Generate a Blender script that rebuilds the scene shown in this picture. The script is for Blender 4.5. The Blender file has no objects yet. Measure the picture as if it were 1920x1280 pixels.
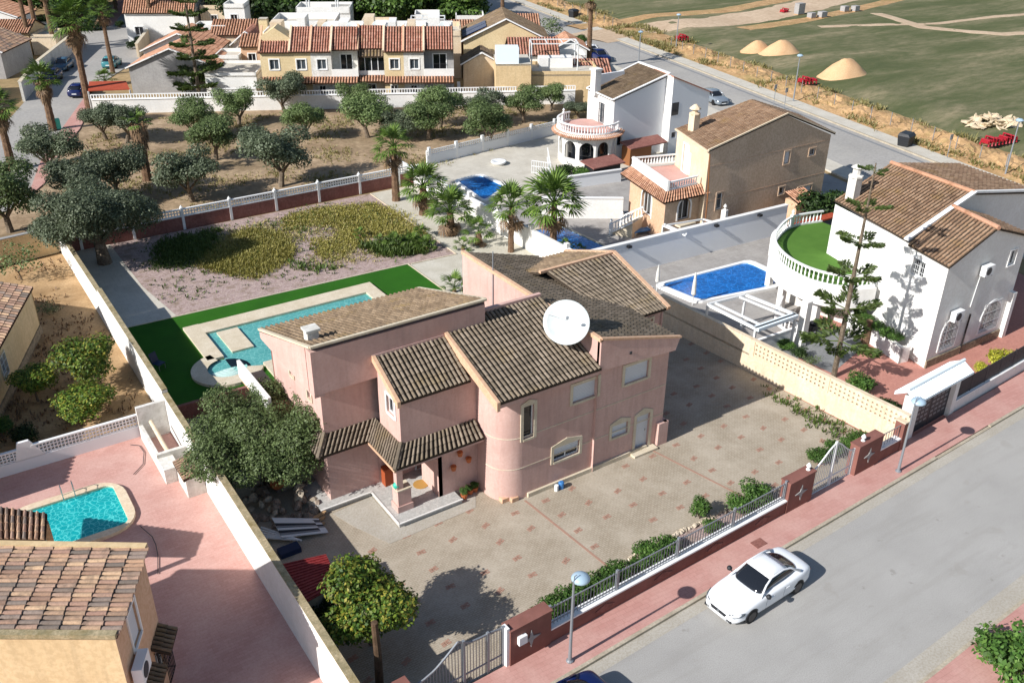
import bpy, math, random
from mathutils import Vector, Matrix, noise
random.seed(11)
R = math.radians
PI = math.pi
S = bpy.context.scene
COL = S.collection
# ------------------------------------------------------------ camera
F_PX, PITCH, ROLL, YAW, CAM_H = 1740.9, R(28.183), R(0.535), R(33.914), 26.5
_f = Vector((math.sin(YAW) * math.cos(PITCH), math.cos(YAW) * math.cos(PITCH), -math.sin(PITCH)))
_r = Vector((math.cos(YAW), -math.sin(YAW), 0))
_u = _r.cross(_f)
RX = _r * math.cos(ROLL) + _u * math.sin(ROLL)
UX = -_r * math.sin(ROLL) + _u * math.cos(ROLL)
cd = bpy.data.cameras.new('camera')
cam = bpy.data.objects.new('camera', cd)
COL.objects.link(cam)
M = Matrix(((RX.x, UX.x, -_f.x, 0), (RX.y, UX.y, -_f.y, 0), (RX.z, UX.z, -_f.z, CAM_H), (0, 0, 0, 1)))
cam.matrix_world = M
cd.sensor_width = 36
cd.lens = 36 * F_PX / 1920
cd.clip_end = 4000
cd.clip_start = 0.5
S.camera = cam
# ------------------------------------------------------------ sky, sun, exposure
SUN_EL, SHADOW_AZ = R(33.5), R(2.4)
w = bpy.data.worlds.new('World')
S.world = w
w.use_nodes = True
nt = w.node_tree
nt.nodes.clear()
sky = nt.nodes.new('ShaderNodeTexSky')
sky.sky_type = 'NISHITA'
sky.sun_disc = False
sky.sun_elevation = SUN_EL
sky.sun_rotation = -PI / 2 - SHADOW_AZ       # the sun stands towards -x
sky.air_density = 1.0
sky.dust_density = 0.6
bg = nt.nodes.new('ShaderNodeBackground')
bg.inputs['Strength'].default_value = 0.086
wo = nt.nodes.new('ShaderNodeOutputWorld')
nt.links.new(sky.outputs[0], bg.inputs[0])
nt.links.new(bg.outputs[0], wo.inputs[0])
sd = bpy.data.lights.new('sun', 'SUN')
sd.energy = 5.0
sd.angle = R(0.5)
sd.color = (1.0, 0.965, 0.925)
sun = bpy.data.objects.new('sun', sd)
COL.objects.link(sun)
sdir = Vector((math.cos(SHADOW_AZ) * math.cos(SUN_EL), math.sin(SHADOW_AZ) * math.cos(SUN_EL), -math.sin(SUN_EL)))
sun.rotation_euler = sdir.to_track_quat('-Z', 'Y').to_euler()
sun.location = (0, 40, 60)
S.view_settings.view_transform = 'Standard'
S.view_settings.look = 'None'
S.view_settings.gamma = 1
S.view_settings.exposure = 0.4
S.view_settings.use_curve_mapping = False
S.render.engine = 'CYCLES'

# ------------------------------------------------------------ ground points seen through the photograph
def at(px, py, z=0.0):
    d = _f + RX * ((px - 960) / F_PX) - UX * ((py - 640) / F_PX)
    t = (z - CAM_H) / d.z
    return Vector((d.x * t, d.y * t, z))
def zat(px, py, x, y):
    d = _f + RX * ((px - 960) / F_PX) - UX * ((py - 640) / F_PX)
    t = math.hypot(x, y) / math.hypot(d.x, d.y)
    return CAM_H + d.z * t

# ------------------------------------------------------------ materials
def C(h, k=1.0):
    h = h.lstrip('#')
    o = []
    for i in (0, 2, 4):
        v = int(h[i:i + 2], 16) / 255
        o.append((v / 12.92 if v <= 0.04045 else ((v + 0.055) / 1.055) ** 2.4) * k)
    return (*o, 1)
MATS = {}
class NT:
    def __init__(s, name):
        s.m = bpy.data.materials.new(name)
        s.m.use_nodes = True
        s.t = s.m.node_tree
        s.b = s.t.nodes['Principled BSDF']
        s.out = s.t.nodes['Material Output']
        MATS[name] = s.m
    def n(s, typ, **kw):
        nd = s.t.nodes.new(typ)
        for k, v in kw.items():
            if k in nd.inputs: nd.inputs[k].default_value = v
            else: setattr(nd, k, v)
        return nd
    def l(s, a, b): s.t.links.new(a, b)
    def pos(s, scale=(1, 1, 1), rot=0.0, obj=False):
        c = s.n('ShaderNodeTexCoord').outputs['Object'] if obj else s.n('ShaderNodeNewGeometry').outputs['Position']
        mp = s.n('ShaderNodeMapping')
        mp.inputs['Scale'].default_value = scale
        mp.inputs['Rotation'].default_value = (0, 0, rot)
        s.l(c, mp.inputs[0])
        return mp.outputs[0]
    def noise(s, vec, scale, detail=5, rough=.6, dist=0):
        nd = s.n('ShaderNodeTexNoise')
        nd.inputs['Scale'].default_value = scale
        nd.inputs['Detail'].default_value = detail
        nd.inputs['Roughness'].default_value = rough
        nd.inputs['Distortion'].default_value = dist
        s.l(vec, nd.inputs['Vector'])
        return nd.outputs['Fac']
    def ramp(s, fac, stops):
        r = s.n('ShaderNodeValToRGB')
        e = r.color_ramp.elements
        while len(e) < len(stops): e.new(0.5)
        for i, (p, c) in enumerate(stops):
            e[i].position = p
            e[i].color = c if len(c) == 4 else (*c, 1)
        s.l(fac, r.inputs[0])
        return r.outputs[0]
    def mix(s, fac, a, b, mode='MIX'):
        m = s.n('ShaderNodeMix', data_type='RGBA', blend_type=mode)
        for v, i in ((fac, 0), (a, 6), (b, 7)):
            if hasattr(v, 'links'): s.l(v, m.inputs[i])
            else: m.inputs[i].default_value = v
        return m.outputs[2]
    def bump(s, h, strength=.3, dist=.02):
        b = s.n('ShaderNodeBump')
        b.inputs['Strength'].default_value = strength
        b.inputs['Distance'].default_value = dist
        s.l(h, b.inputs['Height'])
        s.l(b.outputs[0], s.b.inputs['Normal'])
    def fin(s, col, rough=.85, spec=.25, metal=0):
        if hasattr(col, 'links'): s.l(col, s.b.inputs['Base Color'])
        else: s.b.inputs['Base Color'].default_value = col
        s.b.inputs['Roughness'].default_value = rough
        s.b.inputs['Specular IOR Level'].default_value = spec
        s.b.inputs['Metallic'].default_value = metal
        return s.m
def surf(name, c1, c2, scale=1.5, rough=.88, fine=None, fscale=25, bump=.25, bdist=.01, spec=.2, lo=.35, hi=.65, stain_shade=None, obj=False, metal=0, streak=False):
    """two tones mixed by noise, a finer speckle, optional blotches of stain or painted shade, or vertical streaks"""
    s = NT(name)
    p = s.pos(obj=obj)
    c = s.ramp(s.noise(p, scale, 6), [(lo, c1), (hi, c2)])
    if fine:
        c = s.mix(s.ramp(s.noise(p, fscale, 3, .7), [(.42, (0, 0, 0)), (.6, (1, 1, 1))]), c, s.mix(.5, c, fine))
    if stain_shade:
        c = s.mix(s.ramp(s.noise(p, scale * .37, 7, .7), [(.5, (0, 0, 0)), (.68, (.8, .8, .8))]), c, stain_shade)
    if streak:
        ps = s.pos((2.2, 2.2, .25), obj=obj)
        c = s.mix(s.ramp(s.noise(ps, 1.6, 6, .65), [(.46, (0, 0, 0)), (.72, (.55, .55, .55))]), c, s.mix(.3, c, (.05, .04, .035, 1)))
    if bump: s.bump(s.noise(p, fscale * 1.6, 4), bump, bdist)
    return s.fin(c, rough, spec, metal)
def plain(name, c, rough=.5, spec=.4, metal=0):
    return NT(name).fin(c, rough, spec, metal)
def pavers(name, c1, c2, mortar, bw, bh, msize=.012, rot=0., fine=None, dirt=None, bscale=.5, offset=.5):
    s = NT(name)
    p = s.pos(rot=rot)
    b = s.n('ShaderNodeTexBrick')
    b.inputs['Scale'].default_value = 1
    b.inputs['Brick Width'].default_value = bw
    b.inputs['Row Height'].default_value = bh
    b.inputs['Mortar Size'].default_value = msize
    b.inputs['Color1'].default_value = c1
    b.inputs['Color2'].default_value = c2
    b.inputs['Mortar'].default_value = mortar
    b.offset = offset
    s.l(p, b.inputs['Vector'])
    c = b.outputs['Color']
    c = s.mix(s.ramp(s.noise(p, bscale, 6, .65), [(.4, (0, 0, 0)), (.66, (.75, .75, .75))]), c, dirt or s.mix(.5, c, c1))
    c = s.mix(s.ramp(s.noise(p, 9, 4, .7), [(.45, (0, 0, 0)), (.7, (.5, .5, .5))]), c, fine or c2)
    s.bump(s.noise(p, 40, 3), .25, .008)
    return s.fin(c, .88, .2)
def leafmat(name, cs, rough=.55, trans=.25):
    s = NT(name)
    g = s.n('ShaderNodeNewGeometry')
    oi = s.n('ShaderNodeObjectInfo')
    c = s.ramp(g.outputs['Random Per Island'], [(i / (len(cs) - 1) if len(cs) > 1 else 0, x) for i, x in enumerate(cs)])
    hs = s.n('ShaderNodeHueSaturation')
    mr = s.n('ShaderNodeMapRange')
    mr.inputs['To Min'].default_value = .8
    mr.inputs['To Max'].default_value = 1.25
    s.l(oi.outputs['Random'], mr.inputs['Value'])
    s.l(mr.outputs[0], hs.inputs['Value'])
    s.l(c, hs.inputs['Color'])
    c = hs.outputs[0]
    s.fin(c, rough, .3)
    tr = s.n('ShaderNodeBsdfTranslucent')
    s.l(c, tr.inputs[0])
    mx = s.n('ShaderNodeMixShader')
    mx.inputs[0].default_value = trans
    s.l(s.b.outputs[0], mx.inputs[1])
    s.l(tr.outputs[0], mx.inputs[2])
    s.l(mx.outputs[0], s.out.inputs[0])
    return s.m
def tilemat(name, cs, moss=None, scale=.7, dark=None):
    """roof tiles: a tone for each tile, patches of lichen or soot"""
    s = NT(name)
    g = s.n('ShaderNodeNewGeometry')
    oi = s.n('ShaderNodeObjectInfo')
    a = s.n('ShaderNodeMath', operation='ADD')
    s.l(g.outputs['Random Per Island'], a.inputs[0])
    s.l(oi.outputs['Random'], a.inputs[1])
    fr = s.n('ShaderNodeMath', operation='FRACT')
    s.l(a.outputs[0], fr.inputs[0])
    c = s.ramp(fr.outputs[0], [(i / (len(cs) - 1), x) for i, x in enumerate(cs)])
    p = s.pos()
    if moss: c = s.mix(s.ramp(s.noise(p, scale, 6, .6), [(.55, (0, 0, 0)), (.7, (.75, .75, .75))]), c, moss)
    if dark: c = s.mix(s.ramp(s.noise(p, scale * 1.9, 6, .7), [(.5, (0, 0, 0)), (.7, (.8, .8, .8))]), c, dark)
    c = s.mix(s.ramp(s.noise(p, 14, 4, .7), [(.42, (0, 0, 0)), (.68, (.55, .55, .55))]), c, s.mix(.5, c, (.03, .027, .024, 1)))
    s.bump(s.noise(p, 60, 3), .3, .006)
    return s.fin(c, .9, .15)
def water(name, tint, rough=.03, wave=2.2, ws=.25):
    s = NT(name)
    s.t.nodes.remove(s.b)
    p = s.pos()
    bp = s.n('ShaderNodeBump')
    bp.inputs['Strength'].default_value = ws
    bp.inputs['Distance'].default_value = .06
    s.l(s.noise(p, wave, 3, .6, .6), bp.inputs['Height'])
    gl = s.n('ShaderNodeBsdfGlossy')
    gl.inputs['Roughness'].default_value = rough
    tr = s.n('ShaderNodeBsdfTransparent')
    tr.inputs[0].default_value = tint
    lw = s.n('ShaderNodeLayerWeight')
    lw.inputs['Blend'].default_value = .5
    pw = s.n('ShaderNodeMath', operation='POWER')
    s.l(lw.outputs['Facing'], pw.inputs[0]); pw.inputs[1].default_value = 4.2
    fr = s.n('ShaderNodeMath', operation='ADD')
    s.l(pw.outputs[0], fr.inputs[0]); fr.inputs[1].default_value = .02
    s.l(bp.outputs[0], gl.inputs['Normal'])
    s.l(bp.outputs[0], lw.inputs['Normal'])
    mx = s.n('ShaderNodeMixShader')
    s.l(fr.outputs[0], mx.inputs[0])
    s.l(tr.outputs[0], mx.inputs[1])
    s.l(gl.outputs[0], mx.inputs[2])
    s.l(mx.outputs[0], s.out.inputs[0])
    return s.m
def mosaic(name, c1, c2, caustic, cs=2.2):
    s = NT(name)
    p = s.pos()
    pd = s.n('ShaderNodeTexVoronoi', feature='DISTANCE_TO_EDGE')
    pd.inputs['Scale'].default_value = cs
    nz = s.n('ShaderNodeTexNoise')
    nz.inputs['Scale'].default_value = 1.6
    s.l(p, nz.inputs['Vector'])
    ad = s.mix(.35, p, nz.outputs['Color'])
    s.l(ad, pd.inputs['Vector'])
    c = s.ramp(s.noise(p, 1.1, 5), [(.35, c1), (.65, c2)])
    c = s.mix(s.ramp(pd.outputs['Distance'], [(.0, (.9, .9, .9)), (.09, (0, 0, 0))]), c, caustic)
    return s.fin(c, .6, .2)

# --- plaster and stone
surf('pink_render', C('d2b2a8'), C('c8a69c'), .7, fine=C('c29d91'), fscale=9, stain_shade=C('bb998f'), streak=True, bump=.15)
surf('white_render', C('e9e8e4'), C('dddcd8'), .6, fine=C('d5d2cb'), fscale=6, bump=.1, streak=False)
surf('white_dirty', C('e6e4de'), C('cfccc4'), .8, fine=C('bcb8ad'), fscale=5, streak=True, bump=.15)
surf('cream_render', C('e2d2ba'), C('d6c2a6'), .6, fine=C('c9b393'), fscale=7, streak=True, bump=.15)
surf('beige_render', C('d0b8a0'), C('c6ad94'), .5, fine=C('aa8f76'), fscale=6, bump=.12)
surf('peach_render', C('d8b598'), C('cca98c'), .5, fine=C('bf9472'), fscale=6, bump=.12)
surf('sand_render', C('dcc39a'), C('d0b68c'), .5, fine=C('bfa57c'), fscale=5, bump=.12, streak=True)
surf('yellow_render', C('dac7a0'), C('d0bb92'), .5, fine=C('c0ab84'), fscale=6, bump=.1)
surf('grey_render', C('a9a7a5'), C('9c9a98'), .7, fine=C('8f8d8c'), fscale=5, streak=True, bump=.12)
surf('brick_red_render', C('8c6057'), C('7c534b'), 1.2, fine=C('85594e'), fscale=8, streak=True, bump=.3)
surf('plum_render', C('966a60'), C('875a52'), 1.0, fine=C('6f443d'), fscale=7, streak=True)
surf('pale_stone', C('d8cdb8'), C('c8bba3'), 2, fine=C('b3a68d'), fscale=18)
surf('mossy_coping', C('b9a888'), C('8f8466'), 2.5, fine=C('6f6a50'), fscale=12, stain_shade=C('7a6a3e'))
surf('white_paint', C('eeeeec'), C('e4e4e2'), 1.5, rough=.5, bump=0, spec=.4)
surf('stone_face', C('a99a84'), C('7f7362'), 5, fine=C('5f564a'), fscale=16, bump=.6, bdist=.03)
surf('rock', C('a8998a'), C('7c6d60'), 4, fine=C('5e5248'), fscale=14, bump=.6, bdist=.03)
surf('pale_rock', C('d5c9b6'), C('b3a590'), 5, fine=C('938672'), fscale=14, bump=.5, bdist=.02)
surf('limestone_rubble', C('dccbae'), C('c4b193'), 3, fine=C('a8967a'), fscale=9, bump=.5, bdist=.03)
# --- grounds
s = NT('asphalt')
p = s.pos()
c = s.ramp(s.noise(p, .3, 7, .6), [(.3, C('b1afab')), (.55, C('a9a7a3')), (.75, C('9f9d9a'))])
c = s.mix(s.ramp(s.noise(p, 26, 4, .75), [(.4, (0, 0, 0)), (.62, (.6, .6, .6))]), c, C('88857f'))
c = s.mix(s.ramp(s.noise(s.pos((.12, 1.1, 1), R(2.4)), 1.4, 6, .6), [(.5, (0, 0, 0)), (.75, (.45, .45, .45))]), c, C('8f8c86'))
c = s.mix(s.ramp(s.noise(p, 1.7, 3, .5), [(.70, (0, 0, 0)), (.76, (.45, .45, .45))]), c, C('7d7972'))
c = s.mix(s.ramp(s.noise(p, .55, 5, .6), [(.6, (0, 0, 0)), (.66, (.35, .35, .35))]), c, C('938f88'))
s.bump(s.noise(p, 50, 3), .3, .006)
s.fin(c, .9, .2)
surf('asphalt_far', C('a8a5a0'), C('9c9994'), .12, fine=C('8b8884'), fscale=3, stain_shade=C('b0aca3'), bump=.2)
surf('gutter_concrete', C('b5b0a6'), C('a8a297'), .6, fine=C('948b7a'), fscale=12, bump=.3)
surf('kerb_concrete', C('bdb3a0'), C('a69b88'), 1.2, fine=C('8c8372'), fscale=12, bump=.3)
pavers('pavement_red', C('bd8f86'), C('b5867d'), C('a57a70'), .4, .2, .008, R(2.4), fine=C('aa8077'), dirt=C('c6a096'))
pavers('paving_red', C('b88578'), C('ad7b6f'), C('9a6a5f'), .3, .15, .008, 0, fine=C('9d6156'), dirt=C('c08a7c'))
pavers('paving_pink', C('c79c92'), C('bd9187'), C('ae8378'), .3, .15, .006, 0, fine=C('b38579'), dirt=C('ceaaa0'))
pavers('courtyard_paver', C('aba08f'), C('a09584'), C('8a7f6d'), .2, .1, .012, R(1), fine=C('918675'), dirt=C('b8ae9e'))
pavers('grey_paving', C('9f9b97'), C('928e8a'), C('7f7b77'), .4, .4, .01, 0, fine=C('87837f'), dirt=C('aaa6a1'))
pavers('pale_paving', C('c3bdb0'), C('b7b1a4'), C('a29c8f'), .6, .6, .01, 0, fine=C('aaa497'), dirt=C('cdc8bc'))
surf('white_gravel', C('cfcabd'), C('bfb9aa'), .9, fine=C('97917f'), fscale=18, bump=.5)
surf('garden_sand', C('c0a27c'), C('a98a64'), .5, fine=C('8d7150'), fscale=7, stain_shade=C('7c6447'), bump=.4)
surf('grove_soil', C('baa386'), C('8e7860'), .3, fine=C('77654e'), fscale=2.2, stain_shade=C('6e6148'), bump=.4, bdist=.05)  # darker blotches: leaf litter, and mottled tree shade put into the colour
surf('terrain_soil', C('a8906c'), C('8f7a56'), .05, fine=C('7a6a4a'), fscale=1.2, stain_shade=C('6d6a42'), bump=0)
surf('bark_mulch', C('ab968d'), C('8a7270'), 3.2, fine=C('c9bab3'), fscale=9, stain_shade=C('7a6a52'), bump=.8, bdist=.04)
surf('artificial_grass', C('275a10'), C('306a14'), .5, fine=C('1e450c'), fscale=30, bump=.6, bdist=.03, lo=.3, hi=.7)
surf('terrace_grass', C('5a7c34'), C('51722f'), 1, fine=C('3a6e20'), fscale=20, bump=.3)
surf('track_dirt', C('c9b399'), C('bba48a'), .12, fine=C('a58e74'), fscale=1.4, bump=.3)
surf('berm_dirt', C('c9a57a'), C('a98660'), .5, fine=C('8a7048'), fscale=3, stain_shade=C('8d8150'), bump=.6, bdist=.1)
surf('mound_sand', C('d9b48c'), C('d0a87f'), .5, fine=C('c59c72'), fscale=8, bump=.3)
s = NT('field_grass')
p = s.pos((.3, 1.2, 1), R(-35))
c = s.ramp(s.noise(p, .11, 9, .68, .4), [(.32, C('51573b')), (.43, C('60634a' if 0 else '5f6244')), (.52, C('737055')), (.6, C('887f64')), (.7, C('a09277'))])
c = s.mix(s.ramp(s.noise(s.pos((.5, 1.3, 1), R(-20)), .9, 6, .7), [(.4, (0, 0, 0)), (.65, (.6, .6, .6))]), c, C('4a5535'))
s.bump(s.noise(p, 3, 4), .5, .15)
s.fin(c, .95, .1)
s = NT('shaded_white_render')                              # whitewashed walls in shade, its cool tint put into the colour
s.fin(C('e4e6e8'), .85, .2)
# --- things
plain('dark_glass', (.012, .014, .018, 1), .08, .7)
plain('grey_glass', (.06, .075, .09, 1), .1, .6)
plain('shutter_white', C('d3d6da'), .5)
plain('white_plastic', C('e6e8e8'), .45)
plain('white_metal', C('dcdedd'), .4)
plain('grey_metal', C('8d9297'), .4, .5, .3)
plain('dark_metal', C('33363b'), .5)
plain('black_metal', (.015, .015, .017, 1), .5)
plain('rubber', (.014, .014, .015, 1), .8)
plain('rim', (.05, .05, .055, 1), .3, .5, .8)
plain('chrome', C('c8ccd0'), .15, .5, 1)
plain('lamp_blue', C('9fb6c6'), .35, .5)
plain('car_white', C('e3e6e9'), .14, .6)
plain('car_navy', C('14204f'), .15, .6)
plain('car_teal', C('3f7f86'), .2, .6)
plain('car_blue', C('3d5a70'), .2, .6)
plain('car_silver', C('8f99a2'), .25, .6, .4)
plain('light_lens', C('b9bec2'), .1, .8)
plain('tail_red', C('7d1414'), .2, .6)
plain('terracotta', C('b5673d'), .8)
plain('orange_wood', C('9c4b26'), .7)
plain('aqua_plastic', C('39b59c'), .4)
plain('blue_plastic', C('3b78b5'), .4)
plain('red_plastic', C('9c1c2a'), .5)
plain('black_plastic', (.02, .022, .026, 1), .5)
plain('navy_plastic', C('1c2b4a'), .5)
plain('solar', C('2b3a66'), .12, .7)
plain('wood_brown', C('8a5a36'), .7)
plain('pale_wood', C('b08f6a'), .8)
plain('blue_white', C('dfeaf0'), .6)
plain('straw', C('a98345'), .9)
surf('weathered_pole', C('6e5846'), C('52402f'), 3, fine=C('3d2f23'), fscale=20, streak=True)
surf('red_sheet', C('8a2b2c'), C('7a2426'), .8, rough=.55, fine=C('9c4444'), fscale=6, bump=.1, spec=.4)
surf('red_roof', C('b2543c'), C('a24a34'), .8, fine=C('8d3f2c'), fscale=6)
surf('bark', C('8a7c6b'), C('5f5346'), 4, fine=C('40372d'), fscale=15, bump=.6, bdist=.03, obj=True)
surf('palm_bark', C('8b6f57'), C('66503f'), 5, fine=C('43352a'), fscale=18, bump=.8, bdist=.05, obj=True)
surf('dish_white', C('dfe4e2'), C('d2d8d6'), 2, rough=.45, bump=0, spec=.4)
tilemat('tile_grey', [C('8b7e6e'), C('7d7162'), C('948777'), C('736859'), C('857969')], moss=C('86765a'), dark=C('665d52'))
tilemat('tile_warm', [C('bb987c'), C('8d7263'), C('c9aa8a'), C('a08070'), C('b0937f'), C('746a62'), C('96857a')], moss=None, dark=C('6d5f54'), scale=1.2)
tilemat('tile_brown', [C('8a7660'), C('7c6a56'), C('95816a'), C('6f5f4e')], moss=C('857048'), dark=C('685846'))
tilemat('tile_orange', [C('c4967a'), C('b5866b'), C('cfa387'), C('a87a64')], moss=None, dark=C('8a6247'))
tilemat('tile_brick', [C('c08a76'), C('b57e6a'), C('cb9a86'), C('a8705e')], moss=C('a98a6c'), dark=C('86594b'))
tilemat('tile_hazel', [C('a88a70'), C('9a7c63'), C('b5977c'), C('8b6f59')], moss=C('a08258'), dark=C('7c6551'))
plain('tile_bed', C('463d34'), .95, .1)
plain('tile_bed_warm', C('3a2a20'), .95, .1)
leafmat('leaf_olive', [C('4a563a'), C('66715a'), C('808a70'), C('3a452d'), C('58634a')])
leafmat('leaf_olive_green', [C('4a5c30'), C('647746'), C('7d8e5c'), C('384826')])
leafmat('leaf_citrus', [C('35501c'), C('4c6a24'), C('7d9036'), C('283c14'), C('a8a040')])
leafmat('leaf_citrus_yellow', [C('8f9030'), C('6f7a28'), C('aaa040'), C('556a24')])
leafmat('leaf_dark', [C('1d2d14'), C('2c401c'), C('3c5226'), C('162410')])
leafmat('leaf_forest', [C('263a18'), C('3a5422'), C('54702e'), C('6d8a40'), C('1e3014')])
leafmat('leaf_palm', [C('4a6426'), C('5f7a30'), C('3a5220'), C('738a40')], trans=.2)
leafmat('leaf_dry', [C('7a6148'), C('8f755a'), C('5f4a37')], trans=.05)
leafmat('leaf_straw', [C('a39564'), C('8d8452'), C('7a7a44'), C('b3a474')], trans=.2)
leafmat('leaf_weed', [C('85803c'), C('958c48'), C('70702f'), C('a89c58')], trans=.2)
leafmat('leaf_weed_green', [C('55692c'), C('48602a'), C('6a7a38')], trans=.2)
leafmat('leaf_pine', [C('34451f'), C('475a28'), C('5c6b35'), C('263418')])
leafmat('leaf_hedge', [C('3e5c24'), C('527534'), C('2c4519'), C('6a8a40')])
leafmat('leaf_yellow', [C('a7a634'), C('8f9630'), C('bdb648')])
leafmat('leaf_red', [C('8d1c2c'), C('a52a38'), C('6d1420')])
water('water_blue', (.75, .93, 1, 1), wave=2.0)
water('water_clear', (.85, 1, .98, 1), wave=2.5, ws=.35)
water('water_teal', (.8, 1, 1, 1), wave=3.0, ws=.6)
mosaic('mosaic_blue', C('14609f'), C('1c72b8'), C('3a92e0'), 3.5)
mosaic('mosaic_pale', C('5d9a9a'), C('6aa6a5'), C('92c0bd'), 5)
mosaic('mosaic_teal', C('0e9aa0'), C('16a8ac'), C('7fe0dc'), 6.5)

# ------------------------------------------------------------ mesh builder
ORG = {}
class MB:
    def __init__(s): s.v, s.f, s.mi = [], [], []
    def add(s, vs, fs, mi=0):
        o = len(s.v)
        s.v += [tuple(v) for v in vs]
        s.f += [tuple(i + o for i in f) for f in fs]
        s.mi += [mi] * len(fs)
    def loft(s, loops, mi=0, caps=True, closed=True):
        n = len(loops[0]); o = len(s.v)
        for lp in loops: s.v += [tuple(p) for p in lp]
        m = n if closed else n - 1
        for k in range(len(loops) - 1):
            for i in range(m):
                j = (i + 1) % n
                s.f.append((o + k * n + i, o + k * n + j, o + (k + 1) * n + j, o + (k + 1) * n + i)); s.mi.append(mi)
        if caps:
            s.f.append(tuple(o + i for i in range(n))[::-1]); s.mi.append(mi)
            s.f.append(tuple(o + (len(loops) - 1) * n + i for i in range(n))); s.mi.append(mi)
    def box(s, x0, x1, y0, y1, z0, z1, mi=0):
        s.loft([[(x0, y0, z), (x1, y0, z), (x1, y1, z), (x0, y1, z)] for z in (z0, z1)], mi)
    def prism(s, poly, z0, z1, mi=0):
        s.loft([[(p[0], p[1], z0) for p in poly], [(p[0], p[1], z1) for p in poly]], mi)
    def slab(s, top, t, mi=0):
        """solid under an arbitrary planar top loop, t thick"""
        s.loft([[(p[0], p[1], p[2] - t) for p in top], [tuple(p) for p in top]], mi)
    def beam(s, a, b, w=.05, h=None, mi=0):
        a, b = Vector(a), Vector(b); h = h or w
        d = (b - a).normalized()
        up = Vector((0, 0, 1)) if abs(d.z) < .95 else Vector((0, 1, 0))
        x = d.cross(up).normalized(); y = x.cross(d)
        s.loft([[c + x * w / 2 * i + y * h / 2 * j for i, j in ((-1, -1), (1, -1), (1, 1), (-1, 1))] for c in (a, b)], mi)
    def tube(s, pts, rs, n=8, mi=0, caps=True):
        pts = [Vector(p) for p in pts]
        if not hasattr(rs, '__len__'): rs = [rs] * len(pts)
        loops = []
        for i, p in enumerate(pts):
            d = (pts[min(i + 1, len(pts) - 1)] - pts[max(i - 1, 0)]).normalized()
            up = Vector((0, 0, 1)) if abs(d.z) < .9 else Vector((0, 1, 0))
            x = d.cross(up).normalized(); y = x.cross(d)
            loops.append([p + (x * math.cos(2 * PI * k / n) + y * math.sin(2 * PI * k / n)) * rs[i] for k in range(n)])
        s.loft(loops, mi, caps)
    def lathe(s, c, prof, n=12, mi=0, a0=0, a1=2 * PI):
        full = abs(a1 - a0 - 2 * PI) < 1e-6
        m = n if full else n + 1
        loops = [[(c[0] + r * math.cos(a0 + (a1 - a0) * k / n), c[1] + r * math.sin(a0 + (a1 - a0) * k / n), c[2] + z) for k in range(m)] for r, z in prof]
        s.loft(loops, mi, caps=full, closed=full)
    def build(s, name, mat, parent=None, smooth=False, stuff=False, origin=None, label=None):
        me = bpy.data.meshes.new(name)
        org = Vector(ORG.get(parent.name, (0, 0, 0))) if parent is not None else Vector(origin or (0, 0, 0))
        me.from_pydata([(v[0] - org.x, v[1] - org.y, v[2] - org.z) for v in s.v], [], s.f)
        ms = mat if isinstance(mat, (list, tuple)) else [mat]
        for m in ms: me.materials.append(MATS[m])
        if len(ms) > 1: me.polygons.foreach_set('material_index', s.mi)
        if smooth: me.polygons.foreach_set('use_smooth', [True] * len(me.polygons))
        me.update()
        o = bpy.data.objects.new(name, me)
        COL.objects.link(o)
        if parent is not None:
            o.parent = parent
        else: o.location = org
        ORG[o.name] = tuple(org)
        if stuff: o['kind'] = 'stuff'
        if label: o['label'] = label
        return o
def tag(o, label, cat, group=None):
    o['label'] = label; o['category'] = cat
    if group: o['group'] = group
    return o
def thing(name, label, cat, loc=(0, 0, 0), rz=0, group=None, local=False):
    o = bpy.data.objects.new(name, None); COL.objects.link(o)
    o.location = loc; o.rotation_euler = (0, 0, rz)
    o.empty_display_size = .3
    ORG[o.name] = (0, 0, 0) if (local or rz) else tuple(loc)
    return tag(o, label, cat, group)
def struct(o): o['kind'] = 'structure'; return o
def inst(proto, name, parent, loc, rz=0, sc=1, rot=None):
    """another object sharing a mesh"""
    o = bpy.data.objects.new(name, proto); COL.objects.link(o)
    o.parent = parent
    o.location = loc
    o.rotation_euler = rot if rot else (0, 0, rz)
    o.scale = sc if hasattr(sc, '__len__') else (sc, sc, sc)
    return o
def copy_tree(o, parent=None):
    c = o.copy(); COL.objects.link(c); c.parent = parent
    for ch in list(o.children): copy_tree(ch, c)
    return c
def mesh_of(mb, name, mat, smooth=False):
    o = mb.build(name, mat, None, smooth); me = o.data
    bpy.data.objects.remove(o); return me

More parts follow.
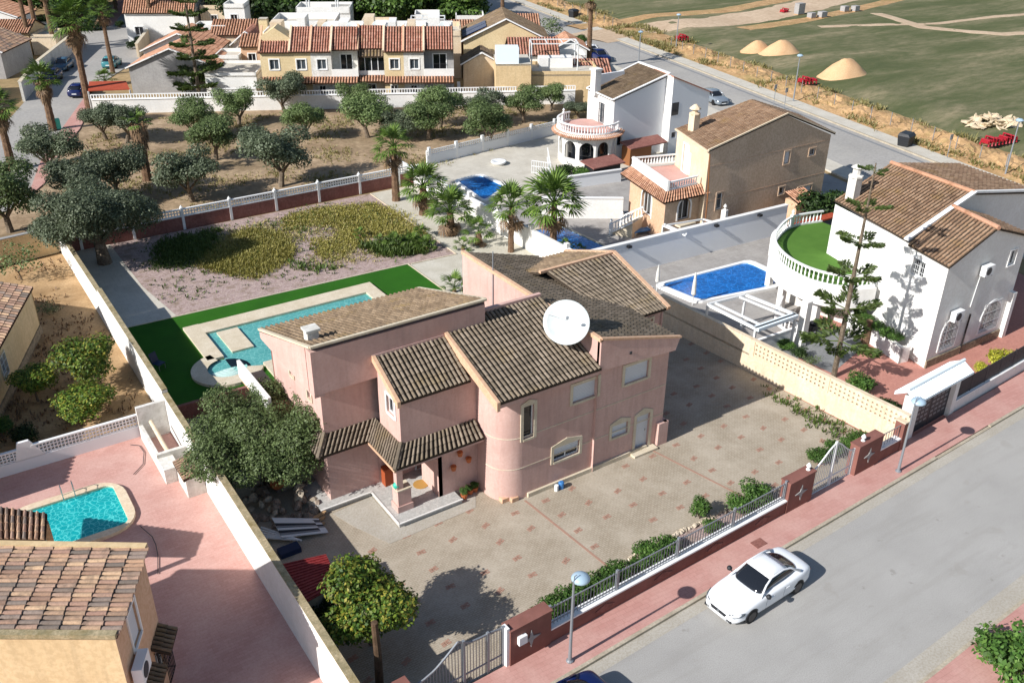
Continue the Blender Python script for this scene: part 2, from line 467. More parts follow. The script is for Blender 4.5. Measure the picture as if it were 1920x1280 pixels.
class FR:
    """a vertical wall plane: u along, z up, d outwards (to the right of u)"""
    def __init__(s, x, y, ang):
        s.o = Vector((x, y, 0)); a = R(ang)
        s.U = Vector((math.cos(a), math.sin(a), 0)); s.N = Vector((math.sin(a), -math.cos(a), 0)); s.ang = a
    def p(s, u, z, d=0): return s.o + s.U * u + s.N * d + Vector((0, 0, z))
def fbox(mb, F, u0, u1, z0, z1, d0, d1, mi=0):
    mb.loft([[F.p(u0, z, d0), F.p(u0, z, d1), F.p(u1, z, d1), F.p(u1, z, d0)] for z in (z0, z1)], mi)
def panel(mb, F, u0, u1, z0, z1, holes=(), depth=.18, mi=0):
    """wall face with real openings and reveals"""
    us = sorted({u0, u1, *[h[0] for h in holes], *[h[2] for h in holes]})
    zs = sorted({z0, z1, *[h[1] for h in holes], *[h[3] for h in holes]})
    for i in range(len(us) - 1):
        for j in range(len(zs) - 1):
            cu, cz = (us[i] + us[i + 1]) / 2, (zs[j] + zs[j + 1]) / 2
            if any(h[0] < cu < h[2] and h[1] < cz < h[3] for h in holes): continue
            mb.add([F.p(us[i], zs[j]), F.p(us[i + 1], zs[j]), F.p(us[i + 1], zs[j + 1]), F.p(us[i], zs[j + 1])], [(0, 1, 2, 3)], mi)
    for a, b, c, d in holes:
        r = [F.p(a, b), F.p(c, b), F.p(c, d), F.p(a, d), F.p(a, b, -depth), F.p(c, b, -depth), F.p(c, d, -depth), F.p(a, d, -depth)]
        mb.add(r, [(0, 4, 5, 1), (1, 5, 6, 2), (2, 6, 7, 3), (3, 7, 4, 0)], mi)
def window(parent, F, u0, z0, u1, z1, trim=.13, peak=0., shutter=0., glass='dark_glass', frame='white_paint', tr='pale_stone', depth=.14, mull=1, bars=False, name='window', shut='shutter_white', sub=True):
    """surround (with optional pointed head), sash, pane and roller shutter in an opening"""
    m = MB(); t = .05
    if trim:
        fbox(m, F, u0 - trim, u0, z0 - trim * .6, z1, .003, t); fbox(m, F, u1, u1 + trim, z0 - trim * .6, z1, .003, t)
        if peak:
            um = (u0 + u1) / 2
            pts = [(u0 - trim, z1), (u1 + trim, z1), (u1 + trim, z1 + trim * .9), (um, z1 + trim + peak), (u0 - trim, z1 + trim * .9)]
            m.loft([[F.p(u, z, .003) for u, z in pts], [F.p(u, z, t) for u, z in pts]])
        else: fbox(m, F, u0 - trim, u1 + trim, z1, z1 + trim, .003, t)
        fbox(m, F, u0, u1, z0 - trim * .7, z0, .003, t + .02)
    ms = [tr, frame]
    e = .05
    for a in ([u0, u0 + e], [u1 - e, u1]): fbox(m, F, a[0], a[1], z0, z1, -depth, -depth + .05, 1)
    for a in ([z0, z0 + e], [z1 - e, z1]): fbox(m, F, u0 + e, u1 - e, a[0], a[1], -depth, -depth + .05, 1)
    for k in range(mull):
        c = u0 + (u1 - u0) * (k + 1) / (mull + 1)
        fbox(m, F, c - .025, c + .025, z0 + e, z1 - e, -depth, -depth + .05, 1)
    o = m.build(name, ms, parent)
    g = MB(); fbox(g, F, u0, u1, z0, z1, -depth - .02, -depth)
    g.build('pane', glass, o)
    if shutter:
        h = MB(); zb = z1 - (z1 - z0) * shutter; n = max(3, int((z1 - zb) / .07))
        for k in range(n):
            a = zb + (z1 - zb) * k / n; b = zb + (z1 - zb) * (k + .88) / n
            fbox(h, F, u0 + e, u1 - e, a, b, -depth + .06, -depth + .085)
        h.build('shutter', shut, o)
    if bars:
        h = MB(); n = max(2, int((u1 - u0) / .14))
        for k in range(n + 1):
            c = u0 + (u1 - u0) * k / n; h.beam(F.p(c, z0, .04), F.p(c, z1, .04), .018)
        for k in range(4):
            c = z0 + (z1 - z0) * k / 3; h.beam(F.p(u0, c, .045), F.p(u1, c, .045), .02)
        h.build('window_bars', 'white_metal' if bars is True else bars, o)
    return o
def tiles(parent, A, B, Cc, D, mat='tile_grey', bed='tile_bed', cw=.24, rl=.4, stuff=True, hgt=.075, seg=4, name='roof_tiles', single=0, thick=.1, soff='pale_stone', fill=.62):
    """barrel tile roof on the plane A (eave left) B (eave right) C (top right) D (top left)"""
    A, B, Cc, D = map(Vector, (A, B, Cc, D))
    nrm = (B - A).cross(D - A).normalized()
    if nrm.z < 0: nrm = -nrm
    b = MB()
    b.loft([[p - Vector((0, 0, thick)) for p in (A, B, Cc, D)], [A, B, Cc, D]])
    b.build('roof_slab', bed, parent)
    W = ((B - A).length + (Cc - D).length) / 2; L = ((D - A).length + (Cc - B).length) / 2
    nc = max(1, round(W / cw)); nr = max(1, round(L / rl))
    m = MB(); cnt = 0
    def P(u, v): return (A * (1 - u) + B * u) * (1 - v) + (D * (1 - u) + Cc * u) * v
    proto = None
    for j in range(nr):
        for i in range(nc):
            u = (i + .5) / nc; v0 = j / nr; v1 = min(1, (j + 1.12) / nr)
            p0, p1 = P(u, v0), P(u, v1)
            ax = (P(min(1, u + .01), v0) - P(u - .01, v0)).normalized()
            r0, r1 = cw * fill / 2 * 1.1, cw * fill / 2 * .9
            jx = random.uniform(-.006, .006)
            vs = []
            for (p, r, l) in ((p0, r0, .03), (p1, r1, .004)):
                for k in range(seg + 1):
                    t = PI * k / seg
                    vs.append(p + ax * (math.cos(t) * r + jx) + nrm * (math.sin(t) * hgt * r / r0 + l))
            fs = [(k, k + 1, k + seg + 2, k + seg + 1) for k in range(seg)] + [tuple(range(seg + 1))]
            if cnt < single:
                t = MB(); c0 = p0
                t.add([q - c0 for q in vs], fs)
                if proto is None:
                    proto = mesh_of(t, 'roof_tile', mat)
                    P0 = vs
                pl = Vector(ORG.get(parent.name, (0, 0, 0)))
                inst(proto, 'roof_tile', parent, c0 - pl)
                cnt += 1
            else: m.add(vs, fs)
    if m.v: m.build(name, mat, parent, stuff=stuff)
def gable_tri(mb, F, u0, u1, z0, pts, mi=0):
    mb.add([F.p(u0, z0), F.p(u1, z0)] + [F.p(u, z) for u, z in pts], [tuple(range(2 + len(pts)))], mi)
def poly(name, pts, z, mat, kind='structure', parent=None, thick=0, origin=None):
    m = MB()
    P_ = [(p[0], p[1], z) for p in pts]
    if thick: m.slab(P_, thick)
    else: m.add(P_, [tuple(range(len(P_)))])
    o = m.build(name, mat, parent, origin=origin)
    if kind: o['kind'] = kind
    return o
def grid(name, x0, x1, y0, y1, n, m, zf, mat, kind='structure'):
    b = MB(); vs = []; fs = []
    for j in range(m + 1):
        for i in range(n + 1):
            x = x0 + (x1 - x0) * i / n; y = y0 + (y1 - y0) * j / m
            vs.append((x, y, zf(x, y)))
    for j in range(m):
        for i in range(n):
            a = j * (n + 1) + i; fs.append((a, a + 1, a + n + 2, a + n + 1))
    b.add(vs, fs); o = b.build(name, mat, smooth=True)
    if kind: o['kind'] = kind
    return o
# ============================================================ ground
def A2(L): return [at(*q) for q in L]
poly('terrain', [(-900, -300), (1600, -300), (1600, 1800), (-900, 1800)], -.06, 'terrain_soil')
KN = lambda x: 18.66 + (x - 15) * .0406         # kerb of the near street
KS = lambda x: 11.35 + (x - 26) * .0406
WY = lambda x: 20.12 + (x - 13.6) * .035        # street wall of the plot
poly('street', [(-60, KS(-60) + .05), (150, KS(150) + .05), (150, KN(150) - .05), (-60, KN(-60) - .05)], 0, 'asphalt')
poly('gutter', [(-60, KN(-60) - .6), (150, KN(150) - .6), (150, KN(150) - .1), (-60, KN(-60) - .1)], .005, 'gutter_concrete')
poly('gutter', [(-60, KS(-60) + .12), (150, KS(150) + .12), (150, KS(150) + .9), (-60, KS(-60) + .9)], .005, 'gutter_concrete')
for x0, x1, lo in ((-60, 38.3, 0), (38.3, 43.2, 1), (43.2, 62, 0)):
    m = MB(); z = .13 if not lo else .06
    m.slab([(x0, KN(x0) - .12, z), (x1, KN(x1) - .12, z), (x1, KN(x1) + .03, z), (x0, KN(x0) + .03, z)], .2)
    struct(m.build('kerb', 'kerb_concrete'))
m = MB(); m.slab([(-60, KS(-60) - .03, .13), (150, KS(150) - .03, .13), (150, KS(150) + .12, .13), (-60, KS(-60) + .12, .13)], .2)
struct(m.build('kerb', 'kerb_concrete'))
poly('pavement', [(-60, KN(-60) + .03), (62, KN(62) + .03), (62, 22.6), (37.6, WY(37.6) + .3), (13.5, WY(13.5) + .1), (-60, 18.2)], .12, 'pavement_red')
poly('pavement', [(-60, KS(-60) - 3.2), (150, KS(150) - 3.2), (150, KS(150) - .03), (-60, KS(-60) - .03)], .125, 'pavement_red')
# the strip of joint stones between wall and pavement reads as one sheet; plots follow
poly('courtyard', [(7.9, 19.6), (13.5, 20.2), (37.4, 20.95), (36.6, 38), (27.6, 43.5), (7.9, 43.2)], .0, 'courtyard_paver')
poly('neighbour_yard', [(-30, 5), (7.62, 5), (7.62, 42.75), (-30, 42.75)], .004, 'paving_pink')
poly('garden_soil', [(-25, 42.75), (7.62, 42.75), (7.62, 70.6), (-25, 67)], .0, 'garden_sand')
poly('lawn', [(7.95, 43.2), (13, 43.2), (27.6, 40), (27.75, 54.7), (8.0, 55.3)], .03, 'artificial_grass', thick=.06)
poly('concrete_path', [(7.95, 55.3), (11.65, 55.42), (11.0, 61), (10.9, 69.9), (7.9, 69.9)], .012, 'pale_paving')
poly('mulch_bed', [(11.65, 55.42), (28, 54.7), (31.6, 54.4), (32.2, 69.9), (10.9, 69.9), (11.0, 61)], .004, 'bark_mulch')
poly('gravel_path', [(27.75, 43), (36.5, 38), (36.7, 69.9), (32.2, 69.9), (31.6, 54.4), (27.75, 54.6)], .01, 'white_gravel')
m = MB()
for a, b in (((8, 55.35), (27.8, 54.75)), ((27.8, 54.75), (27.75, 43.5)), ((31.65, 54.45), (32.2, 69.8)), ((28, 54.65), (31.65, 54.45))):
    m.beam((*a, .02), (*b, .02), .09, .08)
struct(m.build('lawn_edging', 'pale_stone'))
poly('grove_ground', [(7.9, 70.2), (36.9, 70.4), (40.6, 74.6), (56, 76.4), (68, 88), (22.5, 108.5), (15.5, 106.8), (10.5, 96), (5, 80), (-12, 67)], .0, 'grove_soil')
poly('neighbour_paving', [(37.35, 20.95), (60, 21.8), (66, 36), (48, 36), (44.2, 33.2), (36.85, 33.2)], .0, 'paving_red')
poly('pool_terrace', [(36.85, 33.2), (44.2, 33.2), (50, 36), (66, 36), (69, 48), (36.55, 46)], .002, 'grey_paving')
poly('pool_terrace', [(36.55, 46), (69, 48), (72, 62), (50, 61.5), (36.6, 61.5)], .004, 'grey_paving')
poly('pool_terrace', [(36.6, 61.5), (72, 62), (76, 80), (56, 76.2), (40.6, 74.4), (36.7, 70)], .006, 'pale_paving')
# far road
FK = [(60.0, -60), (79.2, 38.9), (80.9, 46.9), (91.0, 92.2), (100.8, 140.7), (116, 215), (150, 380)]
def off(L, d): return [(x + d, y) for x, y in L]
poly('far_road', FK + off(FK, -9.2)[::-1], .004, 'asphalt_far')
m = MB(); L = off(FK, 0); 
for a, b in zip(L[:-1], L[1:]):
    m.slab([(a[0], a[1], .14), (a[0] + .25, a[1], .14), (b[0] + .25, b[1], .14), (b[0], b[1], .14)], .2)
struct(m.build('kerb', 'kerb_concrete'))
poly('far_pavement', off(FK, .25) + off(FK, 2.4)[::-1], .13, 'pale_paving', thick=.2)
poly('near_verge', off(FK, -9.2) + off(FK, -11.5)[::-1], .1, 'pale_paving', thick=.2)
m = MB()
for k, (dx, w_) in enumerate(((-1.1, .35),)):
    for a, b in zip(FK[:-1], FK[1:]):
        m.add([(a[0] + dx, a[1], .01), (a[0] + dx + w_, a[1], .01), (b[0] + dx + w_, b[1], .01), (b[0] + dx, b[1], .01)], [(0, 3, 2, 1)])
struct(m.build('gutter', plain('gutter_grey', C('7f8183'), .8, .2).name))
def fkx(y):
    for a, b in zip(FK[:-1], FK[1:]):
        if a[1] <= y <= b[1]: return a[0] + (b[0] - a[0]) * (y - a[1]) / (b[1] - a[1])
    return FK[-1][0]
# field with gentle relief, the dirt bank along the road
def fz(x, y):
    t = min(1, max(0, (x - fkx(y) - 8.5) / 7)); return .05 + t * t * (3 - 2 * t) * fz0(x, y)
def fz0(x, y): return .42 + .3 * noise.noise(Vector((x * .05, y * .05, 0))) + .08 * noise.noise(Vector((x * .3, y * .3, 3)))
b = MB(); vs = []; fs = []; NX, NY = 150, 130
for j in range(NY + 1):
    y = -40 + 420 * j / NY
    for i in range(NX + 1):
        t = i / NX; x = fkx(y) + 2.4 + 262 * t ** 1.5
        vs.append((x, y, fz(x, y)))
for j in range(NY):
    for i in range(NX):
        a = j * (NX + 1) + i; fs.append((a, a + 1, a + NX + 2, a + NX + 1))
b.add(vs, fs); struct(b.build('field', 'field_grass', smooth=True))
b = MB(); vs = []; fs = []; NX, NY = 14, 420
for j in range(NY + 1):
    y = 20 + 200 * j / NY
    for i in range(NX + 1):
        t = i / NX; x = fkx(y) + 2.4 + 7.2 * t
        h = math.sin(PI * t) ** 1.5 * (.55 + .5 * noise.noise(Vector((x * .3, y * .3, 0))) + .35 * noise.noise(Vector((x * 1.3, y * 1.3, 5))))
        if 104 < y < 122: h *= .25
        vs.append((x + .4 * noise.noise(Vector((x, y, 9))), y, .08 + max(0, h)))
for j in range(NY):
    for i in range(NX):
        a = j * (NX + 1) + i; fs.append((a, a + 1, a + NX + 2, a + NX + 1))
b.add(vs, fs); struct(b.build('dirt_bank', 'berm_dirt', smooth=False))
def track(pts, w_, mat='track_dirt', dz=.05):
    P_ = []
    for a, b_ in zip(pts[:-1], pts[1:]):
        n_ = max(2, int(math.hypot(b_[0] - a[0], b_[1] - a[1]) / 2.5))
        P_ += [(a[0] + (b_[0] - a[0]) * k / n_, a[1] + (b_[1] - a[1]) * k / n_) for k in range(n_)]
    P_.append(pts[-1]); m = MB(); rows = []
    for k, p in enumerate(P_):
        a = Vector(P_[max(0, k - 1)]); c = Vector(P_[min(len(P_) - 1, k + 1)]); d = (c - a).normalized(); n_ = Vector((-d.y, d.x))
        ww = w_ * (1 + .25 * noise.noise(Vector((p[0] * .15, p[1] * .15, w_)))); row = []
        for j in range(7):
            q = Vector(p) + n_ * ww * (j / 6 - .5 + .02 * noise.noise(Vector((p[0] * .5, p[1] * .5, j)))); row.append((q.x, q.y, max(.1, fz(q.x, q.y)) + dz - (.12 if j in (0, 6) else 0)))
        rows.append(row)
    m.loft(rows, caps=False, closed=False)
    return struct(m.build('dirt_track', mat, smooth=True))
track([(92, 117), (104, 119), (118, 116), (133, 117), (160, 124), (210, 142)], 10)
track([(96, 126), (110, 126), (130, 124), (160, 131), (215, 150)], 4, 'berm_dirt', .1)
track([(118, 109.5), (135, 109.5), (160, 115), (210, 130)], 4, 'berm_dirt', .03)
track([(150, 108), (145, 95), (150, 84), (165, 78), (190, 74)], 3.5, 'track_dirt', .03)
track([(130, 104), (150, 96), (176, 93)], 2.2, 'track_dirt', .02)
poly('left_street', A2([(-120, 470), (52, 372), (76, 305), (110, 252), (160, 182), (200, 150), (262, 110), (285, 60), (330, -18), (262, -18), (212, 48), (150, 56), (-90, 62), (-90, 88), (150, 90), (95, 132), (60, 175), (25, 215), (-60, 300)]), .004, 'asphalt_far')
poly('left_pavement', A2([(52, 372), (76, 305), (110, 252), (160, 182), (168, 205), (150, 243), (105, 300), (84, 345)]), .1, 'pavement_red', thick=.14)
poly('left_pavement', A2([(262, -18), (212, 48), (196, 50), (180, 44), (240, -18)]), .1, 'pavement_red', thick=.14)
for k in range(8):                                  # zebra crossing
    a = at(238 + k * 9.5, 41); c = at(252 + k * 9.5, 33)
    m = MB(); d = Vector((.5, .866, 0)) * 3.0; s_ = Vector((.866, -.5, 0)) * .45
    m.add([a, a + s_, a + s_ + d, a + d], [(0, 1, 2, 3)])
    for i, v in enumerate(m.v): m.v[i] = (v[0], v[1], .012)
    o = m.build('crossing_stripe', 'white_paint'); struct(o)

# red paver motifs set into the courtyard: small crosses, each its own piece
court = bpy.data.objects['courtyard']
motif = MB()
for dx, dy in ((-.1, .06), (.11, .07), (0, 0), (-.12, -.06), (.1, -.07)):
    motif.box(dx - .09, dx + .09, dy - .05, dy + .05, 0, .007)
mo = mesh_of(motif, 'red_paver', surf('red_paver_clay', C('a5806f'), C('9c7868'), 3, fine=C('a58f7e'), fscale=20).name)
seen = [(16.6, 26.4)]
for i in range(-5, 13):
    for j in range(-1, 14):
        x = 17.07 + i * 1.62; y = 23.65 + j * 1.25
        if x > 36.6 or y > 37 or (17.3 < x < 28.2 and y > 27.6) or (x < 18.4 and y > 29.0) or (x > 28 and y > 35.5) or (i + 2 * j) % 7 == 3: continue
        if x > 15.4 and x < 29.5 and y < 23: continue
        inst(mo, 'red_paver', court, (x + random.uniform(-.05, .05), y + random.uniform(-.05, .05), .001), R(10 + random.uniform(-15, 15)))
for (x0, y0, x1, y1) in ((19.5, 27.9, 19.9, 22.4), (27.0, 28.0, 28.2, 22.2)):
    m = MB(); m.slab([(x0, y0, .008), (x0 + .11, y0, .008), (x1 + .11, y1, .008), (x1, y1, .008)], .007)
    m.build('paver_band', 'red_paver_clay', court)
# manhole, drain cover, low ramp
g = MB(); p = at(1422, 1022); g.box(p.x - .3, p.x + .3, p.y - .22, p.y + .22, .121, .14)
tag(g.build('manhole_cover', 'plum_render', origin=(p.x, p.y, .12)), 'small dark square cover set in the red pavement beside the white car', 'manhole cover')

# ============================================================ walls and fences
def wall(name, label, p0, p1, h0, h1, t, mat, cap=None, capw=.08, capt=.06, cat='wall', z0=-.05, pan=True):
    """a wall along p0 > p1 (its face to the right of that direction), thickness t to the left"""
    p0, p1 = Vector((*p0[:2], 0)), Vector((*p1[:2], 0)); L = (p1 - p0).length
    F = FR(p0.x, p0.y, math.degrees(math.atan2(p1.y - p0.y, p1.x - p0.x)))
    o = thing(name, label, cat, (p0.x, p0.y, 0))
    m = MB(); m.loft([[F.p(0, z0, 0), F.p(L, z0, 0), F.p(L, z0, -t), F.p(0, z0, -t)], [F.p(0, h0, 0), F.p(L, h1, 0), F.p(L, h1, -t), F.p(0, h0, -t)]])
    m.build('wall_body', mat, o)
    if cap:
        m = MB(); a, b_ = capw, -t - capw
        m.loft([[F.p(-.0, h0, a), F.p(L, h1, a), F.p(L, h1, b_), F.p(0, h0, b_)], [F.p(0, h0 + capt, a), F.p(L, h1 + capt, a), F.p(L, h1 + capt, b_), F.p(0, h0 + capt, b_)]])
        m.build('coping', cap, o)
    return o, F, L
def lattice(m, F, u0, u1, z0, z1, cell=.2, t=.1, d=0, bar=.07):
    n = max(1, round((u1 - u0) / cell)); r = max(1, round((z1 - z0) / cell))
    for i in range(n + 1):
        u = u0 + (u1 - u0) * i / n; fbox(m, F, u - bar / 2, u + bar / 2, z0, z1, d - t, d)
    for j in range(r + 1):
        z = z0 + (z1 - z0) * j / r; fbox(m, F, u0, u1, z - bar / 2, z + bar / 2, d - t + .004, d - .004)
def finial(m, p, s=1):
    m.lathe(p, [(.0, 0), (.12 * s, 0), (.12 * s, .04 * s), (.05 * s, .08 * s), (.05 * s, .12 * s), (.12 * s, .2 * s), (.13 * s, .26 * s), (.08 * s, .34 * s), (.02 * s, .42 * s), (0, .42 * s)], 10)
# --- west wall of the plot, white towards the yard with the pool
W_ = [((7.6, 19.3), (7.6, 36.4), 2.45, 2.45), ((7.6, 36.42), (7.6, 42.6), 2.1, 2.1), ((7.6, 42.62), (7.6, 56.9), 2.3, 2.25), ((7.6, 56.92), (7.6, 70.2), 2.0, 1.75)]
LB = ['tall white boundary wall with a mossy coping beside the pink paved yard', 'short lower stretch of white wall behind the little store of the pink yard', 'white boundary wall between the citrus garden and the green lawn', 'far end of the white boundary wall running into the big olive tree']
for (a, b_, h0, h1), lb in zip(W_, LB):
    o, F, L = wall('boundary_wall', lb, (b_[0], b_[1]), (a[0], a[1]), h1, h0, .28, 'white_render', 'mossy_coping', .0, .05)
for ch in []: pass
# store niche, basin and tiled meter box against that wall
o = thing('yard_store', 'white block niche with a pipe and wash basin against the boundary wall', 'outbuilding', (6.9, 41, 0))
m = MB(); m.box(6.2, 7.58, 42.3, 42.5, 0, 1.9); m.box(6.2, 6.36, 39.3, 42.3, 0, .9); m.box(6.2, 7.58, 39.1, 39.3, 0, 1.0); m.box(6.2, 6.9, 38.0, 39.1, 0, .8)
m.build('wall', 'white_dirty', o)
m = MB(); m.tube([(6.7, 41.9, 1.2), (6.75, 40.2, .9), (6.8, 39.5, .75)], .1, 10); m.build('pipe', 'cream_render', o)
o = thing('meter_cupboard', 'small white cupboard with a terracotta tiled top below the boundary wall', 'cupboard', (7, 37, 0))
m = MB(); m.box(6.75, 7.58, 36.4, 37.9, 0, 1.0); m.build('body', 'white_dirty', o)
tiles(o, (6.65, 36.3, 1.1), (6.65, 38.0, 1.1), (7.58, 38.0, 1.4), (7.58, 36.3, 1.4), 'tile_warm', 'tile_bed_warm', .2, .3)
# cross wall with white lattice between yard and citrus garden
o, F, L = wall('lattice_wall', 'low white wall topped with open lattice blocks between the pink yard and the citrus garden', (-8, 42.75), (7.45, 42.75), .62, .62, .16, 'shaded_white_render', None)
m = MB(); lattice(m, F, 0, 8.9, .66, 1.14, .16, .1, -.03, .05); lattice(m, F, 9.4, L, .66, 1.2, .16, .1, -.03, .05); m.build('lattice_blocks', 'white_paint', o, stuff=True)
m = MB(); fbox(m, F, 0, 8.9, 1.14, 1.22, -.15, .02); fbox(m, F, 9.4, L, 1.2, 1.28, -.15, .02)
m.loft([[F.p(8.6, .6, 0), F.p(8.85, 1.55, 0), F.p(9.35, 1.55, 0), F.p(9.9, .6, 0)], [F.p(8.6, .6, -.16), F.p(8.85, 1.55, -.16), F.p(9.35, 1.55, -.16), F.p(9.9, .6, -.16)]])
m.build('coping', 'white_paint', o)
wall('garden_wall', 'sand coloured wall with a grey coping at the back of the citrus garden', (-22, 66.2), (7.5, 70.3), 2.0, 1.9, .2, 'sand_render', 'grey_render')
wall('low_wall', 'low plum coloured wall between lawn and the olive by the house', (8.0, 43.0), (13.0, 43.0), .9, .9, .2, 'plum_render')
# --- back wall: plum base with white balustrade blocks and posts
o, F, L = wall('back_wall', 'long plum wall with white openwork band and white posts along the olive grove', (8.0, 69.95), (36.6, 70.35), 1.0, 1.05, .2, 'plum_render', 'white_paint', .02)
m = MB(); lattice(m, F, 0, L, 1.1, 1.55, .22, .1, -.05, .07); m.build('lattice_blocks', 'white_paint', o, stuff=True)
m = MB(); fbox(m, F, 0, L, 1.55, 1.64, -.18, .01); m.build('rail', 'white_paint', o)
for k in range(8):
    m = MB(); u = 1 + k * 3.75; fbox(m, F, u - .1, u + .1, -.02, 1.72, -.22, .04); m.lathe(F.p(u, 1.72, -.1), [(.13, 0), (.13, .05), (.05, .08), (.06, .15), (0, .2)], 8); m.build('post', 'white_paint', o)
# --- white wall between the garden and the pools
o, F, L = wall('party_wall', 'long white wall with post caps between the palm garden and the neighbours pools', (36.75, 75), (36.3, 38.0), 1.2, 2.0, .2, 'white_render', 'white_paint', .03)
for k in range(9):
    m = MB(); u = 1 + k * 4.4; fbox(m, F, u - .16, u + .16, 0, 1.8 + .5 * u / L, -.26, .06)
    m.build('post', 'white_render', o)
# --- cream wall with pierced blocks
p0, p1 = (36.55, 38.0), (37.5, 20.95)
o, F, L = wall('pierced_wall', 'cream rendered wall with a band of pierced blocks beside the big courtyard', p0, p1, 1.1, 1.15, .22, 'cream_render', None)
m = MB(); fbox(m, F, 0, 7.2, 1.0, 2.02, -.22, 0); fbox(m, F, 7.2, 7.5, 1.1, 2.05, -.24, .02); fbox(m, F, 12.3, 12.5, 1.1, 2.0, -.24, .02); m.build('wall_panel', 'cream_render', o)
m = MB(); lattice(m, F, 7.5, 12.3, 1.13, 1.92, .27, .16, -.03, .15); lattice(m, F, 12.5, L, 1.15, 1.92, .27, .16, -.03, .15); m.build('pierced_blocks', 'cream_render', o, stuff=True)
m = MB(); fbox(m, F, 0, L, 2.0, 2.06, -.25, .03); m.build('coping', 'cream_render', o)
# --- neighbours' walls
o, F, L = wall('pool_wall', 'grey blue rendered wall with a white coping behind the rectangular pool', (36.7, 45.2), (55.2, 44.4), 2.3, 2.3, .2, 'shaded_white_render', 'white_paint')
for u in (3.2, 11.2, 15.5):
    m = MB(); fbox(m, F, u - .15, u + .15, 2.0, 2.16, .0, .25); m.build('wall_light', 'black_metal', o)
wall('terrace_wall', 'white stepped wall between the two terraces beside the beige house', (41.2, 57.2), (46.6, 53.6), 1.7, 1.7, .18, 'white_render', 'white_paint')
o, F, L = wall('terrace_fence', 'white wall with openwork band along the far white pool terrace', (40.2, 74.2), (56.5, 76.3), .85, .9, .16, 'shaded_white_render', 'white_paint', .02)
m = MB(); lattice(m, F, 0, L, .95, 1.35, .25, .1, -.03, .08); m.build('lattice_blocks', 'white_paint', o, stuff=True)
for k in range(6):
    m = MB(); u = .3 + k * 3.2; fbox(m, F, u - .13, u + .13, 0, 1.65, -.2, .03)
    m.build('post', 'white_paint', o)
wall('side_fence', 'white wall with a grey cap between the far pool and the round terrace garden', (44.0, 62.3), (52.5, 60.9), 1.1, 1.1, .15, 'shaded_white_render', 'white_paint')
o, F, L = wall('grove_wall', 'long white wall with openwork top along the far side of the olive grove', (18.3, 109.8), (66, 85.6), 1.5, 1.5, .2, 'white_render', 'white_paint')
m = MB(); lattice(m, F, 0, L, 1.6, 2.05, .3, .1, -.03, .1); m.build('lattice_blocks', 'white_paint', o, stuff=True)

# ============================================================ street front of the plot
def star(m, F, u, z, r, d0, d1, n=4, r2=.3):
    pts = []
    for k in range(2 * n):
        a = PI / 2 + PI * k / n; q = r if k % 2 == 0 else r * r2
        pts.append((u + q * math.cos(a), z + q * math.sin(a)))
    m.loft([[F.p(a, b_, d0) for a, b_ in pts], [F.p(a, b_, d1) for a, b_ in pts]])
FW = FR(0, WY(0), 2.005)           # u is close to x
SL = math.cos(R(2.005))
def ux(x): return x / SL
def front_wall(name, label, x0, x1, h, rail=True):
    o = thing(name, label, 'wall', (x0, WY(x0), 0))
    u0, u1 = ux(x0), ux(x1)
    m = MB(); fbox(m, FW, u0, u1, -.05, h, -.3, 0); m.build('wall_body', 'brick_red_render', o)
    m = MB(); fbox(m, FW, u0, u1, h, h + .07, -.34, .04); m.build('coping', 'white_paint', o)
    return o, u0, u1
def pier(label, x0, x1, h, d=.5, st=True, balls=()):
    o = thing('gate_pier', label, 'gate pier', (x0, WY(x0), 0))
    u0, u1 = ux(x0), ux(x1)
    m = MB(); fbox(m, FW, u0, u1, -.05, h, -d + .05, .05); m.build('pier_body', 'brick_red_render', o)
    m = MB(); fbox(m, FW, u0 - .03, u1 + .03, h, h + .06, -d + .02, .08); m.build('pier_cap', 'pale_stone' if st is None else 'brick_red_render', o)
    if st:
        m = MB(); star(m, FW, (u0 + u1) / 2, h * .55, .42, .052, .085); m.build('star_emblem', 'grey_render', o)
    for b_ in balls:
        m = MB(); finial(m, FW.p(ux(b_), h + .06, -.2), .9); m.build('finial', 'white_paint', o, smooth=True)
    return o
o, a, b_ = front_wall('street_wall', 'long low brick red street wall with white coping and a grey spiked railing', 15.42, 28.7, .78)
PK = MB(); PK.box(-.012, .012, -.012, .012, 0, .98); pick = mesh_of(PK, 'picket', 'grey_metal')
for k in range(int((b_ - a) / .16)):
    q = FW.p(a + .1 + k * .16, .85, -.14) - Vector(ORG[o.name])
    inst(pick, 'picket', o, q, R(2), (1, 1, 1 - .12 * abs(math.sin(PI * k * .16 / 3.3))))
m = MB()
for z in (.98, 1.72): m.beam(FW.p(a, z, -.14), FW.p(b_, z, -.14), .04)
m.build('rail', 'grey_metal', o)
for k in range(5):
    m = MB(); u = a + .05 + k * 3.3; fbox(m, FW, u - .05, u + .05, .85, 1.85, -.2, -.1); m.build('post', 'grey_metal', o)
for u in (18.1, 21.2, 24.2, 27.2):
    m = MB(); m.loft([[FW.p(u - .5, .42, d), FW.p(u, .22, d), FW.p(u + .5, .42, d), FW.p(u, .62, d)] for d in (.002, .03)]); m.build('diamond_plaque', 'plum_render', o)
pier('wide brick red pier with a grey star and white intercom at the left gate', 13.55, 15.4, 1.78)
pw = bpy.data.objects['gate_pier']
m = MB(); fbox(m, FW, ux(13.85), ux(14.2), 1.05, 1.42, .051, .2); m.build('intercom', 'white_plastic', pw)
m = MB(); fbox(m, FW, ux(13.42), ux(13.545), 0, 1.95, -.3, .0); m.build('pier_edge', 'white_paint', pw)
pier('brick red pier with a grey star left of the white arched gate', 28.72, 30.45, 1.72, balls=(30.2,))
pier('brick red pier with a grey star right of the white arched gate', 33.65, 35.5, 1.72, balls=(34.2,))
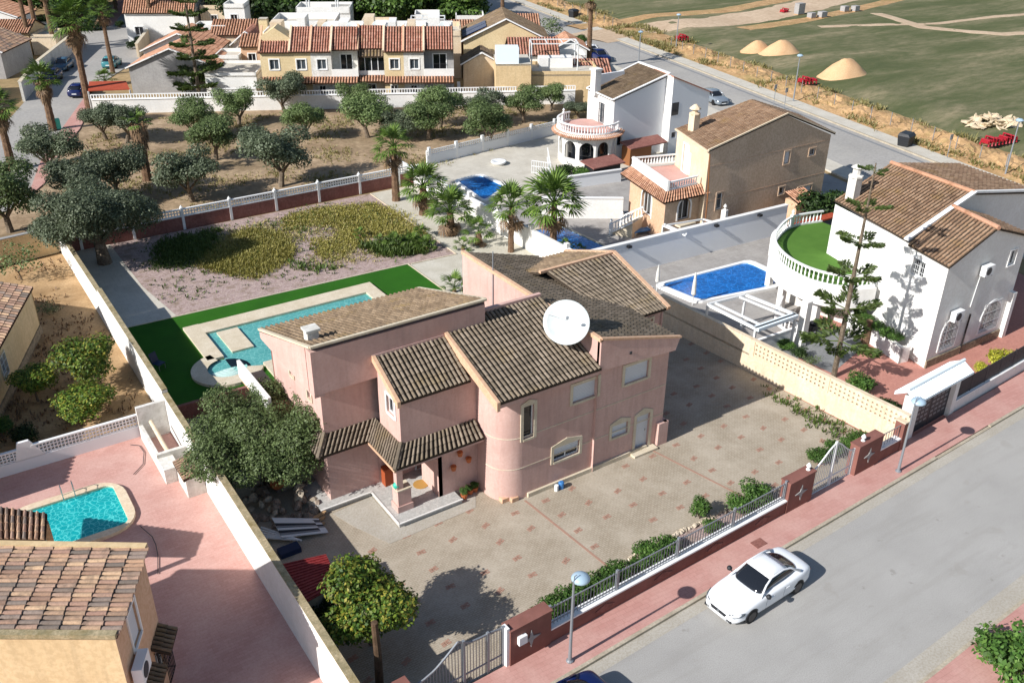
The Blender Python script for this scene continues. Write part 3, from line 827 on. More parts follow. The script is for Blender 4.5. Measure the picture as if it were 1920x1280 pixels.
o, a, b_ = front_wall('street_wall', 'short brick red street wall with white coping near the tiled gateway', 35.52, 37.2, .8)
m = MB(); m.beam(FW.p(a, 1.55, -.14), FW.p(b_, 1.55, -.14), .035)
for k in range(8): m.beam(FW.p(a + .1 + k * .22, .87, -.14), FW.p(a + .1 + k * .22, 1.55, -.14), .02)
m.build('railing', 'grey_metal', o)
pier('narrow pale red pier at the corner of the cream pierced wall', 37.22, 37.5, 1.7, st=None)
def curved_gate(label, x0, x1, hs, bars, col='white_metal', split=None, d=-.2):
    o = thing('metal_gate', label, 'gate', (x0, WY(x0), 0)); u0, u1 = ux(x0), ux(x1)
    def H(t):
        k = t * (len(hs) - 1); i = min(int(k), len(hs) - 2); f = k - i
        return hs[i] * (1 - f) + hs[i + 1] * f
    m = MB(); N = 22
    for z in (.12, .62): m.beam(FW.p(u0, z, d), FW.p(u1, z, d), .045)
    for k in range(N):
        t0, t1 = k / N, (k + 1) / N
        m.beam(FW.p(u0 + (u1 - u0) * t0, H(t0), d), FW.p(u0 + (u1 - u0) * t1, H(t1), d), .06)
    m.build('gate_frame', col, o)
    for t in (0, 1, *(split or [])):
        m = MB(); u = u0 + (u1 - u0) * t; fbox(m, FW, u - .05, u + .05, .02, H(t) + .08, d - .05, d + .05); m.build('post', col, o)
    bar = MB(); bar.box(-.011, .011, -.011, .011, 0, 1); bm = mesh_of(bar, 'bar', col)
    for k in range(1, bars):
        t = k / bars; q = FW.p(u0 + (u1 - u0) * t, .12, d) - Vector(ORG[o.name])
        inst(bm, 'bar', o, q, 0, (1, 1, H(t) - .12))
    return o
curved_gate('wide silvery double gate with a sweeping concave top at the left corner', 9.6, 13.38, [1.35, 1.42, 1.6, 1.95, 2.35, 2.05, 2.0, 2.0, 1.9], 30, 'grey_metal', [.56, .83])
curved_gate('white arched gate with scrolls between two brick red star piers', 30.5, 33.6, [1.5, 1.65, 1.95, 2.3, 2.5, 2.3, 1.95, 1.65, 1.5], 22, 'white_metal', [.5])
pier('brick red end pier beyond the left double gate', 8.2, 9.5, 1.7)

# tiled gateway of the white house next door
GY = lambda x: 21.35 + (x - 38.6) * .07
o = thing('tiled_gateway', 'white gateway with a little white tiled roof and black double gate', 'gateway', (38.3, 21.3, 0))
FG = FR(38.3, 21.3, 3.4)
m = MB(); fbox(m, FG, 0, .55, -.05, 2.55, -.55, 0); m.build('post', 'white_render', o)
m = MB(); fbox(m, FG, 4.0, 4.4, -.05, 2.5, -.5, 0); m.build('post', 'white_render', o)
m = MB(); m.slab([FG.p(-.35, 2.62, .35), FG.p(4.8, 2.62, .35), FG.p(4.8, 3.02, -.3), FG.p(-.35, 3.02, -.3)], .1)
m.slab([FG.p(-.35, 3.02, -.3), FG.p(4.8, 3.02, -.3), FG.p(4.8, 2.62, -.95), FG.p(-.35, 2.62, -.95)], .1); m.build('roof', 'blue_white', o)
m = MB()
for k in range(34):
    u = -.28 + k * .15
    for s_, e in ((.35, -.28), (-.95, -.32)): m.tube([FG.p(u, 2.65, s_), FG.p(u, 3.04, e)], .05, 6)
m.tube([FG.p(-.35, 3.08, -.3), FG.p(4.8, 3.08, -.3)], .08, 8)
m.build('roof_tiles', 'blue_white', o, stuff=True)
for u0, u1 in ((.58, 2.26), (2.3, 3.98)):
    m = MB(); fbox(m, FG, u0, u1, .05, 2.3, -.28, -.24); m.build('gate_leaf', 'dark_metal', o)
    m = MB()
    for i in range(4):
        for j in range(6):
            cu = u0 + .2 + i * .38; cz = .5 + j * .28
            for q in range(3): fbox(m, FG, cu - .12 + q * .09, cu - .07 + q * .09, cz, cz + .13, -.238, -.225)
    m.build('gate_ornament', 'grey_metal', o, stuff=True)
o, F, L = wall('mesh_fence', 'low white wall carrying a dark slatted fence right of the tiled gateway', (42.75, 21.62), (60, 22.7), .75, .75, .25, 'white_render', 'white_paint', .03)
m = MB()
for k in range(22): m.beam(F.p(0, .86 + k * .045, -.12), F.p(L, .86 + k * .045, -.12), .028)
m.build('slats', 'dark_metal', o, stuff=True)
for k in range(12):
    m = MB(); m.beam(F.p(.1 + k * 1.5, .78, -.12), F.p(.1 + k * 1.5, 1.9, -.12), .05)
    m.build('post', 'dark_metal', o)

# street lamps
def lamp(p, label, h=3.95, head=True, col='grey_metal'):
    o = thing('street_lamp', label, 'street lamp', (p[0], p[1], .12))
    m = MB(); m.tube([(p[0], p[1], .1), (p[0], p[1], .9), (p[0], p[1], h)], [.075, .06, .04], 10); m.lathe((p[0], p[1], .11), [(.14, 0), (.14, .06), (.08, .1)], 10); m.build('pole', col, o, smooth=False)
    m = MB(); c = (p[0] + .32, p[1] + .03, h - .05)
    m.tube([(p[0], p[1], h - .05), (p[0] + .02, p[1], h + .22), (p[0] + .12, p[1], h + .25)], .022, 6); m.build('bracket', col, o)
    m = MB(); m.lathe(c, [(.0, -.16), (.12, -.15), (.24, -.1), (.33, -.02), (.34, .03), (.3, .1), (.2, .17), (.08, .2), (0, .2)], 20); m.build('lamp_head', 'lamp_blue', o, smooth=True)
    return o
LH = lamp(at(1068, 1243), 'street lamp with a round blue head at the left end of the railing')
lamp(at(1683, 887), 'street lamp with a round head beside the tiled gateway')
# ============================================================ the pink villa
H = thing('pink_villa', 'large pink rendered villa with grey brown tiled roofs in the middle plot', 'house', (20, 34, 0))
PR = 'pink_render'
X1, X2, X3, X4, X5 = 12.05, 14.5, 18.3, 23.5, 27.95
YF = 28.1
# street facade
F = FR(19.5, YF, 0)                      # u = x - 19.5
def hx(x): return x - 19.5
Wn = [  # x0,z0,x1,z1
    (25.22, 4.22, 26.68, 5.16), (22.2, 4.22, 23.62, 5.12), (19.52, 3.25, 20.08, 4.95), (21.24, 1.36, 22.72, 2.12), (24.66, 1.42, 25.66, 2.1), (26.2, .12, 27.08, 2.1)]
m = MB()
panel(m, F, 0, hx(X5), -.05, 5.55, [(hx(a), b, hx(c), d) for a, b, c, d in Wn], .2)
m.build('front_wall', PR, H)
window(H, F, hx(25.22), 4.22, hx(26.68), 5.16, shutter=.99, trim=.15)
window(H, F, hx(22.2), 4.22, hx(23.62), 5.12, shutter=.97, trim=.15)
window(H, F, hx(19.52), 3.25, hx(20.08), 4.95, peak=.16, trim=.15, mull=0)
window(H, F, hx(21.24), 1.36, hx(22.72), 2.12, peak=.2, shutter=.55, trim=.15)
window(H, F, hx(24.66), 1.42, hx(25.66), 2.1, peak=.2, shutter=.99, trim=.14)
# door
m = MB(); 
for a in (hx(26.05), hx(27.08)): fbox(m, F, a, a + .15, .1, 2.1, .003, .05)
m.loft([[F.p(u, z, d) for u, z in ((hx(26.05), 2.1), (hx(27.23), 2.1), (hx(27.23), 2.22), (hx(26.64), 2.48), (hx(26.05), 2.22))] for d in (.003, .05)])
o = m.build('door_surround', 'pale_stone', H)
m = MB()
for k in range(9):
    a = hx(26.2) + k * .0978; fbox(m, F, a + .004, a + .094, .12, 2.1, -.16, -.12)
dd = m.build('front_door', 'shutter_white', H); m = MB(); fbox(m, F, hx(26.9), hx(26.93), 1.0, 1.12, -.12, -.07); m.build('handle', 'chrome', dd)
m = MB(); fbox(m, F, hx(25.9), hx(27.4), -.02, .12, 0, .45); m.build('door_step', 'pale_stone', H)
# round corner
m = MB(); m.lathe((19.5, 29.3, 0), [(1.2, -.05), (1.2, 5.5)], 14, a0=PI, a1=1.5 * PI)
m.build('round_corner', PR, H, smooth=True)
m = MB()
for z in (1.7, 3.35): 
    m.lathe((19.5, 29.3, z), [(1.202, 0), (1.215, .01), (1.215, .035), (1.202, .045)], 14, a0=PI, a1=1.5 * PI)
    fbox(m, F, 0, hx(X5), z, z + .045, .002, .015)
m.build('groove_line', 'pale_stone', H)
# side wall of the corner block and the plinth
FL = FR(X3, 36.6, -90)                    # u = 36.6 - y
m = MB(); panel(m, FL, 0, 36.6 - 29.3, -.05, 5.6); gable_tri(m, FL, 0, 36.6 - 29.3, 5.6, [(36.6 - 28.0, 5.6), (36.6 - 28.0, 5.75), (36.6 - 32.45, 7.35), (36.6 - 33.5, 7.0), (0, 5.7)])
m.build('side_wall', PR, H)
m = MB(); fbox(m, F, .3, hx(X5) - 1.0, -.02, .22, .002, .12); m.build('plinth', 'pale_stone', H)
m = MB(); fbox(m, F, hx(27.55), hx(28.15), -.05, 1.28, .0, .22); m.box(27.95, 28.2, 27.9, 29.3, -.05, 1.28); m.build('low_pier', 'pink_render', H)
# corner roof
RA, RB, RC, RD = (18.02, 27.72, 5.82), (23.5, 27.72, 5.82), (23.5, 32.5, 7.46), (18.02, 32.5, 7.46)
tiles(H, RA, RB, RC, RD, 'tile_grey', single=300, rl=.4, cw=.225, name='roof_tiles')
m = MB(); m.loft([[(17.86, 27.62, 5.5), (18.02, 27.62, 5.5), (18.02, 27.62, 5.95), (17.86, 27.62, 5.95)], [(17.86, 32.5, 7.12), (18.02, 32.5, 7.12), (18.02, 32.5, 7.58), (17.86, 32.5, 7.58)]])
m.build('verge', 'peach_render', H)
m = MB(); m.box(18.02, 23.45, 27.8, 28.08, 5.5, 5.72); m.build('eave_soffit', PR, H)
m = MB(); m.box(17.9, 23.5, 32.5, 32.7, 6.9, 7.62); m.build('ridge_wall', PR, H)
# tall wing with the dark monopitch roof
FT = FR(X4, 39.8, -90)
m = MB(); panel(m, FT, 0, 39.8 - 27.95, -.05, 7.1); m.build('tall_wall', 'pink_render', H)
m = MB(); m.loft([[(X4, 27.85, 5.6), (28.1, 27.85, 5.32), (28.35, 27.85, 5.95), (X4, 27.85, 7.22)], [(X4, 28.1, 5.6), (28.1, 28.1, 5.32), (28.35, 28.1, 5.95), (X4, 28.1, 7.22)]])
m.build('front_fascia', PR, H)
tiles(H, (28.35, 28.0, 5.86), (28.35, 39.7, 5.86), (X4 + .1, 39.7, 7.16), (X4 + .1, 28.0, 7.16), 'tile_grey', cw=.24, rl=.42)
m = MB(); m.box(X4 - .08, X4 + .12, 27.85, 39.8, 7.1, 7.27); m.loft([[(X4, 27.8, 7.2), (28.4, 27.8, 5.92), (28.4, 27.98, 5.92), (X4, 27.98, 7.2)], [(X4, 27.8, 7.3), (28.4, 27.8, 6.02), (28.4, 27.98, 6.02), (X4, 27.98, 7.3)]])
m.build('verge', 'peach_render', H)
FE = FR(X5, 28.1, 90); m = MB(); panel(m, FE, 0, 11.6, -.05, 5.9); m.build('east_wall', PR, H)
FN = FR(X5, 39.7, 180); m = MB(); panel(m, FN, 0, X5 - X4, -.05, 5.9); gable_tri(m, FN, 0, X5 - X4, 5.9, [(X5 - X4, 7.1)]); m.build('north_wall', PR, H)
m = MB(); m.tube([(X4 - .04, 36.7, 4.6), (X4 - .04, 36.7, 8.3)], .035, 6); m.build('aerial_mast', 'grey_metal', H)
m = MB(); m.box(25.2, 25.32, 27.8, 27.86, 5.98, 6.1); m.build('overflow_spout', 'dark_metal', H)
# east gabled wing behind
m = MB(); FW5 = FR(28.0, 31.35, 0); panel(m, FW5, 0, 2.3, -.05, 5.6, [(1.0, 4.3, 1.75, 5.1)]); m.build('wing_wall', PR, H)
window(H, FW5, 1.0, 4.3, 1.75, 5.1, trim=.12)
FW6 = FR(30.3, 31.35, 90); m = MB(); panel(m, FW6, 0, 8, -.05, 5.55); gable_tri(m, FW6, 0, 8, 5.55, [(4.1, 7.05)]); m.build('wing_wall', PR, H)
tiles(H, (27.3, 31.05, 5.6), (30.5, 31.05, 5.6), (30.5, 35.55, 7.02), (26.0, 35.55, 7.02), 'tile_grey', cw=.24, rl=.42)
tiles(H, (30.5, 39.8, 5.6), (25.6, 39.8, 5.6), (25.6, 35.6, 7.02), (30.5, 35.6, 7.02), 'tile_brown', cw=.26, rl=.45)
m = MB()
for a, b_ in (((30.5, 31.0, 5.62), (30.5, 35.6, 7.08)), ((30.5, 35.6, 7.08), (30.5, 39.9, 5.62))): m.beam(a, b_, .22, .2)
m.beam((25.6, 35.58, 7.08), (30.5, 35.58, 7.08), .18, .14); m.build('verge', 'peach_render', H)
m = MB(); m.tube([(30.35, 31.3, 0), (30.35, 31.3, 5.5)], .05, 8); m.build('downpipe', 'pink_render', H)
# pool wing
FP = FR(X1, 32.5, 0)
m = MB(); panel(m, FP, 0, 20 - X1, .2, 6.2); m.build('pool_wing_wall', PR, H)
m = MB(); m.box(11.603, 19.99, 31.95, 32.49, 6.15, 8.2); m.build('pool_wing_fascia', PR, H)
FPL = FR(X1, 38.3, -90)
m = MB(); panel(m, FPL, 0, 5.8, -.05, 6.2, [(2.3, 5.15, 2.75, 5.95 - .2), (4.3, 4.9, 4.7, 5.6)]); m.build('pool_wing_side', PR, H)
FPU = FR(11.6, 38.3, -90)
for u in (2.3, 4.3): window(H, FPL, u, 5.1 - (u - 2.3) * .1, u + .42, 5.75 - (u - 2.3) * .08, trim=.1, mull=0)
m = MB(); m.loft([[(11.58, y, 6.1), (11.75, y, 6.1), (11.75, y, zt), (11.58, y, zt)] for y, zt in ((32.5, 8.2), (38.3, 6.38))]); m.build('pool_wing_parapet', PR, H)
m = MB(); m.box(11.6, X1 + .02, 31.97, 38.3, 6.02, 6.14); m.build('ledge', 'pink_render', H)
m = MB(); panel(m, FR(20.0, 32, 90), 0, 6.3, 3.9, 6.3); gable_tri(m, FR(20.0, 32, 90), 0, 6.3, 6.3, [(6.3, 6.45), (0, 8.4)]); panel(m, FR(20, 38.3, 180), 0, 8.0, -.05, 6.3); m.build('pool_wing_back', PR, H)
tiles(H, (20.0, 38.4, 6.45), (11.62, 38.4, 6.45), (11.62, 31.97, 8.44), (20.0, 31.97, 8.44), 'tile_brown', cw=.24, rl=.4)
m = MB(); m.beam((11.6, 31.93, 8.45), (20.05, 31.93, 8.45), .14, .1); m.beam((11.62, 31.95, 8.46), (11.62, 38.4, 6.48), .14, .1); m.beam((20.0, 31.95, 8.46), (20.0, 38.4, 6.48), .16, .12); m.build('verge', 'pale_stone', H)
# chimney vent
ch = thing  # (kept as parts of the villa)
m = MB(); m.box(11.95, 12.45, 33.0, 33.45, 7.9, 8.55); m.box(11.88, 12.52, 32.93, 33.52, 8.55, 8.65); m.build('chimney', 'white_dirty', H)
cv = bpy.data.objects['chimney']
for k in range(3):
    m = MB(); m.box(12.452, 12.47, 33.05, 33.4, 8.08 + k * .15, 8.15 + k * .15); m.build('vent_slot', 'black_metal', cv)
# flat terrace between the wings
m = MB(); m.box(20.0, X4, 32.7, 38.2, 3.9, 4.0); m.build('roof_terrace', 'pale_paving', H)
m = MB(); panel(m, FR(X4, 38.2, 180), 0, 3.5, -.05, 4.8); m.build('terrace_wall', PR, H)
# porch bay
FB = FR(X2, 30.0, 0)
m = MB(); panel(m, FB, 0, X3 - X2, 3.2, 6.0); m.build('bay_front', PR, H)
FBL = FR(X2, 32.0, -90)
m = MB(); panel(m, FBL, 0, 2.0, 3.2, 5.95, [(.85, 4.85, 1.6, 5.75)]); gable_tri(m, FBL, 0, 2.0, 5.95, [(0, 7.15)]); m.build('bay_side', PR, H)
window(H, FBL, .85, 4.85, 1.6, 5.75, trim=.09, tr='white_paint')
tiles(H, (14.42, 29.78, 5.98), (17.9, 29.78, 5.98), (17.9, 31.95, 7.18), (14.42, 31.95, 7.18), 'tile_grey', cw=.22, rl=.38, hgt=.08)
m = MB(); m.loft([[(14.28, 29.7, 5.8), (14.44, 29.7, 5.8), (14.44, 29.7, 6.1), (14.28, 29.7, 6.1)], [(14.28, 31.95, 6.98), (14.44, 31.95, 6.98), (14.44, 31.95, 7.3), (14.28, 31.95, 7.3)]]); m.build('verge', 'peach_render', H)
m = MB(); m.box(14.3, 17.95, 31.9, 31.96, 7.15, 7.3); m.build('verge', PR, H)
# porch roofs
tiles(H, (13.75, 29.2, 3.22), (18.2, 29.2, 3.22), (18.2, 30.0, 3.78), (14.5, 30.0, 3.78), 'tile_grey', cw=.21, rl=.36, hgt=.085)
tiles(H, (13.75, 31.75, 3.22), (13.75, 29.2, 3.22), (14.5, 30.0, 3.78), (14.5, 32.5, 3.78), 'tile_grey', cw=.2, rl=.36, hgt=.05)
tiles(H, (11.4, 31.75, 3.22), (13.75, 31.75, 3.22), (14.5, 32.5, 3.78), (12.05, 32.5, 3.78), 'tile_grey', cw=.21, rl=.36, hgt=.085)
tiles(H, (11.4, 34.6, 3.22), (11.4, 31.75, 3.22), (12.05, 32.5, 3.78), (12.05, 34.6, 3.78), 'tile_grey', cw=.2, rl=.36, hgt=.05)
m = MB(); m.tube([(13.72, 29.15, 3.25), (14.5, 30.02, 3.85)], .1, 6); m.tube([(11.35, 31.7, 3.25), (12.05, 32.5, 3.85)], .1, 6)
m.build('hip_tiles', 'tile_grey', H, stuff=True)
m = MB(); m.slab([(13.75, 29.25, 3.12), (18.2, 29.25, 3.12), (18.2, 32.5, 3.12), (13.75, 32.5, 3.12)], .12); m.build('porch_ceiling', PR, H)
m = MB(); m.beam((13.76, 29.2, 3.12), (13.76, 31.75, 3.12), .1, .1); m.build('porch_gutter', 'peach_render', H)
# porch walls and entrance
m = MB(); panel(m, FB, 1.75, X3 - X2, .2, 3.2); fbox(m, FB, 1.75, 1.95, .2, 3.15, -1.6, 0); m.build('porch_wall', PR, H)
m = MB(); panel(m, FR(14.5, 32.45, 0), 0, 3.9, .2, 3.2, [(1.9, .25, 2.75, 2.35)]); m.build('entrance_wall', PR, H)
window(H, FR(14.5, 32.45, 0), 1.9, .25, 2.75, 2.35, trim=.08, tr='white_paint', mull=1, name='entrance_door')
m = MB(); m.box(14.2, 14.85, 30.0, 30.55, .2, 1.35); m.box(14.2, 14.5, 30.05, 30.35, 1.35, 3.15); m.box(14.14, 14.91, 29.95, 30.6, .2, .55); m.build('porch_pillar', PR, H)
m = MB(); m.box(14.16, 14.89, 29.96, 30.59, 1.35, 1.41); m.build('pillar_cap', 'pale_stone', H)
for (x, z) in ((16.95, 1.7), (17.3, 2.35), (17.75, 1.85)):
    m = MB(); m.tube([(x, 29.97, z), (x, 29.85, z)], .03, 6); m.lathe((x, 29.84, z - .16), [(0, 0), (.1, 0), (.14, .22), (.13, .24)], 10); m.build('wall_planter', 'terracotta', H)
# entrance steps
m = MB(); m.slab([(11.35, 32.05, .22), (13.85, 32.05, .22), (13.85, 32.5, .22), (11.35, 32.5, .22)], .25); m.slab([(13.85, 29.3, .22), (17.05, 29.3, .22), (17.05, 30.0, .22), (18.2, 30.0, .22), (18.2, 32.5, .22), (13.85, 32.5, .22)], .25)
m.box(11.2, 12.05, 32.5, 36.0, -.03, .22)
m.build('entrance_platform', surf('grey_marble', C('c4c3be'), C('aeada9'), 5, rough=.5, fine=C('8f8e8a'), fscale=16).name, H)
m = MB()
for a, b_ in (((11.35, 32.02), (13.87, 32.02)), ((13.83, 32.02), (13.83, 29.28)), ((13.8, 29.28), (17.07, 29.28))): m.beam((*a, .225), (*b_, .225), .07, .05)
m.build('step_nosing', 'white_render', H)
m = MB(); m.slab([(13.0, 28.6, .012), (17.4, 28.7, .012), (18.2, 30.0, .012), (17.1, 30.0, .012), (17.1, 29.3, .012), (13.8, 29.3, .012), (13.8, 32, .012), (11.8, 31.8, .012), (12.2, 30.5, .012)], .008); m.build('cement_patch', 'gutter_concrete', court)
# narrow white balcony at the pool side
m = MB(); m.box(10.9, 12.05, 36.0, 40.2, 3.1, 3.3); m.build('balcony_slab', 'peach_render', H)
m = MB(); m.box(10.85, 11.0, 36.0, 40.2, 3.3, 4.2); m.build('balcony_parapet', 'white_render', H)
# satellite dish
D = thing('satellite_dish', 'big round white satellite dish standing on the tiled roof of the pink villa', 'satellite dish', (22.75, 29.6, 6.2))
n = Vector((-.42, -.62, .66)).normalized(); c0 = Vector((22.72, 29.45, 7.55)); ax = n.cross(Vector((0, 0, 1))).normalized(); ay = ax.cross(n)
m = MB(); loops = []
for r_, dpt in ((.02, 0), (.3, .02), (.6, .08), (.85, .17), (1.03, .25)):
    loops.append([c0 + n * dpt + (ax * math.cos(2 * PI * k / 36) + ay * math.sin(2 * PI * k / 36)) * r_ for k in range(36)])
for r_, dpt in ((1.05, .23), (.6, .05), (.02, -.03)):
    loops.append([c0 + n * dpt + (ax * math.cos(2 * PI * k / 36) + ay * math.sin(2 * PI * k / 36)) * r_ for k in range(36)])
m.loft(loops); m.build('reflector', 'dish_white', D, smooth=True)
m = MB(); tip = c0 + n * 1.0
for a in (.4, 2.5, 4.6): m.tube([c0 + n * .28 + (ax * math.cos(a) + ay * math.sin(a)) * .98, tip], .009, 5)
m.build('feed_arm', 'white_metal', D)
m = MB(); m.tube([tip - n * .1, tip + n * .08], .07, 10); m.build('feed_horn', 'grey_metal', D)
m = MB(); m.tube([(22.95, 29.75, 6.2), c0 - n * .1], .07, 8); m.tube([(23.2, 30.5, 6.7), c0 - n * .1], .03, 6); m.build('mount', 'grey_metal', D)

# ============================================================ swimming pool behind the villa
P = thing('garden_pool', 'long turquoise pool with pale stone surround on the artificial lawn', 'swimming pool', (17, 50, 0))
m = MB(); B = m.box
B(11.4, 12.35, 48.3, 53.15, .0, .2); B(12.35, 24.0, 51.75, 53.1, .0, .2); B(23.1, 24.0, 44, 51.75, 0, .2); B(14.0, 23.1, 44, 46.4, 0, .2)
m.build('coping', 'pale_stone', P)
m = MB(); m.lathe((12.1, 46.9, 0), [(1.1, 0), (2.0, 0), (2.0, .2), (1.1, .2)], 26, a0=PI * .56, a1=PI * 1.86); m.build('round_coping', 'pale_stone', P)
m = MB(); m.box(12.95, 14.25, 48.6, 51.5, .0, .17); m.build('shelf', 'pale_stone', P)
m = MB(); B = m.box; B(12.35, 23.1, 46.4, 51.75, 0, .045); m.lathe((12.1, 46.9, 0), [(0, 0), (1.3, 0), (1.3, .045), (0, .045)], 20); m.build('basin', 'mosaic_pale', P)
for k in range(4):
    m = MB(); m.lathe((12.2, 46.9, .045), [(0, 0), (1.0 - k * .22, 0), (1.0 - k * .22, .02 + .02 * k), (0, .02 + .02 * k)], 16, a0=PI, a1=2 * PI); m.build('step', 'white_render', P)
m = MB(); m.add([(12.35, 46.4, .13), (23.1, 46.4, .13), (23.1, 51.75, .13), (12.35, 51.75, .13)], [(0, 1, 2, 3)]); m.add([(12.1 + 1.12 * math.cos(a * PI / 10), 46.9 + 1.12 * math.sin(a * PI / 10), .126) for a in range(20)], [tuple(range(20))]); m.build('water', 'water_clear', P)
# pool of the west neighbour
P = thing('kidney_pool', 'teal pool with cream rounded coping and a steel ladder in the pink yard', 'swimming pool', (2, 38, 0))
def rpoly(cx, cy, w_, h_, r_, n=6, rot=0):
    L = []
    for sx, sy, a0 in ((1, 1, 0), (-1, 1, 90), (-1, -1, 180), (1, -1, 270)):
        for k in range(n + 1):
            a = R(a0 + 90 * k / n); x = sx * (w_ / 2 - r_) + r_ * math.cos(a); y = sy * (h_ / 2 - r_) + r_ * math.sin(a)
            L.append((cx + x * math.cos(rot) - y * math.sin(rot), cy + x * math.sin(rot) + y * math.cos(rot)))
    return L
def pool(P, cx, cy, w_, h_, r_, rot, mos, wat, cop, cw_, h=.16, r2=None):
    o_ = rpoly(cx, cy, w_ + 2 * cw_, h_ + 2 * cw_, (r2 or r_) + cw_, 6, rot); i_ = rpoly(cx, cy, w_, h_, r_, 6, rot)
    m = MB(); m.loft([[(*p, 0) for p in i_], [(*p, 0) for p in o_], [(*p, h) for p in o_], [(*p, h) for p in i_], [(*p, .03) for p in i_]], caps=False); m.build('coping', cop, P)
    m = MB(); m.add([(*p, .04) for p in i_], [tuple(range(len(i_)))]); m.build('basin', mos, P)
    m = MB(); m.add([(*p, h - .06) for p in i_], [tuple(range(len(i_)))]); m.build('water', wat, P)
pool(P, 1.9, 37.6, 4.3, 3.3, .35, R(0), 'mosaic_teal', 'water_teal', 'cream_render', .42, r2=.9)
for x in (1.95, 2.45):
    m = MB(); m.tube([(x, 39.55, .1), (x, 39.6, .75), (x, 39.45, .85), (x, 39.2, .8), (x, 39.1, .1)], .022, 6); m.build('ladder_rail', 'chrome', P)
g = MB(); g.tube([Vector((5.6, 42.2, .05)), (5.95, 41.9, .05), (6.0, 41.2, .05), (5.7, 40.2, .05), (5.1, 39.6, .05)], .018, 6)
tag(g.build('garden_hose', 'dark_metal', origin=(6, 41, 0)), 'thin hose snaking over the pink yard near the teal pool', 'hose')
g = MB(); g.tube([at(285, 1005, .05), at(292, 1020, .05), at(296, 1040, .05), at(296, 1075, .05)], .018, 6)
g.tube([at(262, 985, .05), at(285, 1005, .05)], .018, 6)
tag(g.build('garden_hose', 'dark_metal', origin=tuple(at(296, 1040))), 'short dark hose lying between the teal pool and the tiled house', 'hose')

# ============================================================ west neighbour house with loose terracotta tiles
H2 = thing('tiled_house', 'peach house with large weathered terracotta tiles at the lower left corner', 'house', (0, 25, 0))
Z = 5.8
TR, BR, TL = at(275, 1027, Z), at(219, 1192, Z), at(-260, 1018, Z + .35)
BL = TL + (BR - TR) * 1.02
ORG[H2.name] = (0, 25, 0)
sl = MB(); sl.slab([BL, BR, TR, TL], .1); sl.build('roof_slab', 'tile_bed_warm', H2)
d1 = (TR - TL); W1_ = d1.length; d1n = d1.normalized(); d2 = (TR - BR); L2_ = d2.length; d2n = d2.normalized(); up = d1n.cross(d2n).normalized()
if up.z < 0: up = -up
tl_, rw = .62, L2_ / 20
t = MB()
vs = []
for (s_, r_, l_) in ((0, .076, .0), (tl_ * 1.1, .092, .032)):
    for k in range(7):
        a = PI * k / 6; vs.append(d1n * s_ + d2n * (math.cos(a) * r_) + up * (math.sin(a) * r_ * .7 + l_))
t.add(vs, [(k, k + 1, k + 8, k + 7) for k in range(6)] + [tuple(range(7, 14))])
tp = mesh_of(t, 'roof_tile', 'tile_warm')
nx = int(W1_ / tl_)
for j in range(20):
    for i in range(nx):
        if i < nx - 12: continue
        p = TR - d1n * ((nx - i) * tl_ - .04 - random.uniform(-.03, .03)) - d2n * ((j + .5) * rw + random.uniform(-.012, .012)) - Vector(ORG[H2.name]) + up * .01
        inst(tp, 'roof_tile', H2, p, random.uniform(-.02, .02))
dc = lambda v, h: Vector((v.x, v.y, h))
def rwalls(Hh, c, hts, mat, holes=None):
    """walls round a footprint given clockwise seen from above"""
    m = MB(); n_ = len(c)
    for k in range(n_):
        a, b_ = c[k], c[(k + 1) % n_]
        m.add([dc(a, -.05), dc(b_, -.05), dc(b_, hts[(k + 1) % n_]), dc(a, hts[k])], [(0, 1, 2, 3)])
    return m.build('house_walls', mat, Hh)
ins = .12
c = [BL + d1n * 0 + d2n * ins, BR - d1n * ins + d2n * ins, TR - d1n * ins - d2n * ins, TL - d2n * ins]
m = MB(); m.add([dc(c[0], -.05), dc(c[1], -.05), dc(c[1], Z - .1), dc(c[0], Z + .25)], [(0, 1, 2, 3)]); m.build('gable_wall', 'sand_render', H2)
m = MB(); m.add([dc(c[2], -.05), dc(c[3], -.05), dc(c[3], Z + .25), dc(c[2], Z - .1)], [(0, 1, 2, 3)]); m.build('gable_wall', 'peach_render', H2)
for (A_, B_) in ((BL, BR), (TL, TR)):
    m = MB(); m.beam(A_ + up * .06, B_ + up * .06, .22, .16); m.build('verge', 'mossy_coping' if A_ is BL else 'sand_render', H2)
FS = FR(c[1].x, c[1].y, math.degrees(math.atan2((c[2] - c[1]).y, (c[2] - c[1]).x)))
Ls = (c[2] - c[1]).length
m = MB(); panel(m, FS, 0, Ls, -.05, Z - .12, [(1.1, 3.9, 2.0, 5.3), (.6, .9, 1.7, 2.2), (2.6, .9, 3.4, 2.1)]); m.build('side_wall', 'peach_render', H2)
window(H2, FS, 1.1, 3.9, 2.0, 5.3, trim=.08, shutter=.98, tr='white_paint')
for u0, u1 in ((.6, 1.7), (2.6, 3.4)):
    window(H2, FS, u0, .9, u1, 2.2 if u0 < 1 else 2.1, trim=0, bars='black_metal')
    m = MB(); fbox(m, FS, u0 - .05, u1 + .05, .8, 2.2, .02, .28)
    m = MB()
    for k in range(7): m.beam(FS.p(u0 + (u1 - u0) * k / 6, .75, .32), FS.p(u0 + (u1 - u0) * k / 6, 2.2, .32), .03)
    for z in (.75, 1.5, 2.2): m.beam(FS.p(u0, z, .32), FS.p(u1, z, .32), .03); m.beam(FS.p(u0, z, 0), FS.p(u0, z, .32), .03); m.beam(FS.p(u1, z, 0), FS.p(u1, z, .32), .03)
    m.build('window_cage', 'black_metal', H2)
    tiles(H2, FS.p(u1 + .2, 2.35, .6), FS.p(u0 - .2, 2.35, .6), FS.p(u0 - .2, 2.65, 0), FS.p(u1 + .2, 2.65, 0), 'tile_brown', cw=.2, rl=.35)
AC = []
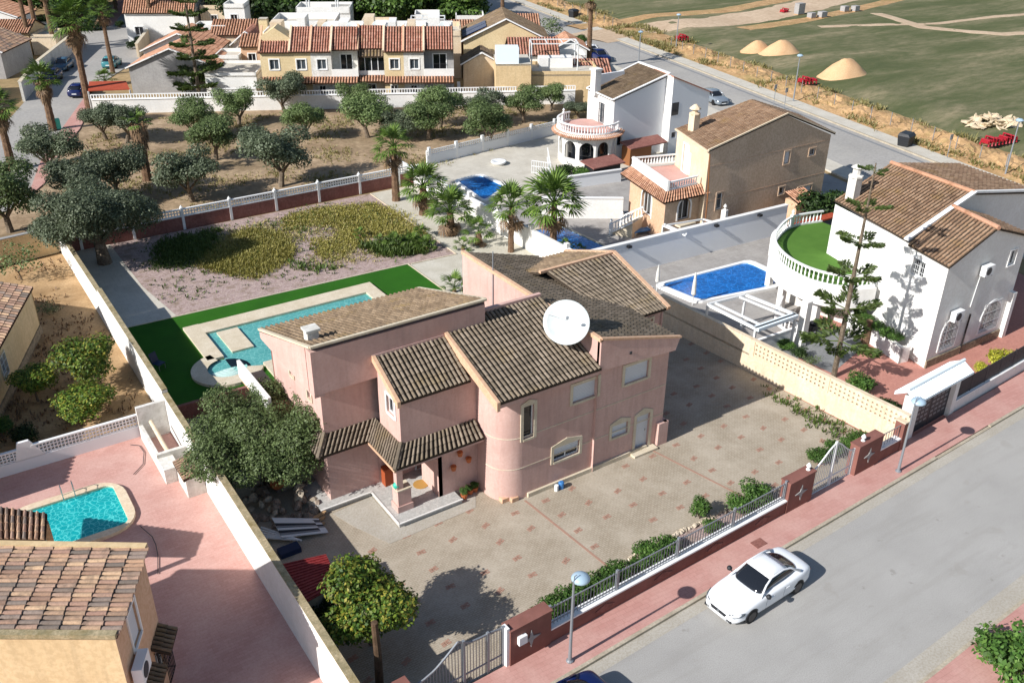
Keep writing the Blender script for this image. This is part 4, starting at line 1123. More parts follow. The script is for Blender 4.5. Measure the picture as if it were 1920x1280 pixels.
def aircon(label, F_, u, z, w_=.85, h_=.6, d=.32, s=1):
    p = F_.p(u, z); o = thing('air_conditioner', label, 'air conditioner', tuple(p))
    m = MB(); fbox(m, F_, u, u + w_, z, z + h_, .1, .1 + d); m.build('casing', 'white_plastic', o)
    m = MB(); q = F_.p(u + w_ * .38, z + h_ / 2, .1 + d + .003)
    m.loft([[q + (F_.U * math.cos(2 * PI * k / 18) + Vector((0, 0, math.sin(2 * PI * k / 18)))) * h_ * .4 + F_.N * e for k in range(18)] for e in (0, .015)]); m.build('fan_grille', 'dark_metal', o)
    m = MB(); fbox(m, F_, u + .1, u + .14, z - .06, z, .0, .1 + d); fbox(m, F_, u + w_ - .14, u + w_ - .1, z - .06, z, .0, .1 + d); m.build('bracket', 'grey_metal', o)
    return o
aircon('air conditioner hanging under the eave of the peach tiled house', FS, .25, 3.3, .9, .65)
m = MB(); p = FS.p(.1, 0, 1.5); fbox(m, FS, .1, 1.5, 0, .75, .45, 1.4)
tag(m.build('garden_chest', 'grey_render', origin=tuple(FS.p(.8, 0, .9))), 'grey storage chest on the yard below the barred windows', 'chest')
# lower tiled roof behind it
Z2 = 3.4
q = [at(-150, 1008, Z2), at(85, 1012, Z2), at(88, 962, Z2 + .3), at(-150, 930, Z2 + .3)]
H3 = thing('tiled_porch', 'lower porch with small terracotta tiles behind the peach house beside the teal pool', 'porch', tuple(dc(q[1], 0)))
tiles(H3, q[0], q[1], q[2], q[3], 'tile_warm', 'tile_bed_warm', cw=.24, rl=.5, hgt=.08)
for p in (q[1], q[2]):
    m = MB(); m.beam((p.x - .15, p.y, 0), (p.x - .15, p.y, Z2 - .1), .25); m.build('post', 'sand_render', H3)
# ============================================================ cottage in the citrus garden
cc = [at(62, 538, 3.0), at(-120, 870, 3.0), at(-420, 760, 3.6), at(-180, 500, 3.6)]
H4 = thing('cottage', 'sand coloured cottage with a barred window and terracotta roof at the left edge', 'house', (0, 52, 0))
tiles(H4, cc[1], cc[0], cc[3], cc[2], 'tile_warm', 'tile_bed_warm', cw=.3, rl=.5, hgt=.08)
a_, b_ = cc[1], cc[0]; FC = FR(a_.x, a_.y, math.degrees(math.atan2((b_ - a_).y, (b_ - a_).x))); Lc = (Vector((b_.x, b_.y)) - Vector((a_.x, a_.y))).length
FC.o -= FC.N * .15
w0 = Lc * .565
m = MB(); panel(m, FC, 0, Lc - .1, -.05, 2.95, [(w0, 1.2, w0 + 1.0, 2.4)]); m.build('side_wall', 'sand_render', H4)
m = MB(); fbox(m, FC, 0, Lc - .1, -.05, .55, .003, .08); m.build('plinth', 'stone_face', H4)
window(H4, FC, w0, 1.2, w0 + 1.0, 2.4, trim=.06, bars='white_metal', glass='grey_glass')
e_ = cc[3] - cc[0]; FC2 = FR(cc[0].x - FC.N.x * .15, cc[0].y - FC.N.y * .15 - .1, math.degrees(math.atan2(e_.y, e_.x)))
m = MB(); panel(m, FC2, 0, 7, -.05, 2.95); gable_tri(m, FC2, 0, 7, 2.95, [(7, 3.5)]); m.build('gable_wall', 'sand_render', H4)
# ============================================================ neighbours to the east
def arch_fill(m, F, u0, u1, z1, depth=.18, mi=0, n=8):
    """spandrels that turn the head of a rectangular opening into a round arch"""
    r = (u1 - u0) / 2; uc = (u0 + u1) / 2; zc = z1 - r
    for s in (-1, 1):
        L = [(uc + s * r * math.cos(PI / 2 * k / n), zc + r * math.sin(PI / 2 * k / n)) for k in range(n + 1)] + [(uc + s * r, z1)]
        m.loft([[F.p(a, b, -depth) for a, b in L], [F.p(a, b, 0) for a, b in L]], mi)
def arch_trim(m, F, u0, u1, z0, z1, t=.12, n=14):
    r = (u1 - u0) / 2; uc = (u0 + u1) / 2; zc = z1 - r
    P_ = [(u0, z0)] + [(uc - r * math.cos(PI * k / n), zc + r * math.sin(PI * k / n)) for k in range(n + 1)] + [(u1, z0)]
    Q = [(u0 - t, z0)] + [(uc - (r + t) * math.cos(PI * k / n), zc + (r + t) * math.sin(PI * k / n)) for k in range(n + 1)] + [(u1 + t, z0)]
    for k in range(len(P_) - 1):
        m.loft([[F.p(*q, d) for q in (P_[k], P_[k + 1], Q[k + 1], Q[k])] for d in (.003, .045)])
bal = MB(); bal.lathe((0, 0, 0), [(.055, 0), (.055, .06), (.03, .1), (.065, .24), (.05, .36), (.03, .5), (.05, .56), (.05, .62)], 8)
BAL = mesh_of(bal, 'baluster', 'white_paint', True)
def balustrade(parent, pts, h=.62, sp=.27, posts=(), wd=.16, curb=.12):
    org = Vector(ORG[parent.name]); pts = [Vector(p) for p in pts]
    m = MB()
    for a, b in zip(pts[:-1], pts[1:]):
        m.beam(a + Vector((0, 0, curb / 2)), b + Vector((0, 0, curb / 2)), wd, curb)
    m.build('balustrade_base', 'white_paint', parent)
    m = MB()
    for a, b in zip(pts[:-1], pts[1:]): m.beam(a + Vector((0, 0, curb + h + .05)), b + Vector((0, 0, curb + h + .05)), wd, .1)
    m.build('handrail', 'white_paint', parent)
    car = sp / 2
    for a, b in zip(pts[:-1], pts[1:]):
        L = (b - a).length
        while car < L:
            inst(BAL, 'baluster', parent, a + (b - a) * car / L + Vector((0, 0, curb)) - org, 0, (1, 1, h / .62)); car += sp
        car -= L
    for p in posts:
        m = MB(); p = Vector(p); m.box(p.x - .11, p.x + .11, p.y - .11, p.y + .11, p.z, p.z + h + .3); finial(m, (p.x, p.y, p.z + h + .3), .9); m.build('newel_post', 'white_paint', parent)
V = Vector
# --- white house with the green roof terrace
Hw = thing('white_villa', 'white two storey villa with brown gabled roofs and grassed round terrace', 'house', (49, 29, 0))
FA = FR(45.8, 25.45, 0)
m = MB(); panel(m, FA, 0, 7.7, -.05, 6.4, [(1.0, .75, 2.5, 2.65), (4.9, .8, 6.8, 2.75), (6.15, 4.95, 6.85, 5.9)]); gable_tri(m, FA, 0, 7.7, 6.4, [(7.7, 6.5), (3.75, 7.8), (0, 6.45)])
arch_fill(m, FA, 1.0, 2.5, 2.65); arch_fill(m, FA, 4.9, 6.8, 2.75); m.build('gable_wall', 'white_render', Hw)
for u0, u1, z0, z1 in ((1.0, 2.5, .75, 2.65), (4.9, 6.8, .8, 2.75)):
    window(Hw, FA, u0, z0, u1, z1, trim=0, bars='white_metal', depth=.2)
    m = MB(); arch_trim(m, FA, u0, u1, z0, z1); m.build('arch_surround', 'white_paint', Hw)
window(Hw, FA, 6.15, 4.95, 6.85, 5.9, trim=.08, tr='white_paint')
m = MB(); fbox(m, FA, 0, 7.7, -.02, .5, .003, .1); m.build('plinth', 'stone_face', Hw)
m = MB(); fbox(m, FA, 7.35, 7.7, 0, 3.0, .003, .3); m.build('buttress', 'white_render', Hw)
m = MB(); m.tube([FA.p(3.3, 0, .08), FA.p(3.4, 2.6, .08)], .05, 6); m.build('downpipe', 'black_metal', Hw)
m = MB(); m.tube([FA.p(3.2, 3.1, .05), FA.p(3.45, 5.5, .05)], .03, 6); m.build('pipe', 'white_metal', Hw)
bl, fl = V((48.3, 35.2, 0)), V((45.8, 25.45, 0))
FB_ = FR(bl.x, bl.y, math.degrees(math.atan2((fl - bl).y, (fl - bl).x))); LB_ = (fl - bl).length
m = MB(); panel(m, FB_, 0, LB_, -.05, 6.5, [(LB_ - 2.6, 4.9, LB_ - 1.6, 5.9)]); m.build('side_wall', 'white_render', Hw)
window(Hw, FB_, LB_ - 2.6, 4.9, LB_ - 1.6, 5.9, trim=.1, bars=True, tr='white_paint')
m = MB(); m.add([(53.5, 25.45, -.05), (55.3, 35, -.05), (55.3, 35, 6.4), (53.5, 25.45, 6.4)], [(0, 1, 2, 3)]); m.build('east_wall', 'white_render', Hw)
tiles(Hw, (46.4, 28.5, 6.5), (45.6, 25.3, 6.42), (49.55, 25.3, 7.85), (50.6, 28.8, 7.85), 'tile_hazel', cw=.26, rl=.42)
tiles(Hw, (53.7, 25.3, 6.5), (54.6, 28.8, 6.5), (50.6, 28.8, 7.85), (49.55, 25.3, 7.85), 'tile_hazel', cw=.3, rl=.45)
tiles(Hw, (48.3, 35.3, 6.75), (46.4, 28.6, 6.7), (52.6, 28.8, 8.3), (53.6, 35.4, 8.25), 'tile_hazel', cw=.26, rl=.42)
tiles(Hw, (60.5, 28.9, 6.9), (61.5, 35.4, 6.9), (53.6, 35.4, 8.25), (52.6, 28.8, 8.3), 'tile_hazel', cw=.32, rl=.5)
m = MB(); m.add([(46.6, 28.7, 6.3), (52.6, 28.9, 6.3), (60.4, 29.1, 6.3), (60.4, 29.1, 6.85), (52.6, 28.9, 8.28), (46.6, 28.7, 6.7)], [(0, 1, 2, 3, 4, 5)])
m.add([(53.6, 29.0, -.05), (60.4, 29.1, -.05), (60.4, 29.1, 6.3), (53.6, 29.0, 6.3)], [(0, 1, 2, 3)]); m.build('upper_gable', 'white_render', Hw)
m = MB(); m.beam((46.3, 28.62, 6.78), (52.6, 28.8, 8.4), .3, .12); m.beam((52.6, 28.8, 8.4), (60.6, 28.95, 7.0), .25, .12); m.build('verge', 'white_paint', Hw)
m = MB(); m.tube([(49.55, 25.25, 7.9), (50.6, 28.8, 7.9)], .14, 8); m.tube([(52.6, 28.8, 8.36), (53.6, 35.4, 8.3)], .14, 8); m.build('ridge_tiles', 'tile_orange', Hw, stuff=True)
m = MB(); m.box(48.6, 49.2, 34.2, 34.8, 6.6, 8.4); m.lathe((48.9, 34.5, 8.4), [(.45, 0), (.45, .1), (.25, .15), (.25, .5), (.4, .6), (.1, .8), (0, .8)], 8); m.build('chimney', 'white_dirty', Hw)
TR_ = [(52.6, 39.2), (49.9, 39.6), (47.2, 38.5), (45.5, 37.2), (44.4, 35.5), (43.95, 33.8), (44.1, 32.2), (45.0, 30.9), (46.6, 30.2)]
def smooth2(L, n=4):
    o_ = []
    for i in range(len(L) - 1):
        p0, p1, p2, p3 = [V((*L[max(0, min(len(L) - 1, k))],)) for k in (i - 1, i, i + 1, i + 2)]
        for k in range(n):
            t = k / n; o_.append(.5 * ((2 * p1) + (-p0 + p2) * t + (2 * p0 - 5 * p1 + 4 * p2 - p3) * t * t + (-p0 + 3 * p1 - 3 * p2 + p3) * t ** 3))
    o_.append(V(L[-1])); return [(p.x, p.y) for p in o_]
TS = smooth2(TR_)
full = TS + [(48.4, 35.2), (52.6, 35.2)]
m = MB(); m.slab([(*p, 3.12) for p in full], .55); m.build('terrace_slab', 'white_render', Hw)
m = MB(); m.slab([(*p, 3.15) for p in full], .02); m.build('terrace_turf', 'terrace_grass', Hw)
m = MB()
cx, cy = 48.2, 34.8
out = [(cx + (x - cx) * 1.06, cy + (y - cy) * 1.06) for x, y in TS]
for (a, b_, c_, d_) in zip(TS[:-1], TS[1:], out[1:], out[:-1]): m.slab([(*a, 3.16), (*b_, 3.16), (*c_, 3.16), (*d_, 3.16)], 1.25)
m.build('terrace_fascia', 'white_render', Hw)
balustrade(Hw, [(*p, 3.16) for p in TS], posts=[(*TS[4], 3.16)], sp=.3)
m = MB()
for k in (0, 1, 2, 3): pass
for p in (TS[10], TS[17], TS[24]):
    p = (p[0] + .5, p[1] + .3); m = MB(); m.box(p[0] - .2, p[0] + .2, p[1] - .2, p[1] + .2, 0, 2.6); m.build('column', 'white_render', Hw)
m = MB(); m.add([(46.6, 30.6, 0), (45.8, 36.5, 0), (45.8, 36.5, 2.6), (46.6, 30.6, 2.6)], [(0, 1, 2, 3)]); m.build('porch_wall', 'white_dirty', Hw)
# steps and planter beside it
o = thing('garden_planter', 'white planter wall with a hedge at the foot of the white villa', 'planter', (45.8, 28.5, 0))
m = MB(); m.loft([[(45.0, 26.6, z), (46.2, 31.3, z), (46.4, 31.25, z), (45.2, 26.55, z)] for z in (-.05, 1.05)]); m.loft([[(45.0, 26.6, z), (45.2, 26.55, z), (45.7, 26.45, z), (45.7, 26.6, z)] for z in (-.05, 1.0)]); m.build('planter_wall', 'white_render', o)
o = thing('lower_balustrade', 'white pillar and curved balustrade beside the pergola', 'balustrade', tuple(at(1500, 648)))
cA = at(1502, 648); m = MB(); m.box(cA.x - .3, cA.x + .15, cA.y - .2, cA.y + .25, 0, 3.0); m.build('pillar', 'white_render', o)
cB = at(1462, 590)
balustrade(o, [(cA.x, cA.y, .5), (cA.x - .1, cA.y + 1.3, .5), (cA.x + .2, cA.y + 2.4, .5), (cB.x, cB.y, .5)], sp=.3)
m = MB(); m.slab([(cA.x - .1, cA.y, .5), (cA.x + .1, cA.y, .5), (cA.x + .1, cA.y + 1.3, .5), (cA.x - .2, cA.y + 1.3, .5)], .5); m.build('low_wall', 'white_render', o)
o = thing('garden_steps', 'white steps with a short balustrade below the grassed round terrace', 'steps', tuple(at(1600, 640)))
b0, b1 = at(1590, 625), at(1640, 600)
balustrade(o, [(b0.x, b0.y, .35), (b1.x, b1.y, .35)], sp=.28, posts=[(b0.x, b0.y, .3)])
m = MB(); m.beam((b0.x, b0.y, .17), (b1.x, b1.y, .17), .3, .35); m.build('low_wall', 'white_render', o)
o, F, L = wall('garden_arch', 'small free standing white arch at the end of the blue grey wall', at(1446, 480), at(1468, 476), 1.2, 1.2, .2, 'white_render')
m = MB()
for k in range(12):
    a, b_ = PI * k / 12, PI * (k + 1) / 12
    m.loft([[F.p(L / 2 - r * math.cos(t), 1.4 + r * math.sin(t), d) for d in (0, -.25)][::1] + [F.p(L / 2 - r2 * math.cos(t), 1.4 + r2 * math.sin(t), d) for d in (-.25, 0)] for t, r, r2 in ((a, .35, .62), (b_, .35, .62))])
fbox(m, F, L / 2 - .62, L / 2 - .35, 0, 1.4, -.25, 0); fbox(m, F, L / 2 + .35, L / 2 + .62, 0, 1.4, -.25, 0); m.build('arch', 'white_render', o)
aircon('air conditioner high on the shaded gable of the white villa', FA, 3.2, 5.1)
aircon('air conditioner above the arched window of the white villa', FA, 1.25, 2.75)
# pool, deck and pergola
P = thing('blue_pool', 'rectangular deep blue pool with rounded corners and white edge below the grey blue wall', 'swimming pool', (44.6, 41.8, 0))
def pxpool(P, pix, mos, wat, cop, cw_=.4, h=.16):
    i_ = A2(pix)[::-1]; c_ = sum(i_, V((0, 0, 0))) / len(i_)
    n_ = len(i_); L = []
    for k in range(n_):                       # clip the corners
        a, p, b_ = i_[k - 1], i_[k], i_[(k + 1) % n_]
        for t in (0, .5, 1):
            q0 = p + (a - p).normalized() * .5; q1 = p + (b_ - p).normalized() * .5
            L.append(q0 * (1 - t) ** 2 + p * 2 * t * (1 - t) + q1 * t * t)
    O = [p + (p - c_).normalized() * cw_ * 1.25 for p in L]
    f = lambda LL, z: [(p.x, p.y, z) for p in LL]
    m = MB(); m.loft([f(L, 0), f(O, 0), f(O, h), f(L, h), f(L, .03)], caps=False); m.build('coping', cop, P)
    m = MB(); m.add(f(L, .05), [tuple(range(len(L)))]); m.build('basin', mos, P)
    m = MB(); m.add(f(L, h - .05), [tuple(range(len(L)))]); m.build('water', wat, P)
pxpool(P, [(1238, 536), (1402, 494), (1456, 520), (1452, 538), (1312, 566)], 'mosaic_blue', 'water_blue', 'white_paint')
P = thing('slim_pool', 'blue pool with pale coping behind the palms on the grey terrace', 'swimming pool', tuple(at(1080, 455)))
pxpool(P, [(996, 436), (1048, 424), (1172, 482), (1150, 500), (1100, 488)], 'mosaic_blue', 'water_blue', 'pale_stone', .25)
P = thing('far_pool', 'small dark blue pool on the far white terrace behind the palms', 'swimming pool', tuple(at(900, 355)))
pxpool(P, [(858, 342), (902, 331), (946, 352), (908, 378)], 'mosaic_blue', 'water_blue', 'white_paint', .35)
o = thing('umbrella', 'closed white parasol standing at the left end of the rectangular blue pool', 'parasol', tuple(at(1298, 572)))
p = at(1298, 572); m = MB(); m.tube([(p.x, p.y, 0), (p.x, p.y, 2.3)], .03, 6); m.build('pole', 'white_metal', o)
m = MB(); m.lathe((p.x, p.y, .7), [(.06, 0), (.16, .1), (.12, .9), (.05, 1.6), (0, 1.65)], 10); m.build('folded_canopy', 'white_dirty', o)
o = thing('umbrella', 'folded pale grey parasol beside the blue grey wall', 'parasol', tuple(at(1231, 545)))
p = at(1231, 545); m = MB(); m.tube([(p.x, p.y, 0), (p.x, p.y, 1.9)], .03, 6); m.build('pole', 'white_metal', o)
m = MB(); m.lathe((p.x, p.y, .6), [(.06, 0), (.15, .1), (.11, .8), (0, 1.35)], 10); m.build('folded_canopy', 'white_dirty', o)
o = thing('pergola', 'white pergola frame over the grey deck behind the pierced wall', 'pergola', tuple(at(1415, 640)))
ZP = 2.3
pc = [at(1327, 571, ZP), at(1398, 553, ZP), at(1492, 590, ZP), at(1417, 616, ZP)]
m = MB()
for k in range(4): m.beam(pc[k], pc[(k + 1) % 4], .14, .16)
m.build('frame', 'white_metal', o)
for t in (.18, .82):
    m = MB(); m.beam(pc[0] + (pc[1] - pc[0]) * t, pc[3] + (pc[2] - pc[3]) * t, .1, .12); m.build('beam', 'white_metal', o)
m = MB(); m.beam(pc[3] - V((0, 0, .02)), pc[2] - V((0, 0, .02)), .45, .2); m.build('gutter_box', 'blue_white', o)
for p in pc:
    m = MB(); m.beam((p.x, p.y, 0), (p.x, p.y, ZP), .12); m.build('post', 'white_metal', o)
q = [at(1420, 640, .9), at(1503, 612, .9)]
o, F, L = wall('deck_screen', 'low grey screen wall at the near end of the pergola deck', q[0], q[1], .9, .9, .15, 'shaded_white_render', 'white_paint', .02)
poly('stone_deck', A2([(1436, 648), (1505, 622), (1600, 612), (1620, 650), (1560, 700), (1500, 672), (1445, 680)]), .012, surf('grey_stone', C('8f9090'), C('7a7c7d'), 1, fine=C('6a6c6c'), fscale=6).name)

# --- beige house
Hb = thing('beige_house', 'beige villa with a roof terrace, arched windows and brown tiled gable', 'house', (54, 49, 0))
FL_, RG, FRp = V((49.0, 47.2, 6.85)), V((56.9, 47.2, 8.4)), V((62.7, 47.2, 6.05))
BLp, RGb = at(1271, 241, 6.85), at(1408, 187, 8.4)
sh = BLp - FL_
FG_ = FR(49.0, 47.2, 0)
Wb = [(8.35, 4.4, 8.95, 5.4), (11.25, 4.6, 11.95, 5.15), (8.3, 1.9, 8.9, 2.5), (10.6, 1.3, 12.2, 2.05), (1.3, 2.0, 1.95, 3.3)]
m = MB(); panel(m, FG_, 0, 13.6, -.05, 5.9, Wb); gable_tri(m, FG_, 0, 13.6, 5.9, [(13.6, 6.0), (7.9, 8.35), (0, 6.8)]); m.build('gable_wall', 'beige_render', Hb)
for k, (a, b_, c_, d_) in enumerate(Wb): window(Hb, FG_, a, b_, c_, d_, trim=.12, tr='beige_render', glass='grey_glass' if k != 2 else 'dark_glass', mull=0, shutter=.9 if k in (0, 3) else 0)
m = MB(); m.loft([[FG_.p(2.8, z, .003), FG_.p(10.0, z, .003), FG_.p(10.0, z, .9), FG_.p(2.8, z, .9)] for z in (-.05, .75)]); m.build('stone_base', 'stone_face', Hb)
m = MB()
for z in (2.85, 5.6): fbox(m, FG_, 0, 13.6, z, z + .03, .002, .012)
m.build('groove_line', 'peach_render', Hb)
FLb = FR(BLp.x, BLp.y, math.degrees(math.atan2((FL_ - BLp).y, (FL_ - BLp).x))); Lb = V((sh.x, sh.y)).length
m = MB(); panel(m, FLb, 0, Lb, 3.8, 6.75, [(1.5, 3.95, 2.5, 6.1)]); panel(m, FLb, 0, Lb, -.05, 3.8); m.build('side_wall', 'cream_render', Hb)
window(Hb, FLb, 1.5, 3.95, 2.5, 6.1, trim=.1, shutter=.99, tr='white_paint', name='balcony_door')
tiles(Hb, BLp + V((-.2, 0, 0)), FL_ + V((-.2, -.1, 0)), RG + V((0, -.1, .05)), RGb, 'tile_hazel', cw=.26, rl=.42)
tiles(Hb, FRp + V((.3, -.1, 0)), FRp + sh + V((.3, 0, 0)), RGb, RG + V((0, -.1, .05)), 'tile_hazel', cw=.32, rl=.5)
m = MB(); m.beam(FL_ + V((-.2, -.08, .08)), RG + V((0, -.08, .12)), .12, .1); m.beam(RG + V((0, -.08, .12)), FRp + V((.3, -.08, .06)), .12, .1); m.beam(FL_ + V((-.25, -.1, -.02)), BLp + V((-.25, 0, -.02)), .12, .12); m.build('verge', 'cream_render', Hb)
q = at(1300, 243, 7.1); m = MB(); m.box(q.x - .3, q.x + .3, q.y - .3, q.y + .3, 6.7, 8.3); m.lathe((q.x, q.y, 8.3), [(.42, 0), (.42, .1), (.2, .15), (.2, .35), (.45, .4), (.4, .5), (.1, .75), (0, .75)], 8); m.build('chimney', 'cream_render', Hb)
m = MB(); m.tube([(48.9, 47.05, 6.6), (49.15, 47.05, 3.7), (49.3, 47.1, .6)], .05, 6); m.build('downpipe', 'wood_brown', Hb)
# terrace block
tf = [V((45.75, 47.9, 0)), V((49.6, 47.9, 0))]; tb = at(1184, 312, 4.1); tb.z = 0
FT1 = FR(45.75, 47.9, 0)
m = MB(); panel(m, FT1, 0, 3.85, -.05, 3.75, [(1.35, 1.55, 2.55, 3.2)]); arch_fill(m, FT1, 1.35, 2.55, 3.2); m.build('terrace_front', 'beige_render', Hb)
window(Hb, FT1, 1.35, 1.55, 2.55, 3.2, trim=0, depth=.22); m = MB(); arch_trim(m, FT1, 1.35, 2.55, 1.55, 3.2, .14); m.build('arch_surround', 'white_paint', Hb)
m = MB(); m.box(46.9, 48.5, 47.3, 47.9, 1.2, 1.35); m.build('balcony_slab', 'pale_stone', Hb)
d_ = tf[0] - tb; FT2 = FR(tb.x, tb.y, math.degrees(math.atan2(d_.y, d_.x))); L2 = d_.length
m = MB(); panel(m, FT2, 0, L2, -.05, 3.75, [(2.3, 1.2, 4.1, 3.3)]); arch_fill(m, FT2, 2.3, 4.1, 3.3); m.build('terrace_side', 'peach_render', Hb)
window(Hb, FT2, 2.3, 1.2, 4.1, 3.3, trim=0, depth=.25, mull=2, name='arched_door'); m = MB(); arch_trim(m, FT2, 2.3, 4.1, 1.2, 3.3, .1); m.build('arch_surround', 'white_paint', Hb)
m = MB(); m.slab([(tb.x, tb.y, 3.9), (tf[0].x, tf[0].y, 3.9), (50.2, 47.9, 3.9), (BLp.x + .3, BLp.y, 3.9)], .2); m.build('terrace_floor', 'paving_pink', Hb)
e = .7
tiles(Hb, tb + FT2.N * e + V((0, .3, 3.5)), tf[0] + FT2.N * e + FT1.N * e + V((0, 0, 3.5)), tf[0] + V((0, 0, 4.1)), tb + V((0, 0, 4.1)), 'tile_orange', 'tile_bed_warm', cw=.24, rl=.35)
tiles(Hb, tf[0] + FT2.N * e + FT1.N * e + V((0, 0, 3.5)), V((49.6, 47.9 - e, 3.5)), V((49.6, 47.9, 4.1)), tf[0] + V((0, 0, 4.1)), 'tile_orange', 'tile_bed_warm', cw=.24, rl=.35)
balustrade(Hb, [(tf[0].x, tf[0].y + .1, 4.1), (48.9, 48.0, 4.1)], h=.45, sp=.24)
balustrade(Hb, [(tb.x, tb.y, 4.1), (BLp.x, BLp.y, 4.1)], h=.5, sp=.26)
m = MB(); m.loft([[FT2.p(0, z, -.02), FT2.p(L2, z, -.02), FT2.p(L2, z, -.2), FT2.p(0, z, -.2)] for z in (4.1, 4.9)]); m.build('terrace_parapet', 'white_render', Hb)
m = MB(); q = FLb.p(2.7, 0); fbox(m, FLb, 2.6, 3.0, 4.0, 5.7, .0, .05); m.build('shutter_box', 'white_paint', Hb)
# outside stairs
o = thing('garden_stairs', 'white stairs with stepped balustrades rising to the beige house', 'stairs', tuple(at(1165, 430)))
st0, st1 = at(1155, 432), at(1225, 395); st1 = V((45.3, 50.3, 0)); dv = (st1 - st0); n_ = 8
sN = V((-dv.y, dv.x, 0)).normalized()
for k in range(n_):
    a = st0 + dv * k / n_; b_ = st0 + dv * (k + 1) / n_; z = .15 * (k + 1)
    m = MB(); m.slab([(*(a - sN * .9).xy, z), (*(b_ - sN * .9).xy, z), (*(b_ + sN * .9).xy, z), (*(a + sN * .9).xy, z)], z + .03); m.build('step', 'pale_stone', o)
for s_ in (-.95, .95):
    balustrade(o, [st0 + sN * s_ + V((0, 0, .1)), st1 + sN * s_ + V((0, 0, 1.25))], sp=.3, h=.6, posts=[st0 + sN * s_ + V((0, 0, .0))])
m = MB(); m.slab([(*(st0 + sN * .9).xy, .1), (*(st1 + sN * .9).xy, 1.2), (*(st1 + sN * 1.0).xy, 1.2), (*(st0 + sN * 1.0).xy, .1)], .1); m.build('string_wall', 'white_render', o)
o = thing('sun_lounger', 'blue sun lounger with a white cushion at the foot of the white stairs', 'sun lounger', tuple(at(1205, 438)), R(-8), local=True)
m = MB(); m.box(-.95, .5, -.3, .3, .28, .36); m.build('seat', 'blue_plastic', o)
m = MB(); m.loft([[(.5, -.3, .3), (.5, .3, .3), (.5, .3, .38), (.5, -.3, .38)], [(1.1, -.3, .62), (1.1, .3, .62), (1.08, .3, .7), (1.08, -.3, .7)]]); m.build('backrest', 'blue_white', o)
for x in (-.8, .7):
    for y in (-.25, .25):
        m = MB(); m.beam((x, y, 0), (x, y, .3), .05); m.build('leg', 'white_metal', o)
o = thing('pergola', 'thin white pergola beams in front of the beige house beside the blue grey wall', 'pergola', tuple(at(1250, 440)))
zp = 2.0; pq = [at(1243, 423, zp), at(1286, 442, zp), at(1318, 411, zp), at(1345, 418, zp), at(1400, 450, zp)]
for a, b_ in ((0, 1), (2, 3), (0, 2)):
    m = MB(); m.beam(pq[a], pq[b_], .1, .1); m.build('beam', 'white_metal', o)
m = MB(); m.beam(pq[0] + V((.3, .2, 0)), pq[1] + V((.3, .2, 0)), .1); m.build('beam', 'white_metal', o)
for p in (pq[0], pq[2]):
    m = MB(); m.beam((p.x, p.y, 0), (p.x, p.y, zp), .09); m.build('post', 'white_metal', o)
o, F, L = wall('stair_wall', 'short white wall with finials beside the stone base of the beige house', at(1352, 440), at(1400, 455), 1.5, .5, .25, 'white_render', 'white_paint', .03)
m = MB(); fbox(m, F, -.2, .2, 0, 2.0, -.3, .05); finial(m, F.p(0, 2.0, -.12), 1.1); m.build('post', 'white_render', o)
o = thing('boiler_hut', 'small peach hut with a tiled lean-to roof at the corner of the beige house', 'outbuilding', tuple(at(1490, 425)))
p = at(1488, 425); m = MB(); m.box(p.x, p.x + 2.0, p.y, p.y + 1.2, 0, 2.0); m.build('walls', 'peach_render', o)
tiles(o, (p.x - .1, p.y - .15, 2.0), (p.x + 2.1, p.y - .15, 2.0), (p.x + 2.1, p.y + 1.3, 2.5), (p.x - .1, p.y + 1.3, 2.5), 'tile_orange', 'tile_bed_warm')
p = at(1478, 452); o = thing('carport', 'flat red roof slab behind the round terrace of the white villa', 'carport', (p.x, p.y, 0))
m = MB(); m.slab([at(1478, 430, 2.0), at(1570, 405, 2.0), at(1560, 398, 2.2), at(1470, 423, 2.2)], .12); m.build('roof', 'red_roof', o)
for q in (at(1482, 429, 2.0), at(1566, 405, 2.0)):
    m = MB(); m.beam((q.x, q.y, 0), (q.x, q.y, 1.9), .15); m.build('post', 'white_render', o)

# --- white house with the round balcony
Hr = thing('round_balcony_house', 'white house with a circular balustraded balcony and a brown shed roof', 'house', (58, 68, 0))
FA1 = FR(55.4, 65.9, 0)
m = MB(); panel(m, FA1, 0, 6.5, -.05, 5.8, [(.6, 1.4, 1.2, 2.8)]); gable_tri(m, FA1, 0, 6.5, 5.8, [(6.5, 7.4), (0, 5.85)]); m.build('front_wall', 'shaded_white_render', Hr)
window(Hr, FA1, .6, 1.4, 1.2, 2.8, trim=.0, mull=0)
sB = at(1103, 165, 5.9); rB = at(1198, 118, 7.45)
FS1 = FR(sB.x, sB.y, math.degrees(math.atan2(65.9 - sB.y, 55.4 - sB.x))); Ls1 = V((sB.x - 55.4, sB.y - 65.9)).length
m = MB(); panel(m, FS1, 0, Ls1, -.05, 5.85, [(Ls1 * .45, 3.15, Ls1 * .45 + 1.1, 5.1)]); m.build('side_wall', 'white_render', Hr)
window(Hr, FS1, Ls1 * .45, 3.15, Ls1 * .45 + 1.1, 5.1, trim=.1, bars='dark_metal', tr='white_paint', glass='grey_glass', name='balcony_door')
tiles(Hr, (sB.x - .15, sB.y, 5.85), (55.2, 65.75, 5.85), (61.95, 65.8, 7.42), (rB.x, rB.y, 7.42), 'tile_brown', cw=.28, rl=.45)
m = MB(); m.beam((55.2, 65.8, 5.93), (61.95, 65.85, 7.52), .22, .1); m.beam((61.95, 65.85, 7.52), (rB.x, rB.y, 7.52), .25, .14); m.beam((55.15, 65.8, 5.9), (sB.x - .15, sB.y, 5.9), .14, .1); m.beam((sB.x - .15, sB.y, 5.9), (rB.x, rB.y, 7.5), .2, .12); m.build('verge', 'white_paint', Hr)
